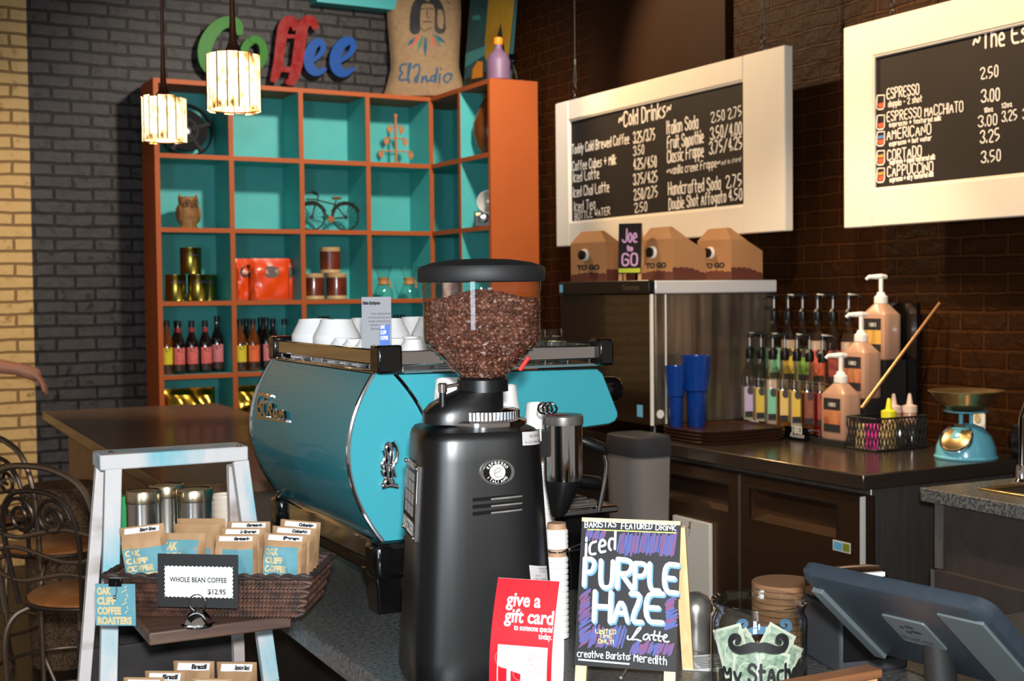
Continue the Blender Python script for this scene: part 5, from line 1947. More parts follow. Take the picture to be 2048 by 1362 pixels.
b.build('drip_grate', 'satin_steel', o)
for x, y in ((.03, .04), (.44, .04), (.03, LM - .04), (.44, LM - .04)):
    b = MB()
    b.loft([[(x + sx * w, y + sy * w, z) for sx, sy in ((-1, -1), (1, -1), (1, 1), (-1, 1))] for w, z in ((.026, .0), (.027, .004), (.03, .05), (.038, .085))])
    b.build('leg', 'black_gloss', em, bevel=.008)
# groups, portafilters, steam wand, knobs
for y in (.19, .47):
    MB().lathe([(.036, .205), (.038, .21), (.038, .235), (.034, .25), (.03, .30)], n=24, c=(.40, y, 0)).build('group_head', 'chrome', em)
    pf = MB().lathe([(.032, .172), (.037, .18), (.038, .205), (.034, .207)], n=24, c=(.40, y, 0)).tube([(.43, y, .19), (.47, y, .192)], .009, 10).build('portafilter', 'chrome', em)
    MB().tube([(.465, y, .192), (.48, y, .193), (.53, y - .006, .192), (.575, y - .01, .184), (.592, y - .012, .180)], [.010, .014, .015, .016, .010], 12).build('handle', 'black_plastic', pf)
A, B2, D_ = mloc(1176, 884, MV - .0), mloc(1212, 908, MV), mloc(1197, 1022, MV)
MB().tube([mloc(1150, 872) + Vector((0, .03, 0)), A + Vector((0, .02, 0)), B2 + Vector((-.01, .0, .012)), B2], [.010, .012, .012, .008], 10).build('steam_joint', 'black_plastic', em)
MB().tube([B2 + Vector((-.006, 0, .004)), B2 + Vector((.0, 0, -.02)), (B2 + D_) / 2 + Vector((.004, 0, 0)), D_], .0058, 10).build('steam_wand', 'chrome', em)
A = mloc(1222, 775, MV + .06)
kb = MB().lathe([(.010, -.03), (.012, 0), (.026, .004), (.027, .034), (.023, .044), (.0001, .045)], n=28, M=Matrix.Translation((.512, .06, .398)) @ Matrix.Rotation(R(90), 4, 'Y')).build('steam_knob', 'black_gloss', em)
MB().lathe([(.010, -.03), (.012, 0), (.026, .004), (.027, .034), (.023, .044), (.0001, .045)], n=28, M=Matrix.Translation((.512, LM - .06, .398)) @ Matrix.Rotation(R(90), 4, 'Y')).build('steam_knob', 'black_gloss', em)
# chrome script on the back panel, following its curve


def onback(y_, z_, e=0.):
    t = min(max((z_ - .141) / .311, 0), 1)
    return Vector((arc(t)[0] - e - .0005, y_, z_))


def bpx(px, py):
    d = ray(px, py)
    u0 = MU - .045
    for _ in range(6):
        q = P(px, py, u=u0)
        t = min(max((q.z - ZG - .141) / .311, 0), 1)
        u0 = MU + arc(t)[0]
    return (q.dot(VA) - MV, q.z - ZG)


b = MB()
sc = lambda *pts: chaikin([bpx(*q) for q in pts], 2)
for pts in (((519, 826), (522, 790), (534, 788), (543, 796)), ((524, 806), (538, 804)), ((520, 826), (530, 830), (529, 812), (522, 812)), ((534, 792), (532, 831), (537, 831)),
            ((540, 832), (541, 812), (545, 820), (549, 832)), ((541, 812), (548, 808), (549, 818)), ((556, 820), (551, 826), (555, 834), (560, 832), (559, 820), (561, 836)), ((564, 836), (564, 822), (568, 824), (568, 838), (569, 824), (573, 826), (574, 839))):
    b.band([bpx(*q) for q in pts] if len(pts) < 3 else sc(*pts), [.007] * (len(pts) if len(pts) < 3 else len(sc(*pts))), .006, onback)
b.band([bpx(517, 834), bpx(577, 843)], [.005, .005], .005, onback)
b.band([bpx(520, 787), bpx(546, 792)], [.006, .004], .005, onback)
b.build('script_badge', 'chrome', em, smooth=False, bevel=.001)
# chrome figure emblem on the end
q = mloc(776, 930, MV)
b = MB()
ex, ez = q.x, q.z
k_ = .95e-3
for cx_, cy_, rx_, rz_ in ((1, -34, 11, 12), (-4, -14, 9, 16), (6, -18, 7, 20), (-6, 8, 12, 18), (4, 14, 10, 16), (0, 34, 14, 12), (-10, 40, 8, 7), (11, 41, 9, 6)):
    b.ball((ex + cx_ * k_, -.001, ez - cy_ * k_), (rx_ * k_, .007, rz_ * k_), 14, 8)
for pts in (((8, -46), (18, -30), (16, -8), (6, 4), (12, 24)), ((-12, -30), (-8, -14), (-18, -2), (-10, 12)), ((-16, 44), (0, 40), (18, 45))):
    b.tube([(ex + x * k_, -.006, ez - y * k_) for x, y in chaikin(pts, 2)], .0035, 8)
b.build('figure_emblem', 'chrome', em)

# cups on the machine
MTX = MW[em.name]
zt0 = .4585


def cup(kind, x, y, lab, z=zt0):
    p = MTX @ Vector((x, y, z))
    t = thing('coffee_cup', lab, 'cup', p, RND.uniform(0, 6), 'white cups upside down on the espresso machine')
    if kind == 'big':
        pr = [(.052, 0), (.0525, .003), (.052, .050), (.050, .055), (.037, .080), (.035, .087), (.031, .087), (.031, .083), (.0001, .082)]
    else:
        pr = [(.034, 0), (.0345, .002), (.033, .018), (.027, .038), (.0195, .046), (.019, .050), (.016, .050), (.0001, .047)]
    MB().lathe(pr, n=30).build('body', 'white_china', t)
    r = pr[2][0]
    b = MB().tube([(r - .004, 0, .012), (r + .016, 0, .014), (r + .018, 0, .028), (r - .004, 0, .034)], .004, 7)
    b.build('handle', 'white_china', t)
    return t


for x, y, lab in ((.075, .585, 'large upturned white cup at the far left of the machine top'), (.085, .462, 'large upturned white cup, second from the far left'), (.20, .585, 'large upturned white cup at the back, left of the sign card'), (.205, .468, 'large upturned white cup half behind the sign card'),
                  (.325, .585, 'large upturned white cup at the back behind the hopper'), (.32, .468, 'large upturned white cup just left of the bean hopper')):
    cup('big', x, y, lab)
for x, y, lab in ((.062, .355, 'small upturned white cup, leftmost of the near row along the rail'), (.062, .28, 'small upturned white cup, second of the near row along the rail'), (.062, .205, 'small upturned white cup left of the sign card foot'),
                  (.135, .33, 'small upturned white cup behind the sign card'), (.14, .25, 'small upturned white cup right of the sign card'), (.145, .17, 'small upturned white cup in front, right of the sign card'),
                  (.215, .35, 'small upturned white cup between the card and the hopper, at the back'), (.22, .27, 'small upturned white cup between the card and the hopper'), (.225, .19, 'small upturned white cup next to the hopper'), (.20, .085, 'small upturned white cup close to the front rail'), (.29, .12, 'small upturned white cup behind the hopper near the front rail')):
    cup('small', x, y, lab)
for x, y, lab in ((.385, .10, 'clear shot glass at the right end of the machine top, nearest the rail'), (.44, .13, 'clear shot glass at the far right of the machine top'), (.40, .19, 'clear shot glass behind the two nearer ones')):
    p = MTX @ Vector((x, y, zt0))
    t = thing('shot_glass', lab, 'glass', p, 0, 'clear shot glasses on the espresso machine')
    MB().lathe([(.027, 0), (.028, .002), (.023, .062), (.021, .066), (.0001, .066)], n=24).shell([(.025, .0), (.02, .05), (.0001, .052)], n=24).build('body', 'glass', t)
# sign card
cpl = Pl(P(724, 700, v=MV + .10), (math.cos(R(-32)), math.sin(R(-32)), 0), (.02, .03, 1))
mat('card_grey', (138, 140, 146), .6)
mat('card_blue', (40, 96, 190), .5)
w_ = cpl.px(783, 700)[0]
h_ = cpl.px(727, 594)[1]
z0_ = (ZG + zt0 + .002 - cpl.o.z)
sg_ = thing('sign_card', 'grey printed card with a blue block standing among the cups', 'sign', cpl.at(w_ / 2, z0_, 0))
MB().lo((0, z0_ + .006, -.0012), (w_, h_, 0), cpl.M).build('card', 'card_grey', sg_, world=True)
f_ = flat(cpl)
b = MB()
printed(b, 'Hidden City Espresso', .002, h_ - .014, .007, f_, .0004, width=w_ * .6, bold=.0008)
for i, tx in enumerate(('A classic, well balanced blend', 'that is sweet and clean with notes of', 'chocolate, caramel and a long,', 'smooth citrus finish', 'Espresso or brew')):
    ww = w_ * (.66, .74, .74, .68, .66)[i]
    printed(b, tx, w_ * .97 - ww, h_ - .034 - .0072 * i, .0062, f_, .0004, width=ww)
b.build('lettering', 'dark_ink', sg_, world=True, smooth=False)
o = MB().lo((w_ * .60, z0_ + .012, .0002), (w_ * .95, h_ * .47, .0006), cpl.M).build('blue_block', 'card_blue', sg_, world=True)
b = MB()
for i, tx in enumerate(('OAK', 'CLIFF', 'COFFEE')):
    printed(b, tx, w_ * .63, h_ * .40 - .0105 * i, .0095, f_, .0009, bold=.0004, width=w_ * (.16, .2, .26)[i])
b.build('block_lettering', 'white_paper', o, world=True, smooth=False)
b = MB().tube([cpl.at(w_ * .36 + .009 * math.cos(a), z0_ + .024 + .012 * math.sin(a), .003) for a in [R(-30 + 16 * i) for i in range(16)]], .0012, 6)
b.lathe([(.016, 0), (.016, .003), (.008, .008)], n=18, c=cpl.at(w_ * .4, z0_, 0))
b.build('clip_base', 'black_gloss', sg_, world=True)

# ------------------------------------------------------------------ coffee grinder
GS = .915
GU, GV = .935 * GS, 2.0 * GS
GRZ = R(-16)
gr = thing('coffee_grinder', 'tall black coffee grinder with clear bean hopper in the middle of the counter', 'grinder', UV(GU, GV, ZG + .0515), GRZ)
gr.scale = (GS, GS, GS)
MW[gr.name] = MW[gr.name] @ Matrix.Scale(GS, 4)


def sq_ring(hw, hd, z, k=4.4, n=52, cx=0, cy=0):
    out = []
    for i in range(n):
        a = 2 * PI * (i + .5) / n
        c_, s_ = math.cos(a), math.sin(a)
        r_ = 1 / (abs(c_) ** k + abs(s_) ** k) ** (1 / k)
        out.append((cx + hw * c_ * r_, cy + hd * s_ * r_, z))
    return out


HB = .372
bw = lambda z: .124 - .022 * z / HB
bd = lambda z: .122 - .016 * (z / HB)
b = MB()
rings = [sq_ring(bw(-.05) * .98, bd(-.05) * .98, -.050), sq_ring(bw(-.044), bd(-.044), -.044), sq_ring(bw(0), bd(0), .0)]
rings += [sq_ring(bw(z), bd(z), z) for z in [.03 + (HB - .045) * i / 10 for i in range(11)]]
rings += [sq_ring(bw(HB) * .985, bd(HB) * .985, HB - .006), sq_ring(bw(HB) * .94, bd(HB) * .94, HB), sq_ring(.055, .055, HB + .006, 2.4)]
b.loft(rings)
b.build('body', 'black_paint', gr, angle=30)
for x in (-.08, .08):
    for y in (-.08, .08):
        MB().lathe([(.016, -.056), (.016, -.046)], n=12, c=(x, y, 0)).build('foot', 'black_matte', gr)
Gm = MW[gr.name]
HX, HY = .018, .006
# adjustment ring with ribs
b = MB().lathe([(.070, .374), (.075, .376), (.075, .383), (.068, .386)], n=48, c=(HX, HY, 0))
b.build('collar_plate', 'chrome', gr)
b = MB().lathe([(.060, .386), (.0605, .400), (.056, .402)], n=48, c=(HX, HY, 0))
for i in range(56):
    a = 2 * PI * i / 56
    b.tube([(HX + .061 * math.cos(a), HY + .061 * math.sin(a), .386), (HX + .061 * math.cos(a), HY + .061 * math.sin(a), .3995)], .0024, 5)
b.build('adjustment_ring', 'chrome', gr)
# cast neck sloping out to the left
b = MB()
b.loft([sq_ring(.064, .05, .380, 3, 32, -.022, .004), sq_ring(.064, .05, .398, 3, 32, -.022, .004), sq_ring(.058, .046, .412, 3, 32, -.016, .004), sq_ring(.048, .042, .424, 2.5, 32, -.004, .005), sq_ring(.041, .041, .436, 2, 32, HX, HY), sq_ring(.041, .041, .440, 2, 32, HX, HY)])
b.build('neck', 'black_plastic', gr)
MB().lathe([(.044, .432), (.044, .452), (.040, .456), (.036, .457)], n=40, c=(HX, HY, 0)).lathe([(.035, .40), (.035, .44)], n=30, c=(HX, HY, 0)).build('hopper_collar', 'black_plastic', gr)
b = MB().tube([(-.058, -.03, .405), (-.058, -.03, .436)], .006, 10).build('catch_post', 'black_plastic', gr)
MB().lathe([(.0075, .434), (.008, .448), (.006, .450)], n=14, c=(-.058, -.03, 0)).tube([(-.058, -.03, .443), (-.03, -.02, .446)], .003, 6).build('catch_pin', 'chrome', gr)
# hopper
RH = .1
hop = [(.036, .452), (.040, .458), (.095, .512), (.0985, .517), (.1005, .530), (.1015, .622)]
b = MB().shell(hop, n=64, c=(HX, HY, 0))
b.build('hopper', 'hopper_plastic', gr)
b = MB().lathe([(.1075, .619), (.1095, .622), (.1095, .640), (.107, .645), (.085, .652), (.05, .657), (.0001, .659)], n=64, c=(HX, HY, 0))
b.build('hopper_lid', 'black_matte', gr)
b = MB().tube([(HX + .052, HY - .058, .470), (HX + .066, HY - .066, .492)], .0035, 6)
mat('red_mark', (220, 40, 36), .5)
b.build('fill_mark', 'red_mark', gr)
# beans
mat('bean_brown', (112, 70, 52), .42, spec=.4, var=(90, .75), col2=(74, 43, 32))
bean = [(0, 0, -.5), (0, 0, .5)]
uni = MB()
nb = 10
pr = [(math.sin(PI * j / 6), -math.cos(PI * j / 6)) for j in range(7)]
pr[0], pr[-1] = (1e-6, -1), (1e-6, 1)
uni.lathe(pr, n=nb)
bv = []
for p in uni.v:
    x, y, z = p.x, p.y, p.z
    yy = y * .62
    if y < 0:
        yy = y * .30
    if abs(x) < .33 and y < -.2:
        yy += .22
    bv.append(Vector((x * .72, yy, z)))
bf = uni.f


def hop_r(z):
    for (r0, z0), (r1, z1) in zip(hop[:-1], hop[1:]):
        if z0 <= z <= z1:
            return r0 + (r1 - r0) * (z - z0) / (z1 - z0)
    return hop[0][0] if z < hop[0][1] else hop[-1][0]


b = MB()
rb = random.Random(3)
from mathutils import Euler
SB = .0064


def put_bean(x, y, z):
    s_ = SB * rb.uniform(.86, 1.14)
    M_ = Matrix.Translation((x, y, z)) @ Euler((rb.uniform(0, 6.28), rb.uniform(0, 6.28), rb.uniform(0, 6.28))).to_matrix().to_4x4() @ Matrix.Scale(s_, 4)
    b.add(bv, bf, M_)


heap = lambda x, y: .592 + .010 * math.cos(4 * x / .1) * .6 + .05 * (x * .3 + y * .5) - .05 * ((x - .01) ** 2 + y * y) / .01 * .12
z = .458
while z < .60:
    r = hop_r(z) - .0058
    for ring_ in (0, 1):
        rr_ = r - ring_ * .0075
        k = int(2 * PI * rr_ / .0078)
        ph = rb.uniform(0, 6)
        for i in range(k):
            a = ph + 2 * PI * i / k + rb.uniform(-.03, .03)
            x, y = rr_ * math.cos(a), rr_ * math.sin(a)
            if z > heap(x, y):
                continue
            put_bean(HX + x, HY + y, z + rb.uniform(-.002, .002))
    z += .0068
for i in range(900):
    a, r = rb.uniform(0, 2 * PI), .093 * math.sqrt(rb.random())
    x, y = r * math.cos(a), r * math.sin(a)
    put_bean(HX + x, HY + y, heap(x, y) + rb.uniform(-.004, .004))
core = [(.026, .455), (.03, .462), (.082, .513), (.085, .53), (.085, .575), (.05, .583), (.0001, .585)]
b.lathe(core, n=40, c=(HX, HY, 0))
bn = MB()
bn.v = [Gm @ p for p in b.v]
bn.f, bn.mi = b.f, b.mi
beans = bn.build('coffee_beans', 'bean_brown')
tag(beans, 'dark roasted coffee beans filling the clear grinder hopper', 'coffee beans', kind='stuff')
# front face marks
g0 = Gm @ Vector((0, -bd(0) - .0006, 0))
g1 = Gm @ Vector((0, -bd(HB) - .0006, HB))
gx = Gm.to_3x3() @ Vector((1, 0, 0))
GP = Pl(g0, gx, g1 - g0)
Gi = Gm.inverted()


def surf_y(x, z):
    return -bd(z) * max(1 - min(abs(x) / bw(z), .995) ** 4.4, 1e-4) ** (1 / 4.4)


def fg(a, b_, e=0.):
    q = Gi @ GP.at(a, b_)
    return Gm @ Vector((q.x, surf_y(q.x, q.z) - (e + .0004) / GS, q.z))


def gpx(px, py):
    d = Gi.to_3x3() @ ray(px, py)
    o = Gi @ C0
    c = -bd(.2)
    for _ in range(12):
        t = (c - o.y) / d.y
        q = o + d * t
        c = surf_y(q.x, q.z)
    a = GP.M.inverted() @ (Gm @ Vector((q.x, -bd(q.z), q.z)))
    return (a.x, a.y)


ox, oz = gpx(994, 944)
n_ = 36
b = MB()
bM = Matrix.Translation(fg(ox, oz) - GP.at(ox, oz)) @ GP.M
b.prism([(ox + .027 * math.cos(2 * PI * i / n_), oz + .0195 * math.sin(2 * PI * i / n_)) for i in range(n_)], -.006, .0022, bM)
bd_ = b.build('oval_badge', 'chrome', gr, world=True, bevel=.0008)
MB().prism([(ox + .0215 * math.cos(2 * PI * i / n_), oz + .0168 * math.sin(2 * PI * i / n_)) for i in range(n_)], .0018, .0026, bM).build('badge_field', 'black_gloss', bd_, world=True)
MB().prism([(ox + .012 * math.cos(2 * PI * i / n_), oz + .0115 * math.sin(2 * PI * i / n_)) for i in range(n_)], .002, .0032, bM).build('badge_center', 'white_plastic', bd_, world=True)
b = MB()
for word, up in (('ESPRESSO', 1), ('ITALIANO', -1)):
    for i, ch in enumerate(word):
        a = R((90 - (i - 3.5) * 17)) if up > 0 else R(-90 + (i - 3.5) * 15)
        for s_ in hand_strokes(ch, -.0013, -.0018, .0036):
            rot = a - PI / 2 if up > 0 else a + PI / 2
            pts = [(ox + .0165 * math.cos(a) + p[0] * math.cos(rot) - p[1] * math.sin(rot), oz + .0142 * math.sin(a) + p[0] * math.sin(rot) + p[1] * math.cos(rot)) for p in s_]
            b.ribbon(pts, .0007, lambda x, y, z=0.: bM @ Vector((x, y, z)), .0029)
b.build('badge_lettering', 'white_paper', bd_, world=True, smooth=False)
b = MB()
b.ribbon([(ox + q[0] * .001, oz + q[1] * .001) for q in chaikin([(-5, -2), (4, 1), (6, 5), (1, 7), (-4, 3), (-5, -4), (0, -8), (6, -6)], 2)], .0016, lambda x, y, z=0.: bM @ Vector((x, y, z)), .0035)
b.build('badge_swirl', 'satin_steel', bd_, world=True, smooth=False)
b = MB()
b2 = MB()
for py0, py1 in ((1000, 990), (1014, 1004), (1028, 1017)):
    A, D_ = gpx(945, py0), gpx(1044, py1)
    for mm, zz, hh in ((b, .0003, .0028), (b2, .0007, .0012)):
        yo = 0 if mm is b else -.0014
        a0 = A if mm is b else (A[0] + (D_[0] - A[0]) * .37, A[1] + (D_[1] - A[1]) * .37)
        mm.grid(lambda i, j: fg(a0[0] + (D_[0] - a0[0]) * i, a0[1] + (D_[1] - a0[1]) * i + hh * (2 * j - 1) + yo, zz), 12, 1)
b.build('vent_slot', 'black_gloss', gr, world=True, smooth=False)
b2.build('vent_lip', 'satin_steel', gr, world=True, smooth=False)
mat('sticker_silver', (176, 172, 170), .4)


def sticker(p0, p1, p2, lines, nm):
    """p0 bottom left, p1 bottom right, p2 top left pixels on the grinder front"""
    A, B_, D_ = gpx(*p0), gpx(*p1), gpx(*p2)
    lim = lambda q: (q[0], q[1])
    o = MB().grid(lambda i, j: fg(A[0] + (B_[0] - A[0]) * i + (D_[0] - A[0]) * j, A[1] + (B_[1] - A[1]) * i + (D_[1] - A[1]) * j, .0006), 10, 2).build(nm, 'sticker_silver', gr, world=True, smooth=False)
    w, h = B_[0] - A[0], D_[1] - A[1]
    sl = (B_[1] - A[1]) / w
    b = MB()
    for tx, x, y, s_, ww in lines:
        printed(b, tx, A[0] + x * w, A[1] + y * h, s_ * h, lambda X, Y, Z=0.: fg(X, Y + (X - A[0]) * sl, Z + .0014), width=ww * w)
    b.build('lettering', 'dark_ink', o, world=True, smooth=False)


sticker((1045, 891), (1083, 882), (1044, 864), (('PATENT', .28, .55, .3, .44), ('N. US 5,846,888 B2', .1, .14, .26, .8)), 'patent_sticker')
sticker((1064, 1188), (1098, 1188), (1058, 1130), (('MAZZER LUIGI', .4, .86, .09, .5), ('SRL VENEZIA', .45, .77, .07, .35), ('KONY E', .2, .62, .08, .3), ('120V 60Hz', .12, .5, .09, .7), ('3.6A 350W', .3, .38, .09, .5), ('MADE IN ITALY', .1, .06, .09, .8)), 'rating_sticker')
# chrome plate on the left side
l0 = Gm @ Vector((-bw(0) - .0005, 0, 0))
l1 = Gm @ Vector((-bw(HB) - .0005, 0, HB))
LPl = Pl(l0, -(Gm.to_3x3() @ Vector((0, 1, 0))), l1 - l0)
fl_ = flat(LPl)
hh0, hh1 = .175, .29
pl_ = MB().prism([(-.06, hh0), (.06, hh0), (.06, hh1), (-.06, hh1)], -.004, .002, LPl.M).build('side_plate', 'chrome', gr, world=True, bevel=.001)
b = MB()
wx = lambda x, y, e=0.: fl_(x, y, .0024)
for i in range(3):
    for j in range(4):
        x0, y0 = -.044 + .029 * i, hh0 + .034 + .018 * j
        k = .016 if j < 3 else .012
        b.add([wx(x0, y0), wx(x0 + .026, y0), wx(x0 + .026, y0 + k), wx(x0, y0 + k)], [(0, 1, 2, 3)])
b.poly([(-.046 + .092 * i / 12, hh0 + .106 + .011 * math.sin(PI * i / 12)) for i in range(13)], wx)
b.build('plate_relief', 'sticker_silver', pl_, world=True, smooth=False)
b = MB()
printed(b, 'MAZZER', -.053, hh0 + .007, .026, fl_, .0025, width=.106, bold=.0012)
b.build('plate_lettering', 'white_plastic', pl_, world=True, smooth=False)
b = MB()
for x in (-.055, .055):
    for y in (hh0 + .005, hh1 - .005):
        b.ball(LPl.at(x, y, .002), .0035, 10, 6)
b.build('plate_screw', 'chrome', pl_, world=True)
# doser
dq = P(1126, 838, v=2.0)
dl_ = Gm.inverted() @ dq
dx, dy, dz = dl_.x, dl_.y, dl_.z
b = MB().lathe([(.0365, dz - .118), (.0375, dz - .105), (.0375, dz - .006)], n=44, c=(dx, dy, 0))
ds = b.build('doser_drum', 'chrome', gr)
MB().lathe([(.039, dz - .010), (.0395, dz - .006), (.0395, dz + .006), (.037, dz + .009), (.0001, dz + .010)], n=44, c=(dx, dy, 0)).build('doser_lid', 'satin_steel', ds)
b = MB().loft([[(dx + (r_ * math.cos(a)) + sh, dy + r_ * math.sin(a), zz) for a in [2 * PI * i / 32 for i in range(32)]] for r_, sh, zz in ((.010, -.012, dz - .19), (.016, -.010, dz - .182), (.0365, 0, dz - .118), (.0365, 0, dz - .112))])
b.build('doser_funnel', 'black_plastic', ds)
b = MB().lo((.09, dy - .02, dz - .07), (dx - .03, dy + .02, dz - .02)).build('doser_arm', 'black_plastic', gr)
MB().poly([(dx + .025 * math.cos(a), dy - .010 + .009 * math.sin(a)) for a in [i * PI / 8 for i in range(16)]], lambda x, y, e: Vector((x - .018, y - .008, dz + .0105))).build('red_label', 'red_mark', ds, smooth=False)
b = MB().tube([(dx - .045 + .012 * math.sin(i * .75) + i * .0011, dy - .0 + .006 * math.cos(i * .75), dz + .022 + .010 * math.cos(i * .75)) for i in range(26)], .0022, 6)
b.build('coiled_cord', 'black_plastic', gr)

# paper cup stacks behind the grinder
mat('cup_paper', (238, 236, 232), .5)
mat('cup_kraft', (188, 146, 112), .6)


def cup_stack(px, top, v, r, lab, cap='cup_paper', base=ZG):
    q = P(px, top, v=v)
    t = thing('paper_cup_stack', lab, 'paper cups', UV(q.dot(UA), v, base + .0005), 0, 'stacks of paper cups behind the grinder')
    h = q.z - base
    pr = [(r * 1.02, 0)]
    z = 0
    while z < h - .075:
        pr += [(r * 1.07, z + .001), (r * 1.07, z + .006), (r * .98, z + .008), (r * .97, z + .0105)]
        z += .011
    MB().lathe(pr + [(r * .97, z)], n=30).build('nested_rims', 'cup_paper', t)
    MB().lathe([(r * .97, z), (r * .74, h - .003), (r * .72, h), (r * .66, h), (r * .66, h - .005), (.0001, h - .005)], n=30).build('top_cup', cap, t)


cup_stack(900, 757, 2.178, .036, 'tall stack of white paper cups behind the left of the grinder')
cup_stack(1006, 770, 2.178, .034, 'tall stack of white paper cups behind the right of the grinder')
cup_stack(1075, 806, 2.19, .030, 'lower stack of white paper cups behind the doser')
q = P(1113, 1046, v=1.96)
t = thing('paper_cup_column', 'column of small white cups with brown bases right beside the black grinder', 'paper cups', UV(q.dot(UA), 1.96, ZG + .0005))
hq = q.z - ZG
r = .0182
b = MB()
pr = [(r, 0)]
z = 0
while z < hq - .065:
    pr += [(r * 1.1, z + .001), (r * 1.1, z + .006), (r, z + .0075), (r * .98, z + .0098)]
    z += .0102
b.lathe(pr + [(r * .95, z)], n=26)
b.build('lower_rims', 'cup_paper', t)
MB().lathe([(r * .95, z), (r * .86, z + .012)], n=26).build('brown_base', 'cup_kraft', t)
b = MB()
pr = [(r * .86, z + .012)]
zz = z + .014
while zz < hq - .010:
    pr += [(r * 1.1, zz), (r * 1.1, zz + .005), (r, zz + .0065), (r * .98, zz + .008)]
    zz += .0084
b.lathe(pr + [(r * .95, hq - .010)], n=26)
b.build('upper_rims', 'cup_paper', t)
MB().lathe([(r * .95, hq - .010), (r * .88, hq)], n=26).build('brown_base', 'cup_kraft', t)
b = MB().tube([(r * 1.25 * math.cos(a), r * 1.25 * math.sin(a), z + .010) for a in [2 * PI * i / 24 for i in range(24)]], .002, 6, True)
b.tube([(r * 1.2, 0, z + .010), (.10, .03, z + .016)], .002, 6)
b.build('holder_ring', 'chrome', t)

# ------------------------------------------------------------------ step ladder display
def beam(mb, p, q, w, d, side):
    """straight timber from p to q, w wide along side, d thick"""
    p, q = Vector(p), Vector(q)
    t = (q - p).normalized()
    s_ = (Vector(side) - t * Vector(side).dot(t)).normalized()
    n = t.cross(s_)
    vs = [e + s_ * (i * w / 2) + n * (j * d / 2) for e in (p, q) for i, j in ((-1, -1), (1, -1), (1, 1), (-1, 1))]
    return mb.add(vs, [(3, 2, 1, 0), (4, 5, 6, 7), (0, 1, 5, 4), (1, 2, 6, 5), (2, 3, 7, 6), (3, 0, 4, 7)])


def down(p, q, z):
    return p + (q - p) * ((z - p.z) / (q.z - p.z))


VL = 2.42
A, B2 = P(200, 922, v=VL), P(497, 907, v=VL)
u0, u1, zc = A.dot(UA), B2.dot(UA), (A.z + B2.z) / 2
ld = thing('step_ladder', 'chippy white and blue painted wooden stepladder used as a shop display', 'ladder', UV((u0 + u1) / 2, VL + .05, 0), RZC)
uvbox(MB(), (u0, VL, zc - .016), (u1, VL + .085, zc + .012)).build('top_cap', 'ladder_paint', ld, world=True, bevel=.003)
legs = (((226, 932, VL + .012), (216, 1362, VL - .06), .030, .020), ((480, 922, VL + .012), (541, 1362, VL - .06), .030, .020), ((203, 932, VL + .075), (168, 1362, VL + .15), .022, .022), ((466, 930, VL + .075), (478, 1362, VL + .15), .022, .022))
for i, (a, c, w, d) in enumerate(legs):
    p, q = P(a[0], a[1], v=a[2]), P(c[0], c[1], v=c[2])
    q0 = down(p, q, .0)
    if i == 1:
        q0 = q + Vector((0, 0, -q.z)) - VA * .10
    bb = MB()
    if i == 1:
        beam(bb, p, q, w, d, UA)
        beam(bb, q + Vector((0, 0, .002)), q0, w, d, UA)
    else:
        beam(bb, p, q0, w, d, UA)
    bb.build('leg', 'ladder_paint' if i < 2 else 'ladder_worn', ld, world=True, bevel=.002)
ZS = .945
A, B2 = P(298, 1266, z=ZS), P(590, 1235, z=ZS)
su0, su1, sv0 = A.dot(UA), B2.dot(UA), A.dot(VA)
uvbox(MB(), (su0, sv0, ZS - .022), (su1, sv0 + .30, ZS)).build('shelf', 'dark_shelf_wood', ld, world=True, bevel=.003)
uvbox(MB(), (u0 + .045, VL + .11, ZS + .02), (.69, VL + .30, ZS + .038)).build('back_shelf', 'dark_shelf_wood', ld, world=True, bevel=.003)
uvbox(MB(), (u0 - .02, VL - .12, .60), (.70, VL + .36, .62)).build('lower_shelf', 'dark_shelf_wood', ld, world=True, bevel=.003)
b = MB()
for px, py in ((222, 905), (478, 893)):
    q = P(px, py, z=zc + .012)
    b.lathe([(.006, .0), (.006, .001), (.003, .0025)], n=10, c=q)
b.build('screw_head', 'dark_steel', ld, world=True)


# ------------------------------------------------------------------ woven tray basket
BRZ = R(-33)
fb = P(424, 1232, z=ZS + .002)
bs = thing('woven_basket', 'dark brown woven rectangular basket on the ladder shelf holding coffee bags', 'basket', fb, BRZ)
mat('wicker', (92, 60, 46), .55, var=(55, .75), col2=(52, 36, 30))
mat('wicker_dark', (58, 40, 34), .6, var=(55, .75), col2=(38, 28, 25))
BW0, BW1, BD, BH = .31, .355, .145, .070


def brect(t, n=24, grow=0.):
    """points round the basket at height fraction t"""
    w = (BW0 + (BW1 - BW0) * t) / 2 + grow
    y0, y1 = -.024 * t - grow, BD + .012 * t + grow
    c = [(-w, y0), (w, y0), (w, y1), (-w, y1)]
    out = []
    for k in range(4):
        (xa, ya), (xb, yb) = c[k], c[(k + 1) % 4]
        m = n if k % 2 == 0 else n // 2
        out += [(xa + (xb - xa) * i / m, ya + (yb - ya) * i / m) for i in range(m)]
    return out


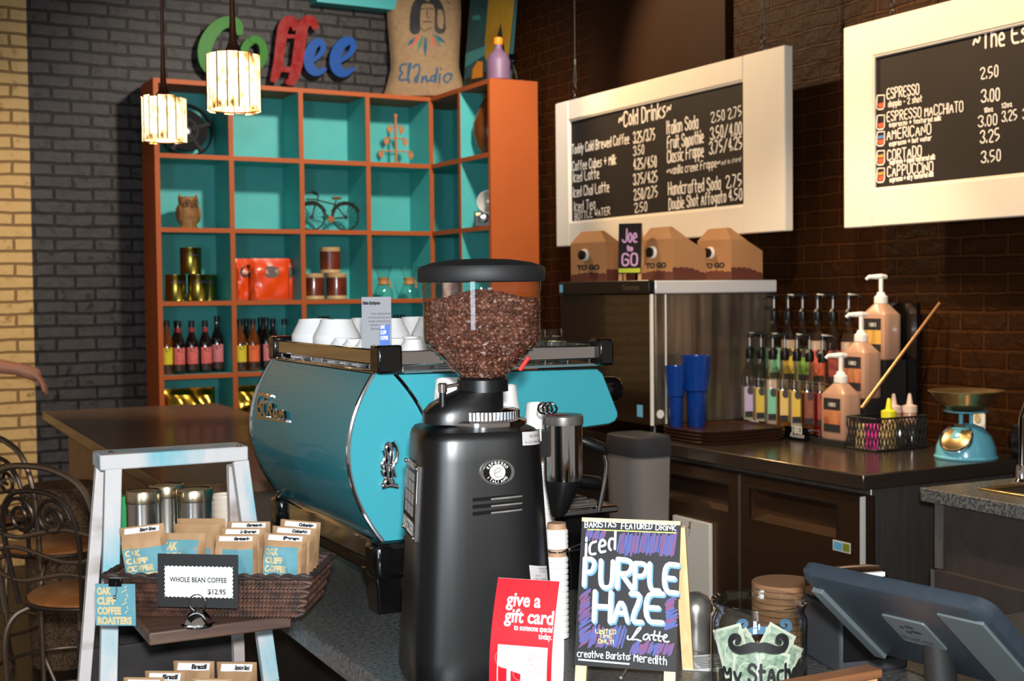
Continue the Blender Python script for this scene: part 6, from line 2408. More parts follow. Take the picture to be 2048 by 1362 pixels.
rows = 8
for r_ in range(rows):
    pass
b = MB()
for r_ in range(rows):
    t = (r_ + .5) / rows
    base = brect(t, 48)
    inner = [(x * .985, y) for x, y in base]
    for ph in (0, 1):
        pts = []
        for i, (x, y) in enumerate(base):
            o_ = (1 if (i + ph + r_) % 2 else -1) * .0024
            pts.append((x * (1 + o_ * 6), y + (o_ if abs(x) < (BW0 + (BW1 - BW0) * t) / 2 - .004 else 0), t * BH + (.0022 if (i + ph) % 2 else -.0022)))
        b.tube(pts, .0042, 6, True)
b.build('weave', 'wicker', bs)
b = MB()
pts = brect(1.0, 40, .002)
for ph in (0, PI):
    b.tube([(x + .003 * math.cos(i * 1.1 + ph), y, BH + .004 + .003 * math.sin(i * 1.1 + ph)) for i, (x, y) in enumerate(pts)], .0042, 6, True)
b.build('rim', 'wicker_dark', bs)
w0 = BW0 / 2
MB().lo((-w0, 0, .001), (w0, BD, .006)).build('floor', 'wicker_dark', bs)

# ------------------------------------------------------------------ coffee bags
OAK = ('OAK', 'CLIFF', 'COFFEE', 'ROASTERS')


def coffee_bag(loc, rz, w, h, d, lab, seed=0, lx=None, label=True, strip=None, tilt=0., grp='kraft coffee bags in the woven basket', text=True):
    rot = Matrix.Rotation(rz, 3, 'Z') @ Matrix.Rotation(tilt, 3, 'Y')
    t = thing('coffee_bag', lab, 'coffee bag', loc, rz, grp, rot=rot if tilt else None)
    g = Bag(w, h, d, .80, .0028, seed, .02)
    g.skin().build('pouch', 'kraft', t)
    if strip:
        b = MB()
        g.patch(b, -w * .36, h * .925, w * .40, h * .985, .0012, 5)
        s_ = b.build('top_label', 'white_paper', t)
        b = MB()
        printed(b, strip, -w * .02, h * .94, h * .05, g.front, .002, width=w * .36, bold=.0006)
        b.build('lettering', 'dark_ink', s_, smooth=False)
    if label:
        x0, x1 = lx or (-w * .40, w * .36)
        b = MB()
        g.patch(b, x0, h * .36, x1, h * label, .001, 8)
        o = b.build('front_label', 'label_teal', t)
        if text:
            b = MB()
            hh = (label - .38) * h / 4
            for i, tx in enumerate(OAK):
                z0 = h * label - hh * (i + 1) + hh * .12
                printed(b, tx, x0 + .05 * (x1 - x0), z0, hh * .98, g.front, .0018, width=(x1 - x0) * (.38, .52, .62, .84)[i], bold=.001)
            b.build('lettering', 'cream_ink', o, smooth=False)
    return t


def bagpx(x0, x1, top, d, **k):
    d += .032
    """a bag whose front spans pixels x0..x1 with its top edge at pixel row top"""
    q = P((x0 + x1) / 2, top, d=d)
    w = (x1 - x0) * d / F_PX
    base = ZS + .010
    q -= Vector((math.cos(BRZ), math.sin(BRZ), 0)) * (math.sin(k.get('tilt', 0)) * (q.z - base))
    return coffee_bag((q.x, q.y, base), k.pop('rz', R(-33)), w, q.z - base, k.pop('th', .042) * .9, **k)


bagpx(236, 330, 1050, 2.235, lab='kraft coffee bag leaning at the left end of the woven basket', seed=1.0, label=.75, strip='Ethiopia Sidamo', tilt=R(-7), lx=(-.033, .045))
bagpx(322, 412, 1066, 2.245, lab='kraft coffee bag just behind the whole bean coffee card', seed=2.2, label=.92, lx=(-.034, .03))
bagpx(427, 516, 1070, 2.255, lab='kraft coffee bag with pale blue label right of the price card', seed=.4, label=.82, strip='Guatemala', text=False, lx=(-.02, .034))
bagpx(526, 616, 1068, 2.235, lab='kraft coffee bag with full name label at the right front of the basket', seed=3.1, label=.85, strip='Papua', th=.05, tilt=R(3))
bagpx(345, 440, 1048, 2.315, lab='plain topped kraft coffee bag in the back row above the price card', seed=1.7, label=.7, text=False, th=.045)
bagpx(352, 452, 1037, 2.365, lab='kraft coffee bag farthest back, above the middle of the basket', seed=4.0, label=.7, text=False, th=.045)
bagpx(440, 530, 1056, 2.31, lab='kraft coffee bag with white strip, second behind the pale blue label bag', seed=5.0, label=.7, strip='La Esperanza', text=False, th=.045)
bagpx(452, 542, 1043, 2.362, lab='kraft coffee bag with white strip, farthest behind the pale blue label bag', seed=2.9, label=.7, strip='Guatemala', text=False, th=.045)
bagpx(544, 632, 1054, 2.295, lab='kraft coffee bag right behind the full name label bag', seed=1.2, label=.7, strip='Colombia', text=False, th=.045, tilt=R(4))
bagpx(560, 643, 1041, 2.345, lab='kraft coffee bag at the far right back corner of the basket', seed=3.6, label=.7, strip='Colombia', text=False, th=.045, tilt=R(5))

# price card on a chrome ball holder
q = P(396, 1250, z=ZS + .0005)
ch = thing('price_card', 'black and white card reading whole bean coffee on a chrome ball clip', 'sign', q, R(-37))
MB().lathe([(.028, 0), (.0285, .003), (.0245, .005), (.022, .012), (.015, .020), (.006, .025), (.0001, .026)], n=32).build('base', 'chrome', ch)
b = MB()
for y in (-.002, .004):
    b.tube([(.0145 * math.cos(a), y, .038 + .0145 * math.sin(a)) for a in [2 * PI * i / 26 for i in range(26)]], .0014, 6, True)
b.tube([(0, .001, .024), (0, .001, .034)], .002, 6)
b.build('ring_clip', 'chrome', ch)
Cm = MW[ch.name]
cp = Pl(Cm @ Vector((0, .001, .028)), Cm.to_3x3() @ Vector((1, 0, 0)), Cm.to_3x3() @ Vector((0, .04, 1)))
x0, z0 = cp.px(316, 1213)
x1, z1 = cp.px(476, 1110)
MB().lo((x0, z0, -.0008), (x1, z1, .0004), cp.M).build('black_card', 'black_matte', ch, world=True)
a0, b0 = cp.px(329, 1194)
a1, b1 = cp.px(467, 1133)
sc_pts = []
nx, nz = 17, 8
for i in range(nx * 4):
    sc_pts.append((a0 + (a1 - a0) * i / (nx * 4), b0 + .0018 * abs(math.sin(PI * i / 4))))
for i in range(nz * 4):
    sc_pts.append((a1 - .0018 * abs(math.sin(PI * i / 4)), b0 + (b1 - b0) * i / (nz * 4)))
for i in range(nx * 4):
    sc_pts.append((a1 - (a1 - a0) * i / (nx * 4), b1 - .0018 * abs(math.sin(PI * i / 4))))
for i in range(nz * 4):
    sc_pts.append((a0 + .0018 * abs(math.sin(PI * i / 4)), b1 - (b1 - b0) * i / (nz * 4)))
o = MB().prism(sc_pts, .0006, .0012, cp.M).build('scalloped_card', 'white_paper', ch, world=True, smooth=False)
b = MB()
f_ = flat(cp)
q0, q1 = cp.px(340, 1163), cp.px(454, 1163)
printed(b, 'WHOLE BEAN COFFEE', q0[0], q0[1], .0118, f_, .0015, width=q1[0] - q0[0], bold=.0003)
q0, q1 = cp.px(416, 1188), cp.px(452, 1188)
printed(b, '$12.95', q0[0], q0[1], .0125, f_, .0015, width=q1[0] - q0[0], bold=.0003)
b.build('lettering', 'dark_ink', o, world=True, smooth=False)

# square roaster tag hanging on the basket rim
tp = Pl(P(232, 1254, d=2.17), (math.cos(BRZ), math.sin(BRZ), 0), (0, 0, 1))
x0, z0 = tp.px(192, 1251)
x1, z1 = tp.px(270, 1168)
tg_ = thing('hanging_tag', 'square teal roaster tag hanging from the left corner of the basket', 'tag', tp.at((x0 + x1) / 2, z1, 0), BRZ)
MB().lo((x0, z0, -.0015), (x1, z1, 0), tp.M).build('card', 'label_teal', tg_, world=True)
b = MB()
hh = (z1 - z0) / 4.25
for i, tx in enumerate(OAK):
    printed(b, tx, x0 + .003, z1 - hh * (i + 1) - .001, hh * .98, flat(tp), .0005, width=(x1 - x0) * (.36, .46, .6, .86)[i], bold=.001)
b.build('lettering', 'cream_ink', tg_, world=True, smooth=False)
b = MB()
for i in range(7):
    xx = x0 + (x1 - x0) * .74
    b.ribbon([(xx + .006 * math.sin(i * 2.1), z0 + (z1 - z0) * (.3 + .1 * i)), (xx + .003, z0 + (z1 - z0) * (.36 + .1 * i))], .0016, flat(tp), .0004)
b.build('skyline_mark', 'cream_ink', tg_, world=True, smooth=False)
xc = (x0 + x1) / 2
b = MB().lo((xc - .010, z1 - .004, -.004), (xc + .012, z1 + .010, .004), tp.M)
b.build('clip', 'black_gloss', tg_, world=True, bevel=.001)
b = MB().tube([tp.at(xc + .003, z1 + .004, .004), tp.at(xc + .004, z1 - .012, .004), tp.at(xc + .001, z1 - .022, .004), tp.at(xc - .001, z1 - .018, .004)], .0009, 5).ball(tp.at(xc, z1 - .022, .003), .0035, 10, 6)
b.build('pin', 'chrome', tg_, world=True)

# canisters, cups and box on the rear shelf
mat('tin_silver', (196, 192, 186), .22, 1.)
mat('tin_lid', (206, 190, 160), .25, 1.)
mat('green_card', (22, 140, 70), .5)
ZR = ZS + .0385


def canister(px0, px1, top, v, lab):
    q = P((px0 + px1) / 2, top, v=v)
    r = (px1 - px0) / 2 * (q - C0).dot(CF) / F_PX
    h = q.z - ZR
    t = thing('silver_canister', lab, 'canister', UV(q.dot(UA), v, ZR), 0, 'round silver canisters on the rear shelf')
    MB().lathe([(r * .96, 0), (r * .98, .003), (r * .965, .006), (r * .965, h - .006)], n=40).build('body', 'tin_silver', t)
    MB().lathe([(r, h - .024), (r * 1.01, h - .022), (r, h - .004), (r * .96, h), (r * .9, h - .002), (.0001, h - .002)], n=40).build('lid', 'tin_lid', t)


canister(252, 322, 980, VL + .165, 'round silver canister with lid, left one behind the coffee bags')
canister(353, 425, 977, VL + .165, 'round silver canister with lid, right one behind the coffee bags')
canister(298, 368, 969, VL + .245, 'round silver canister standing behind the other two')
q = P(447, 988, v=VL + .22)
t = thing('white_cup_stack', 'stack of small off-white cups right of the silver canisters', 'cups', UV(q.dot(UA) + .002, VL + .22, ZR))
h = q.z - ZR
pr = []
z = 0
r = .026
while z < h - .012:
    pr += [(r * .94, z), (r * 1.0, z + .006), (r * 1.02, z + .010)]
    z += .012
mat('cup_cream', (222, 208, 190), .5)
MB().lathe([(r * .8, 0)] + pr + [(r * .98, h), (r * .9, h), (r * .8, h - .006), (.0001, h - .008)], n=28).build('rims', 'cup_cream', t)
q = P(240, 990, v=VL + .26)
t = thing('green_box', 'green cardboard box half hidden behind the left ladder leg', 'box', UV(q.dot(UA) - .02, VL + .255, ZR), RZC)
MB().lo((-.03, -.02, 0), (.028, .03, q.z - ZR)).build('carton', 'green_card', t, bevel=.001)
MB().lo((-.0305, -.0205, .02), (.0285, -.0198, .03)).build('band', 'white_paper', t)

# lower shelf: dark crate and more coffee bags
mat('crate_dark', (40, 34, 34), .7, var=(30, .6), col2=(28, 24, 24))
cu0, cu1 = u0 - .0, .69
t = thing('storage_crate', 'dark woven crate on the lower ladder shelf behind the coffee bags', 'crate', UV((cu0 + cu1) / 2, VL + .25, .6205), RZC)
zr0 = P(300, 1283, v=VL + .17).z - .6205
b = MB()
w = (cu1 - cu0) / 2
b.lo((-w, -.08, 0), (w, .08, .006)).lo((-w, -.08, 0), (w, -.07, zr0)).lo((-w, .07, 0), (w, .08, zr0)).lo((-w, -.07, 0), (-w + .01, .07, zr0)).lo((w - .01, -.07, 0), (w, .07, zr0))
b.build('box', 'crate_dark', t, bevel=.003)
for i, (x0, x1, top, d, st, lab) in enumerate(((345, 430, 1322, 2.44, 'Brazil', 'kraft coffee bag on the lower shelf, back row left'), (432, 515, 1324, 2.43, 'Signature Blend', 'kraft coffee bag on the lower shelf, back row right'),
                                            (288, 372, 1342, 2.37, 'Brazil', 'kraft coffee bag on the lower shelf, second row'), (245, 330, 1355, 2.30, 'Brazil', 'kraft coffee bag on the lower shelf, front left'), (380, 465, 1357, 2.30, 'Signature Blend', 'kraft coffee bag on the lower shelf, front right'))):
    q = P((x0 + x1) / 2, top, d=d)
    coffee_bag((q.x, q.y, .6215), R(-33), (x1 - x0) * d / F_PX, q.z - .6215, .05, lab, i * 1.3, None, .62, st, grp='kraft coffee bags on the lower shelf', text=False)

# ------------------------------------------------------------------ gift card tent
mat('gift_red', (222, 20, 34), .35, coat=.2)
mat('tent_white', (246, 246, 246), .5)
mat('gift_grey', (170, 150, 150), .6)
gq = P(978, 1412, z=ZG)
ga = R(-47)
gt = thing('gift_card_tent', 'red folded gift card stand with white curved back beside the grinder', 'card', gq, ga)
tw = .105
TH_ = P(1003, 1173, d=1.98).z - ZG
tl_ = Pl(gq, (math.cos(ga), math.sin(ga), 0), (0, 0, 1))
th_ = .182
TW = .094


def tent(s_, side, x, z, e=0.):
    t = z / th_
    bow = .016 * math.sin(PI * min(max(t, 0), 1)) * 1.0
    y = side * (.028 * (1 - t) + bow) - .0 + .03
    return Vector((x + (.006 * t), y + (-e if side < 0 else e), z))


TF = lambda x, z, e=0.: tent(0, -1, x, z, e)
b = MB()
b.grid(lambda i, j: TF(TW * i, th_ * j), 6, 18)
b.build('front_panel', 'gift_red', gt)
b = MB()
b.grid(lambda i, j: TF(TW * i, th_ * j, -.0006), 6, 18)
b.grid(lambda i, j: tent(0, 1, TW * i, th_ * j), 6, 18)
b.build('back_panel', 'tent_white', gt)
b = MB()
for tx, x, z, s_, ww, al in (('give a', .018, .146, .026, .052, 0), ('gift card', .018, .124, .026, .074, 0), ('to someone special', .034, .1135, .0115, .058, 0), ('today.', .072, .1035, .0115, .020, 0)):
    printed(b, tx, x, z, s_, TF, .0006, width=ww, bold=.0006 if s_ > .02 else .0002)
b.build('lettering', 'white_paper', gt, smooth=False)
b = MB()
b.grid(lambda i, j: TF(.012 + .075 * i, .036 + .056 * j, .0006), 4, 6)
o = b.build('card_picture', 'white_paper', gt)
b = MB()
n = 8
for xa, xb in ((.0135, .027), (.033, .048)):
    b.grid(lambda i, j: TF(xa + (xb - xa) * i, .038 + (.024 - .004 * i - (.006 if xa > .03 else 0)) * j, .0012), 2, 3)
b.build('present', 'gift_red', o)
b = MB()
for cx, cz, rx, rz_, an in ((.018, .070, .008, .012, .5), (.026, .076, .007, .014, .1), (.036, .074, .007, .013, -.4), (.044, .064, .010, .009, -.9), (.046, .052, .009, .009, 0)):
    b.ribbon([(cx + rx * math.cos(a) * math.cos(an) - rz_ * math.sin(a) * math.sin(an), cz + rx * math.cos(a) * math.sin(an) + rz_ * math.sin(a) * math.cos(an)) for a in [2 * PI * i / 24 for i in range(25)]], .0006, TF, .0014)
for wd, x, z in (('Gift', .058, .072), ('Card', .058, .056)):
    printed(b, wd, x, z, .017, TF, .0014, shear=.35, width=.022 if wd == 'Gift' else .026)
b.build('ribbon_lines', 'gift_grey', o, smooth=False)

# ------------------------------------------------------------------ chalkboard easel for the featured drink
sq_ = P(1150, 1378, z=ZG)
sa = R(-43)
sp = Pl(sq_, (math.cos(sa), math.sin(sa), 0), (math.sin(-sa) * .26, math.cos(sa) * .26, 1))
es = thing('easel_sign', 'small wooden easel chalkboard advertising iced purple haze latte', 'sign', sq_, sa)
bl, br = sp.px(1148, 1330), sp.px(1351, 1344)
tl, tr = sp.px(1164, 1040), sp.px(1361, 1048)
fs = flat(sp)
b = MB()
f3 = lambda p, e: sp.at(p[0], p[1], e)
pan = [bl, br, tr, tl]
b.add([f3(p, 0) for p in pan] + [f3(p, -.005) for p in pan], [(0, 1, 2, 3), (7, 6, 5, 4), (0, 4, 5, 1), (1, 5, 6, 2), (2, 6, 7, 3), (3, 7, 4, 0)])
b.build('chalk_panel', 'chalk_black', es, world=True, smooth=False) if 'chalk_black' in MATS else (mat('chalk_black', (13, 13, 16), .55, spec=.3), b.build('chalk_panel', 'chalk_black', es, world=True, smooth=False))
lw = .017
for x_b, x_t, nm in ((bl[0] + .001, tl[0] + .001, 0), (br[0] - lw - .001, tr[0] - lw - .001, 1)):
    b = MB()
    pts = [(x_b - (x_t - x_b) * .05, 0), (x_b - (x_t - x_b) * .05 + lw, 0), (x_t + lw, tl[1] + (0 if nm == 0 else tr[1] - tl[1])), (x_t, tl[1] + (0 if nm == 0 else tr[1] - tl[1]))]
    b.prism(pts, -.016, -.0055, sp.M)
    b.build('front_leg', 'pine', es, world=True)
b = MB()
b.add([f3((tl[0], tl[1] - .002), -.02), f3((tr[0], tr[1] - .002), -.02), f3((tr[0], tr[1] + .004), -.02), f3((tl[0], tl[1] + .004), -.02), f3((tl[0], tl[1] - .002), .001), f3((tr[0], tr[1] - .002), .001), f3((tr[0], tr[1] + .004), .001), f3((tl[0], tl[1] + .004), .001)],
      [(3, 2, 1, 0), (4, 5, 6, 7), (0, 1, 5, 4), (1, 2, 6, 5), (2, 3, 7, 6), (3, 0, 4, 7)])
b.build('top_rail', 'pine', es, world=True)
back = Vector((math.sin(-sa), math.cos(sa), 0))
for xt in (tl[0] + .012, tr[0] - .004):
    top = sp.at(xt, tl[1] - .004, -.022)
    bot = Vector((top.x, top.y, ZG + .0005)) + back * .055 + sp.r * (.006 if xt > .05 else 0)
    beam(MB(), top, bot, .018, .011, sp.r).build('rear_leg', 'pine', es, world=True, bevel=.001)
b = MB().tube([sp.at(bl[0] + .07, .02, -.016), sp.at(bl[0] + .07, .02, -.016) + back * .05 + Vector((0, 0, -.002))], .0025, 6)
b.build('hinge_stay', 'satin_steel', es, world=True)
mat('chalk_blue', (66, 88, 150), .7, var=(90, .6), col2=(80, 78, 140))
mat('chalk_purple', (120, 66, 100), .7, var=(90, .7), col2=(90, 72, 130))
mat('chalk_sky', (98, 150, 210), .7)
mat('chalk_white', (238, 246, 255), .7)
mat('chalk_yellow', (226, 232, 110), .7)
spx_ = lambda *pts: [sp.px(*p) for p in pts]
rs = random.Random(4)
for (x0, y0, x1, y1), n, sl in (((1172, 1062, 1212, 1078), 12, 3), ((1236, 1068, 1352, 1108), 30, 6), ((1160, 1182, 1180, 1290), 26, 6), ((1180, 1255, 1250, 1292), 18, 10), ((1262, 1285, 1346, 1308), 22, 6), ((1332, 1196, 1352, 1256), 16, 4)):
    vert = (y1 - y0) > (x1 - x0)
    bb_, bp_ = MB(), MB()
    for i in range(n):
        t = (i + .5) / n
        if vert:
            yy = y0 + (y1 - y0) * t
            p = spx_((x0 + rs.uniform(-2, 3), yy + sl), (x1 + rs.uniform(-6, 4), yy - sl))
        else:
            xx = x0 + (x1 - x0) * t
            p = spx_((xx - sl * .5, y1 + rs.uniform(-6, 4)), (xx + sl * .5, y0 + rs.uniform(-4, 6)))
        (bb_ if rs.random() < .55 else bp_).ribbon(p, rs.uniform(.0022, .0036), fs, .0003 + .00002 * (i % 3))
    bb_.build('blue_scribble', 'chalk_blue', es, world=True, smooth=False)
    bp_.build('purple_scribble', 'chalk_purple', es, world=True, smooth=False)


def sline(mb, text, p0, p1, cap, w, off=(0, 0), e=.0006, **k):
    a, c = sp.px(p0[0] + off[0], p0[1] + off[1]), sp.px(p1[0] + off[0], p1[1] + off[1])
    hcap = sp.px(p0[0] + off[0], p0[1] + off[1] - cap)[1] - a[1]
    hand(mb, text, a[0], a[1], hcap, hcap * w, fs, e, width=c[0] - a[0], down=(c[1] - a[1]) / (c[0] - a[0]), **k)


b = MB()
for tx, p0, p1, cp_ in (('P', (1168, 1170), (1188, 1171), 53), ('U', (1200, 1174), (1224, 1176), 53), ('R', (1234, 1174), (1264, 1177), 56), ('P', (1269, 1177), (1293, 1178), 51), ('L', (1298, 1180), (1318, 1181), 53), ('E', (1328, 1183), (1354, 1186), 56),
                        ('H', (1188, 1241), (1220, 1243), 58), ('A', (1227, 1242), (1255, 1243), 50), ('Z', (1260, 1243), (1283, 1244), 56), ('E', (1291, 1243), (1324, 1245), 57)):
    sline(b, tx, p0, p1, cp_, .19, (2.4, 3.2), .0006)
b.build('blue_shadow', 'chalk_sky', es, world=True, smooth=False)
b = MB()
for tx, p0, p1, cp_ in (('P', (1168, 1170), (1188, 1171), 53), ('U', (1200, 1174), (1224, 1176), 53), ('R', (1234, 1174), (1264, 1177), 56), ('P', (1269, 1177), (1293, 1178), 51), ('L', (1298, 1180), (1318, 1181), 53), ('E', (1328, 1183), (1354, 1186), 56),
                        ('H', (1188, 1241), (1220, 1243), 58), ('A', (1227, 1242), (1255, 1243), 50), ('Z', (1260, 1243), (1283, 1244), 56), ('E', (1291, 1243), (1324, 1245), 57)):
    sline(b, tx, p0, p1, cp_, .165, (0, 0), .001)
sline(b, 'iced', (1172, 1112), (1230, 1098), 36, .13, e=.0012)
sline(b, 'BARISTAS', (1170, 1055), (1232, 1054), 12, .16, e=.0012)
sline(b, 'FEATURED', (1243, 1058), (1304, 1058), 12, .16, e=.0012)
sline(b, 'DRINK', (1312, 1060), (1352, 1061), 11, .16, e=.0012)
sline(b, 'creative Barista:', (1155, 1313), (1260, 1320), 13, .14, e=.0012)
sline(b, 'Meredith', (1268, 1322), (1333, 1330), 16, .12, e=.0012)
b.ribbon(spx_((1158, 1319), (1258, 1328)), .0024, fs, .0012)
for pts in (((1256, 1272), (1254, 1278), (1262, 1280), (1278, 1262), (1284, 1254), (1276, 1256), (1268, 1270), (1262, 1280), (1272, 1278), (1282, 1282)), ((1296, 1268), (1288, 1270), (1286, 1280), (1296, 1278), (1298, 1268), (1300, 1280)), ((1310, 1262), (1306, 1280), (1312, 1280)), ((1302, 1270), (1316, 1271)), ((1320, 1264), (1316, 1281), (1322, 1282)), ((1314, 1272), (1326, 1273)), ((1326, 1278), (1336, 1272), (1330, 1268), (1326, 1278), (1330, 1284), (1338, 1283))):
    b.ribbon(chaikin(spx_(*pts), 2), .0021, fs, .0012)
b.build('white_lettering', 'chalk_white', es, world=True, smooth=False)
b = MB()
b.ribbon(spx_((1176, 1059), (1352, 1066)), .0016, fs, .0012)
b.build('yellow_underline', 'chalk_yellow', es, world=True, smooth=False)
b = MB()
for tx, p0, p1 in (('LIMITED', (1191, 1266), (1232, 1268)), ('TIME', (1199, 1275), (1224, 1277)), ('ONLY!', (1197, 1286), (1227, 1288))):
    sline(b, tx, p0, p1, 8, .17, e=.0014)
b.build('yellow_lettering', 'chalk_yellow', es, world=True, smooth=False)

# ------------------------------------------------------------------ tip jar with bills
jq = P(1518, 1392, z=ZG)
jr = 97 * (jq - C0).dot(CF) / F_PX
jr *= .985
JRZ = math.atan2(CR.y, CR.x)
tj = thing('tip_jar', 'round glass tip jar with black moustache sticker and hand lettering', 'jar', (jq.x, jq.y, ZG + .0005), JRZ - R(11))
jh = P(1518, 1203, z=ZG).z if 0 else None
depth = (jq - C0).dot(CF)
jh = 1.5 - (1204 - 588) * depth / F_PX - ZG
b = MB()
b.shell([(.0001, .002), (jr * .9, .002), (jr * .985, .008), (jr, .02), (jr, jh - .034), (jr * .985, jh - .026), (jr * .935, jh - .019), (jr * .93, jh - .012), (jr * .985, jh - .006), (jr * .985, jh - .001), (jr * .95, jh), (jr * .90, jh - .003), (jr * .90, jh - .014)], n=64)
clear('jar_glass', (246, 249, 247), .10, .01, .85, .5)
b.build('glass', 'jar_glass', tj)


def onjar(x, z, e=0.):
    a = x / jr
    return Vector(((jr + .0006 + e) * math.sin(a), -(jr + .0006 + e) * math.cos(a), z))


Jm = MW[tj.name]


def jpx(px, py, back=False):
    d = Jm.inverted().to_3x3() @ ray(px, py)
    o = Jm.inverted() @ C0
    aa, bb__, cc_ = d.x ** 2 + d.y ** 2, 2 * (o.x * d.x + o.y * d.y), o.x ** 2 + o.y ** 2 - jr ** 2
    disc = math.sqrt(max(bb__ ** 2 - 4 * aa * cc_, 0))
    t = (-bb__ + (disc if back else -disc)) / (2 * aa)
    q = o + d * t
    return (jr * math.atan2(q.x, -q.y), q.z)


def moustache(sgn, fn):
    pts = [(0, 0), (10, -3), (22, 0), (36, 4), (48, 2), (56, -8), (55, -20), (46, -26), (38, -22), (38, -14), (43, -12)]
    ws = [16, 19, 18, 15, 13, 12, 11, 10, 9, 9, 8]
    k = chaikin([fn(sgn * x, y) for x, y in pts], 2)
    s_ = jr / 97
    return k, [w[0] * s_ for w in chaikin([(w, 0) for w in ws], 2)]


b = MB()
for sgn in (-1, 1):
    k, ws = moustache(sgn, lambda x, y: jpx(1517 + x, 1296 + y))
    b.ribbon(k, ws, onjar)
b.build('moustache_sticker', 'black_matte', tj, smooth=False)
mat('sticker_back', (104, 148, 190), .6)
b = MB()
for sgn in (-1, 1):
    k, ws = moustache(sgn, lambda x, y: (lambda q: (q[0] if q[0] > 0 else q[0] + 2 * PI * jr, q[1]))(jpx(1528 + x * .92, 1262 + y * .8, True)))
    for p in (0,):
        kk = [((x if x > 0 else x + 2 * PI * jr), z) for x, z in k]
        b.ribbon(kk, [w * .95 for w in ws], onjar, .0003)
b.build('rear_sticker', 'sticker_back', tj, smooth=False)
b = MB()
for tx, x0, x1, y0, y1, cp_ in (('My', 1448, 1482, 1362, 1366, 36), ('StAche', 1498, 1592, 1364, 1360, 36)):
    a, c = jpx(x0, y0), jpx(x1, y1)
    hc = jpx(x0, y0 - cp_)[1] - a[1]
    hand(b, tx, a[0], a[1], hc, hc * .15, onjar, 0, width=c[0] - a[0])
b.build('lettering', 'black_matte', tj, smooth=False)
mat('bill_paper', (206, 208, 190), .7, var=(50, .5), col2=(190, 196, 176))
mat('bill_green', (112, 138, 118), .7, var=(120, .7), col2=(176, 188, 166))
for i, (x, y, z, rz, tl_a, curl, lab) in enumerate(((-.036, -.022, .024, 12, -14, .005, 'dollar bill standing at the left front inside the tip jar'), (.006, -.004, .026, -18, 26, .006, 'dollar bill standing tilted in the middle of the tip jar'), (.020, -.022, .004, 16, 26, .005, 'dollar bill leaning at the right inside the jar'), (-.026, -.042, -.006, -16, 4, .004, 'dollar bill low at the front left behind the lettering'), (.0, .028, .01, 10, -30, .006, 'dollar bill at the back of the tip jar'), (.012, -.048, -.006, 8, 12, .004, 'dollar bill low at the front right behind the lettering'))):
    rot = Matrix.Rotation(R(rz), 3, 'Z') @ Matrix.Rotation(R(tl_a), 3, 'Y')
    loc = Jm @ Vector((x * .8, y * .85, z + .012))
    t = thing('dollar_bill', lab, 'banknote', loc, 0, 'dollar bills in the tip jar', rot=Matrix.Rotation(JRZ - R(11), 3, 'Z') @ rot)
    bwid, bhei = .042, .074

    def bill(sx, sz, e=0., c_=curl):
        return Vector((sx, -c_ * math.cos(sx * 40 + i) * math.cos(sz * 14) - e, sz))
    b = MB().grid(lambda q, r_: bill(-bwid / 2 + bwid * q, bhei * r_), 8, 12)
    b.build('paper', 'bill_paper', t)
    b = MB()
    for sd in (-1, 1):
        b.grid(lambda q, r_: bill(-bwid / 2 + .004 + (bwid - .008) * q, .004 + (bhei - .008) * r_, sd * .0005), 8, 12)
    o = b.build('print', 'bill_green', t)
    b = MB()
    for sd in (1,):
        fnn = lambda x_, z_, e_=0.: bill(x_, z_, .001)
        b.ribbon([(.012 * math.cos(a), bhei / 2 + .015 * math.sin(a)) for a in [2 * PI * k / 20 for k in range(21)]], .0018, fnn)
        for cx_, cz_ in ((-.018, .010), (.018, .010), (-.018, bhei - .012), (.018, bhei - .012)):
            b.poly([(cx_ + .0045 * math.cos(k), cz_ + .0045 * math.sin(k)) for k in [2 * PI * q / 10 for q in range(10)]], fnn)
    b.build('ornament', 'bill_paper', o, smooth=False)

# ------------------------------------------------------------------ tablet stand, printer, ledge, small things
mat('tablet_grey', (44, 52, 60), .42, var=(60, .4), col2=(38, 45, 52))
mat('tablet_light', (86, 94, 96), .4)
D0 = 1.72
T0 = P(1592, 1140, d=D0)
T1 = P(1972, 1222, z=T0.z)
uax = (T1 - T0)
ulen = uax.length
uax.normalize()
wax = Vector((-uax.y, uax.x, 0))
if wax.x < 0:
    wax = -wax
# lower corner: follow the left edge pixel down to the slope of the slab
best = None
for al in range(20, 86, 1):
    vax = (wax * math.cos(R(al)) - Vector((0, 0, 1)) * math.sin(R(al)))
    L_ = .215
    q = T0 + vax * L_
    rel = q - C0
    px = 1024 + F_PX * rel.dot(CR) / rel.dot(CF)
    py = 681 - F_PX * rel.dot(CU) / rel.dot(CF)
    sl_ = (py - 1140) / max(px - 1592, 1)
    e_ = abs(sl_ - 1.02)
    if best is None or e_ < best[0]:
        best = (e_, al, vax.copy(), px, py)
VX = best[2]
nrm = uax.cross(VX).normalized()
if nrm.dot(C0 - T0) < 0:
    nrm = -nrm
tb = thing('tablet_stand', 'dark grey tablet till on a stand seen from behind, at the bottom right', 'till', (T0.x + .2, T0.y - .05, ZG))
LV = .215
SLm = Matrix(((uax.x, VX.x, nrm.x, T0.x), (uax.y, VX.y, nrm.y, T0.y), (uax.z, VX.z, nrm.z, T0.z), (0, 0, 0, 1)))


def rrect(w, h, r, n=6, x0=0, y0=0):
    out = []
    for cx_, cy_, a0 in ((w - r, h - r, 0), (r, h - r, 90), (r, r, 180), (w - r, r, 270)):
        for i in range(n + 1):
            a = R(a0 + 90 * i / n)
            out.append((x0 + cx_ + r * math.cos(a), y0 + cy_ + r * math.sin(a)))
    return out


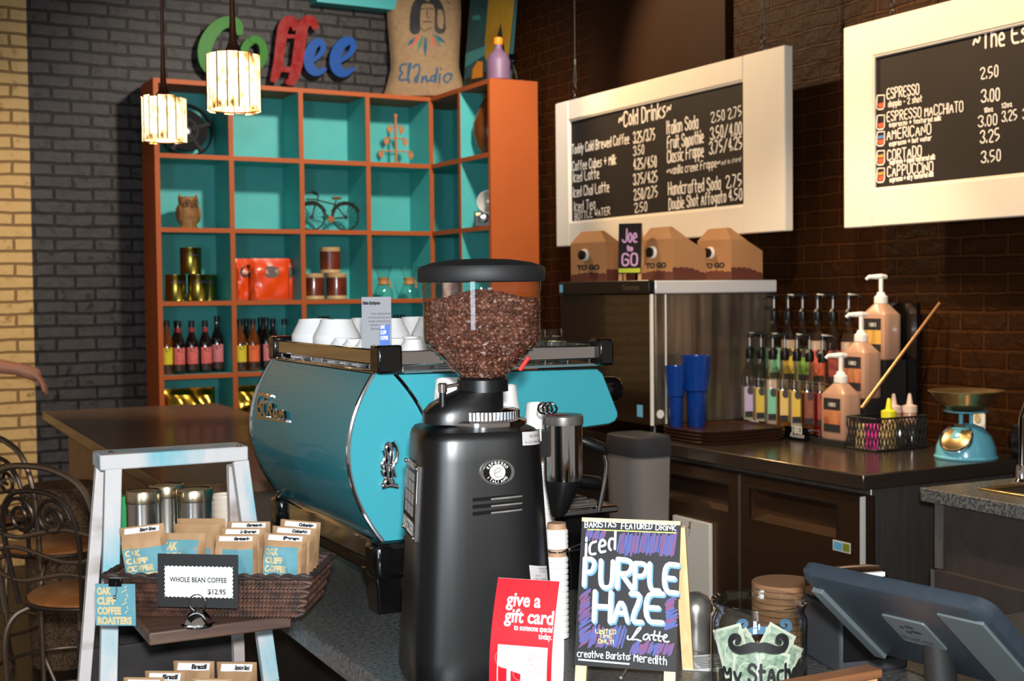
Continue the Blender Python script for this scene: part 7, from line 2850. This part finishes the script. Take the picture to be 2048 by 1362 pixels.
b = MB()
rr_ = lambda g, z: [(x, y, z) for x, y in rrect(ulen + 2 * g, LV + 2 * g, .022, 6, -g, -g)]
b.loft([rr_(-.012, -.020), rr_(0, -.016), rr_(.001, -.006), rr_(-.004, .002), rr_(-.016, .006)], SLm)
b.build('shell', 'tablet_grey', tb, world=True)
MB().prism(rrect(ulen - .03, LV - .03, .006, 4, .015, .015), -.0215, -.0195, SLm).build('screen', 'black_gloss', tb, world=True)
MB().prism([(.012, .030), (.030, .030), (.030, LV - .012), (.012, LV - .012)], .004, .012, SLm).build('side_flange', 'tablet_light', tb, world=True, bevel=.001)
MB().prism([(ulen - .075, .022), (ulen - .012, .022), (ulen - .012, LV - .01), (ulen - .075, LV - .01)], .004, .0085, SLm).build('side_recess', 'tablet_light', tb, world=True, bevel=.001)
lp0, lp1 = .115, .185
o = MB().prism(rrect(.066, .066, .005, 4, lp0 - .012, .062), .005, .0085, SLm).build('logo_plate', 'tablet_light', tb, world=True, bevel=.0006)
b = MB()
fpl = lambda x, y, e=0.: SLm @ Vector((x, y, .0088 + e))
for i in range(4):
    a = i * PI / 2 + .4
    b.poly([(lp0 + .018 + .010 * math.cos(a) + .006 * math.cos(k) * (1 + .5 * math.cos(a)), .088 + .008 * math.sin(a) + .0035 * math.sin(k)) for k in [2 * PI * q / 12 for q in range(12)]], fpl)
vs, fs_ = type_mesh('ShopKeep', .013)
b.add([fpl(lp0 - .008 + v[0] * .9, .118 - v[1], .0) for v in vs], fs_)
b.build('logo', 'dark_ink', o, world=True, smooth=False)
mid = SLm @ Vector((ulen * .5, LV * .55, -.02))
b = MB()
foot = Vector((mid.x + wax.x * .02, mid.y + wax.y * .02, ZG + .0005))
b.lathe([(.085, 0), (.085, .008), (.03, .014)], n=32, c=foot)
b.tube([foot + Vector((0, 0, .01)), foot + Vector((0, 0, .05)), mid], [.024, .022, .018], 14)
b.build('stand', 'black_matte', tb, world=True)
for xx in (.05, ulen - .11):
    pass
# receipt printer
pq = P(1612, 1338, z=ZG)
rp_ = thing('receipt_printer', 'dark grey receipt printer behind the tip jar', 'printer', UV(1.36 + .06, 1.60, ZG + .0005), R(-14))
mat('printer_grey', (58, 60, 64), .5)
ph_ = 1.5 - (1213 - 585) * 2.06 / F_PX - ZG
MB().lo((-.06, -.065, 0), (.06, .065, .10)).build('body', 'printer_grey', rp_, bevel=.006)
My_ = Matrix(((0, 0, 1, -.056), (1, 0, 0, 0), (0, 1, 0, 0), (0, 0, 0, 1)))
MB().prism([(-.06, .100), (.06, .100), (.06, .142), (.01, .150), (-.06, .112)], 0, .112, My_).build('cover', 'black_gloss', rp_, bevel=.003)
MB().lo((-.045, -.02, .139), (.045, -.012, .146)).build('paper_slot', 'white_plastic', rp_)
MB().lo((-.055, -.0665, .02), (.055, -.0645, .085)).build('front_door', 'black_plastic', rp_)
# wooden ledge
A = P(1757, 1324, z=1.0)
lu, lv = A.dot(UA) - .018, A.dot(VA)
lg = thing('wooden_ledge', 'brown wooden ledge across the front of the counter before the tip jar', 'ledge', UV(lu - .2, lv - .02, ZG), RZC)
wood_mat('ledge_wood', (104, 66, 42), (140, 92, 60), 0, 7, .4)
uvbox(MB(), (1.0, lv - .028, 1.0 - .012), (lu, lv, 1.0)).build('top_board', 'ledge_wood', lg, world=True, bevel=.002)
wood_mat('ledge_wood_lit', (190, 132, 80), (214, 156, 100), 0, 7, .5)  # same ledge wood, light on the front face put into a paler colour
uvbox(MB(), (1.0, lv - .024, ZG + .0005), (lu - .006, lv - .006, 1.0 - .0125)).build('front_board', 'ledge_wood_lit', lg, world=True)
# round tan pad behind the jar
q = P(1590, 1176, d=2.28)
t = thing('cork_coaster_stack', 'round brown pad stack behind the tip jar', 'coasters', UV(1.395, 1.745, ZG + .0005))
wood_mat('cork', (132, 92, 62), (150, 106, 72), 0, 12, .8)
b = MB()
for i in range(10):
    b.lathe([(.052, .0105 * i), (.054, .0105 * i + .002), (.054, .0105 * i + .008), (.052, .0105 * i + .010)], n=36)
b.build('pads', 'cork', t)
# steel milk pitcher behind the easel, receipts
q = P(1392, 1300, z=ZG)
t = thing('tamper', 'steel domed tamper standing behind the easel sign', 'tamper', (q.x, q.y, ZG + .0005))
MB().lathe([(.026, 0), (.027, .012), (.024, .030), (.026, .048), (.0285, .062), (.027, .078), (.020, .090), (.010, .096), (.0001, .0975)], n=32).build('body', 'satin_steel', t)
q = P(1404, 1328, z=ZG)
for i, (dx_, dz_, rz_) in enumerate(((0, 0, 20), (.012, .0009, 42))):
    t = thing('receipt', ('white printed receipt lying under another beside the easel leg', 'white printed receipt lying on top of another beside the easel leg')[i], 'receipt', (q.x + dx_, q.y, ZG + .0006 + dz_), R(rz_ - 60))
    MB().lo((-.028, -.04, 0), (.028, .04, .0005)).build('paper', 'white_paper', t)
    b = MB()
    for k in range(7):
        b.lo((-.022, -.03 + .009 * k, .0006), (.022 - .008 * (k % 3), -.0275 + .009 * k, .0008))
    b.build('print', 'dark_ink', t)

# ------------------------------------------------------------------ wire stools along the bar counter
mat('wire_bronze', (132, 112, 94), .34, .85)
mat('wire_dark', (78, 66, 58), .4, .8)


def arcpts(pts, it=3):
    p = [Vector(q) for q in pts]
    for _ in range(it):
        q = [p[0]]
        for a, b_ in zip(p[:-1], p[1:]):
            q += [a * .75 + b_ * .25, a * .25 + b_ * .75]
        q.append(p[-1])
        p = q
    return p


def stool(loc, rz, lab):
    """bentwood style wire stool; it faces local +X"""
    t = thing('wire_stool', lab, 'stool', loc, rz, 'scrolled wire stools with round wooden seats')
    zs = .65
    MB().lathe([(.172, zs - .012), (.178, zs - .006), (.178, zs + .008), (.170, zs + .014), (.0001, zs + .012)], n=44).build('seat', 'seat_wood', t)
    b = MB().tube([(.182 * math.cos(a), .182 * math.sin(a), zs - .002) for a in [2 * PI * i / 40 for i in range(40)]], .007, 8, True)
    b.build('seat_ring', 'wire_dark', t)
    for sx, sy in ((1, 1), (1, -1), (-1, 1), (-1, -1)):
        MB().tube(arcpts([(sx * .10, sy * .10, zs - .01), (sx * .17, sy * .17, zs - .05), (sx * .165, sy * .165, .40), (sx * .15, sy * .15, .18), (sx * .20, sy * .20, .004)], 3), .0085, 8).build('leg', 'wire_bronze', t)
    MB().tube([(.222 * math.cos(a), .222 * math.sin(a), .24) for a in [2 * PI * i / 40 for i in range(40)]], .0065, 8, True).build('foot_ring', 'wire_bronze', t)

    def bk(y, z):          # back surface, bowed round the seat
        return (-.175 - .16 * (z - zs) + .45 * y * y, y, z)
    loop = arcpts([(-.178 + .45 * .0289, -.165, zs - .03), bk(-.178, .74), bk(-.195, .88), bk(-.17, 1.0), bk(-.08, 1.045), bk(0, 1.05), bk(.08, 1.045), bk(.17, 1.0), bk(.195, .88), bk(.178, .74), (-.178 + .45 * .0289, .165, zs - .03)], 3)
    MB().tube(loop, .0095, 8).build('back_loop', 'wire_bronze', t)
    inner = arcpts([bk(-.11, zs), bk(-.125, .76), bk(-.135, .88), bk(-.10, .965), bk(0, .985), bk(.10, .965), bk(.135, .88), bk(.125, .76), bk(.11, zs)], 3)
    MB().tube(inner, .007, 8).build('inner_loop', 'wire_dark', t)
    for z, dip in ((.735, .02), (.80, -.02), (.86, .02)):
        MB().tube(arcpts([bk(-.18, z), bk(-.09, z + dip), bk(0, z), bk(.09, z - dip), bk(.18, z)], 3), .0065, 8).build('back_rail', 'wire_bronze', t)
    for s_ in (-1, 1):
        pts = []
        for i in range(30):
            a = i * .38
            r = .058 * (1 - i / 36)
            pts.append(bk(s_ * (.055 + r * math.cos(a)), .905 + r * math.sin(a)))
        MB().tube(pts, .006, 7).build('scroll', 'wire_dark', t)
    return t


qa, qb = P(120, 1092, z=.65), P(186, 1188, z=.65)
stool((qb.x, qb.y, 0), R(38), 'wire stool with round wooden seat, nearest to the stepladder')
stool((qa.x, qa.y, 0), R(20), 'wire stool with round wooden seat, second behind the nearest one')
qc = P(-40, 1040, z=.65)
stool((qc.x, qc.y, 0), R(15), 'wire stool at the left edge, only its curved back in view')
# patterned wicker basket under the bar edge
q = P(150, 935, u=.80)
t = thing('wicker_hamper', 'speckled wicker hamper standing by the bar counter behind the stools', 'hamper', UV(.73, 5.55, 0), RZC)
mat('hamper_weave', (128, 98, 66), .8, var=(260, .9), col2=(36, 24, 18), stretch=(.6, .6, 1))
b = MB()
b.loft([[(x * .16 * k, y * .16 * k, z) for x, y in [(math.cos(2 * PI * i / 32), math.sin(2 * PI * i / 32)) for i in range(32)]] for k, z in ((.8, .0), (.84, .02), (1.0, .66), (1.02, .70), (.97, .705))])
b.build('body', 'hamper_weave', t)
MB().lathe([(.166, .70), (.168, .715), (.15, .735), (.0001, .745)], n=32).build('lid', 'hamper_weave', t)

# ------------------------------------------------------------------ person at the far left reaching towards the bar
mat('skin', (206, 146, 116), .5, var=(9, .3), col2=(196, 132, 104))
mat('shirt', (52, 60, 76), .8)
mat('trousers', (40, 42, 50), .8)
mat('hair_brown', (52, 36, 28), .6)
mat('shoe_black', (24, 22, 22), .5)
mat('eye_white', (236, 234, 230), .3)
DP = 6.05
sh = P(-215, 652, d=DP)
el = P(-85, 722, d=DP - .05)
wr_ = P(38, 738, d=DP)
kn = P(68, 748, d=DP + .02)
bx_, by_ = sh.x - .16, sh.y + .12
pr_ = thing('person', 'person at the left edge reaching an arm towards the bar', 'person', (bx_, by_, 0))
fwd = Vector((wr_.x - bx_, wr_.y - by_, 0)).normalized()
lat = Vector((-fwd.y, fwd.x, 0))
O = Vector((bx_, by_, 0))


def L3(f, l, z):
    return O + fwd * f + lat * l + Vector((0, 0, z))


def limb(mb, pts, rs, n=14):
    mb.tube(pts, rs, n)
    for p, r in zip(pts, rs):
        mb.ball(p, r * .995, n, 8)


hand_dir = (kn - wr_).normalized()
rsh = L3(.0, -.17, 1.40)
b = MB()
limb(b, [L3(0, 0, .92), L3(-.01, 0, 1.05), L3(0, 0, 1.18), L3(.01, 0, 1.32), L3(0, 0, 1.42)], [.135, .125, .135, .145, .10])
limb(b, [L3(0, -.17, 1.39), L3(0, 0, 1.41), L3(0, .17, 1.39)], [.07, .085, .07])
limb(b, [L3(0, 0, 1.42), L3(.015, 0, 1.54)], [.06, .055])
b.ball(L3(.035, 0, 1.64), (.080, .080, .115), 24, 16)
b.ball(L3(.075, 0, 1.59), (.045, .05, .05), 16, 10)
b.tube([L3(.105, 0, 1.655), L3(.135, 0, 1.615)], [.010, .016], 8)
b.ball(L3(.13, 0, 1.615), .016, 8, 6)
for s_ in (-1, 1):
    b.ball(L3(.03, s_ * .082, 1.63), (.022, .014, .032), 10, 8)
    limb(b, [L3(0, s_ * .09, .92), L3(.01, s_ * .10, .50), L3(-.01, s_ * .10, .09)], [.09, .058, .042])
    limb(b, [L3(-.03, s_ * .10, .045), L3(.15, s_ * .105, .035)], [.042, .035])
# reaching arm and hanging arm
limb(b, [rsh, sh * .5 + rsh * .5, el, wr_], [.062, .052, .044, .030])
limb(b, [wr_, wr_ + (kn - wr_) * .6, kn], [.030, .033, .034])
side_h = hand_dir.cross(Vector((0, 0, 1))).normalized()
for i, (off, ln, dz) in enumerate(((-.030, .070, -.010), (-.010, .078, -.012), (.010, .074, -.014), (.028, .060, -.016))):
    p0 = kn + side_h * off
    p1 = p0 + hand_dir * ln * .45 + Vector((0, 0, dz))
    p2 = p1 + hand_dir * ln * .25 + Vector((0, 0, -ln * .42))
    p3 = p2 + hand_dir * ln * .04 + Vector((0, 0, -ln * .40))
    limb(b, [p0, p1, p2, p3], [.0115, .0105, .0098, .0088], 8)
p0 = wr_ + hand_dir * .03 - side_h * .03
limb(b, [p0, p0 + hand_dir * .03 - side_h * .02 + Vector((0, 0, -.02)), p0 + hand_dir * .055 - side_h * .02 + Vector((0, 0, -.05))], [.014, .012, .010], 8)
limb(b, [L3(0, .19, 1.38), L3(-.02, .24, 1.12), L3(.03, .25, .88)], [.058, .046, .030])
limb(b, [L3(.03, .25, .88), L3(.04, .25, .80)], [.032, .030])
for i in range(4):
    limb(b, [L3(.015 + .018 * i, .25, .80), L3(.02 + .018 * i, .252, .765), L3(.012 + .018 * i, .245, .73)], [.011, .010, .009], 8)
limb(b, [L3(.06, .24, .84), L3(.085, .235, .80), L3(.09, .235, .77)], [.013, .011, .009], 8)
body = b.build('body', 'skin', pr_, world=True)
md = body.modifiers.new('join', 'REMESH')
md.mode = 'VOXEL'
md.voxel_size = .0065
md.use_smooth_shade = True
sm = body.modifiers.new('soften', 'SMOOTH')
sm.factor = .5
sm.iterations = 4
b = MB()
limb(b, [L3(0, 0, .90), L3(-.01, 0, 1.05), L3(0, 0, 1.18), L3(.01, 0, 1.32), L3(0, 0, 1.41)], [.150, .140, .150, .158, .105])
limb(b, [L3(0, -.18, 1.39), L3(0, 0, 1.40), L3(0, .18, 1.39)], [.078, .09, .078])
limb(b, [rsh, rsh * .55 + el * .45], [.074, .066])
limb(b, [L3(0, .19, 1.38), L3(-.015, .235, 1.20)], [.07, .062])
c = b.build('shirt', 'shirt', pr_, world=True)
m2 = c.modifiers.new('join', 'REMESH')
m2.mode = 'VOXEL'
m2.voxel_size = .012
m2.use_smooth_shade = True
b = MB()
for s_ in (-1, 1):
    limb(b, [L3(0, s_ * .07, .93), L3(.01, s_ * .10, .50), L3(-.01, s_ * .10, .10)], [.115, .072, .060])
c = b.build('trousers', 'trousers', pr_, world=True)
m2 = c.modifiers.new('join', 'REMESH')
m2.mode = 'VOXEL'
m2.voxel_size = .012
m2.use_smooth_shade = True
for s_ in (-1, 1):
    b = MB()
    limb(b, [L3(-.04, s_ * .10, .052), L3(.06, s_ * .102, .055), L3(.17, s_ * .105, .044)], [.051, .05, .043])
    b.build('shoe', 'shoe_black', pr_, world=True)
    MB().ball(L3(.108, s_ * .03, 1.655), .012, 12, 8).build('eye', 'eye_white', pr_, world=True)
MB().ball(L3(.015, 0, 1.675), (.090, .090, .105), 24, 14).build('hair', 'hair_brown', pr_, world=True)
mat('lip', (160, 84, 78), .5)
MB().ball(L3(.114, 0, 1.575), (.010, .024, .007), 12, 6).build('mouth', 'lip', pr_, world=True)
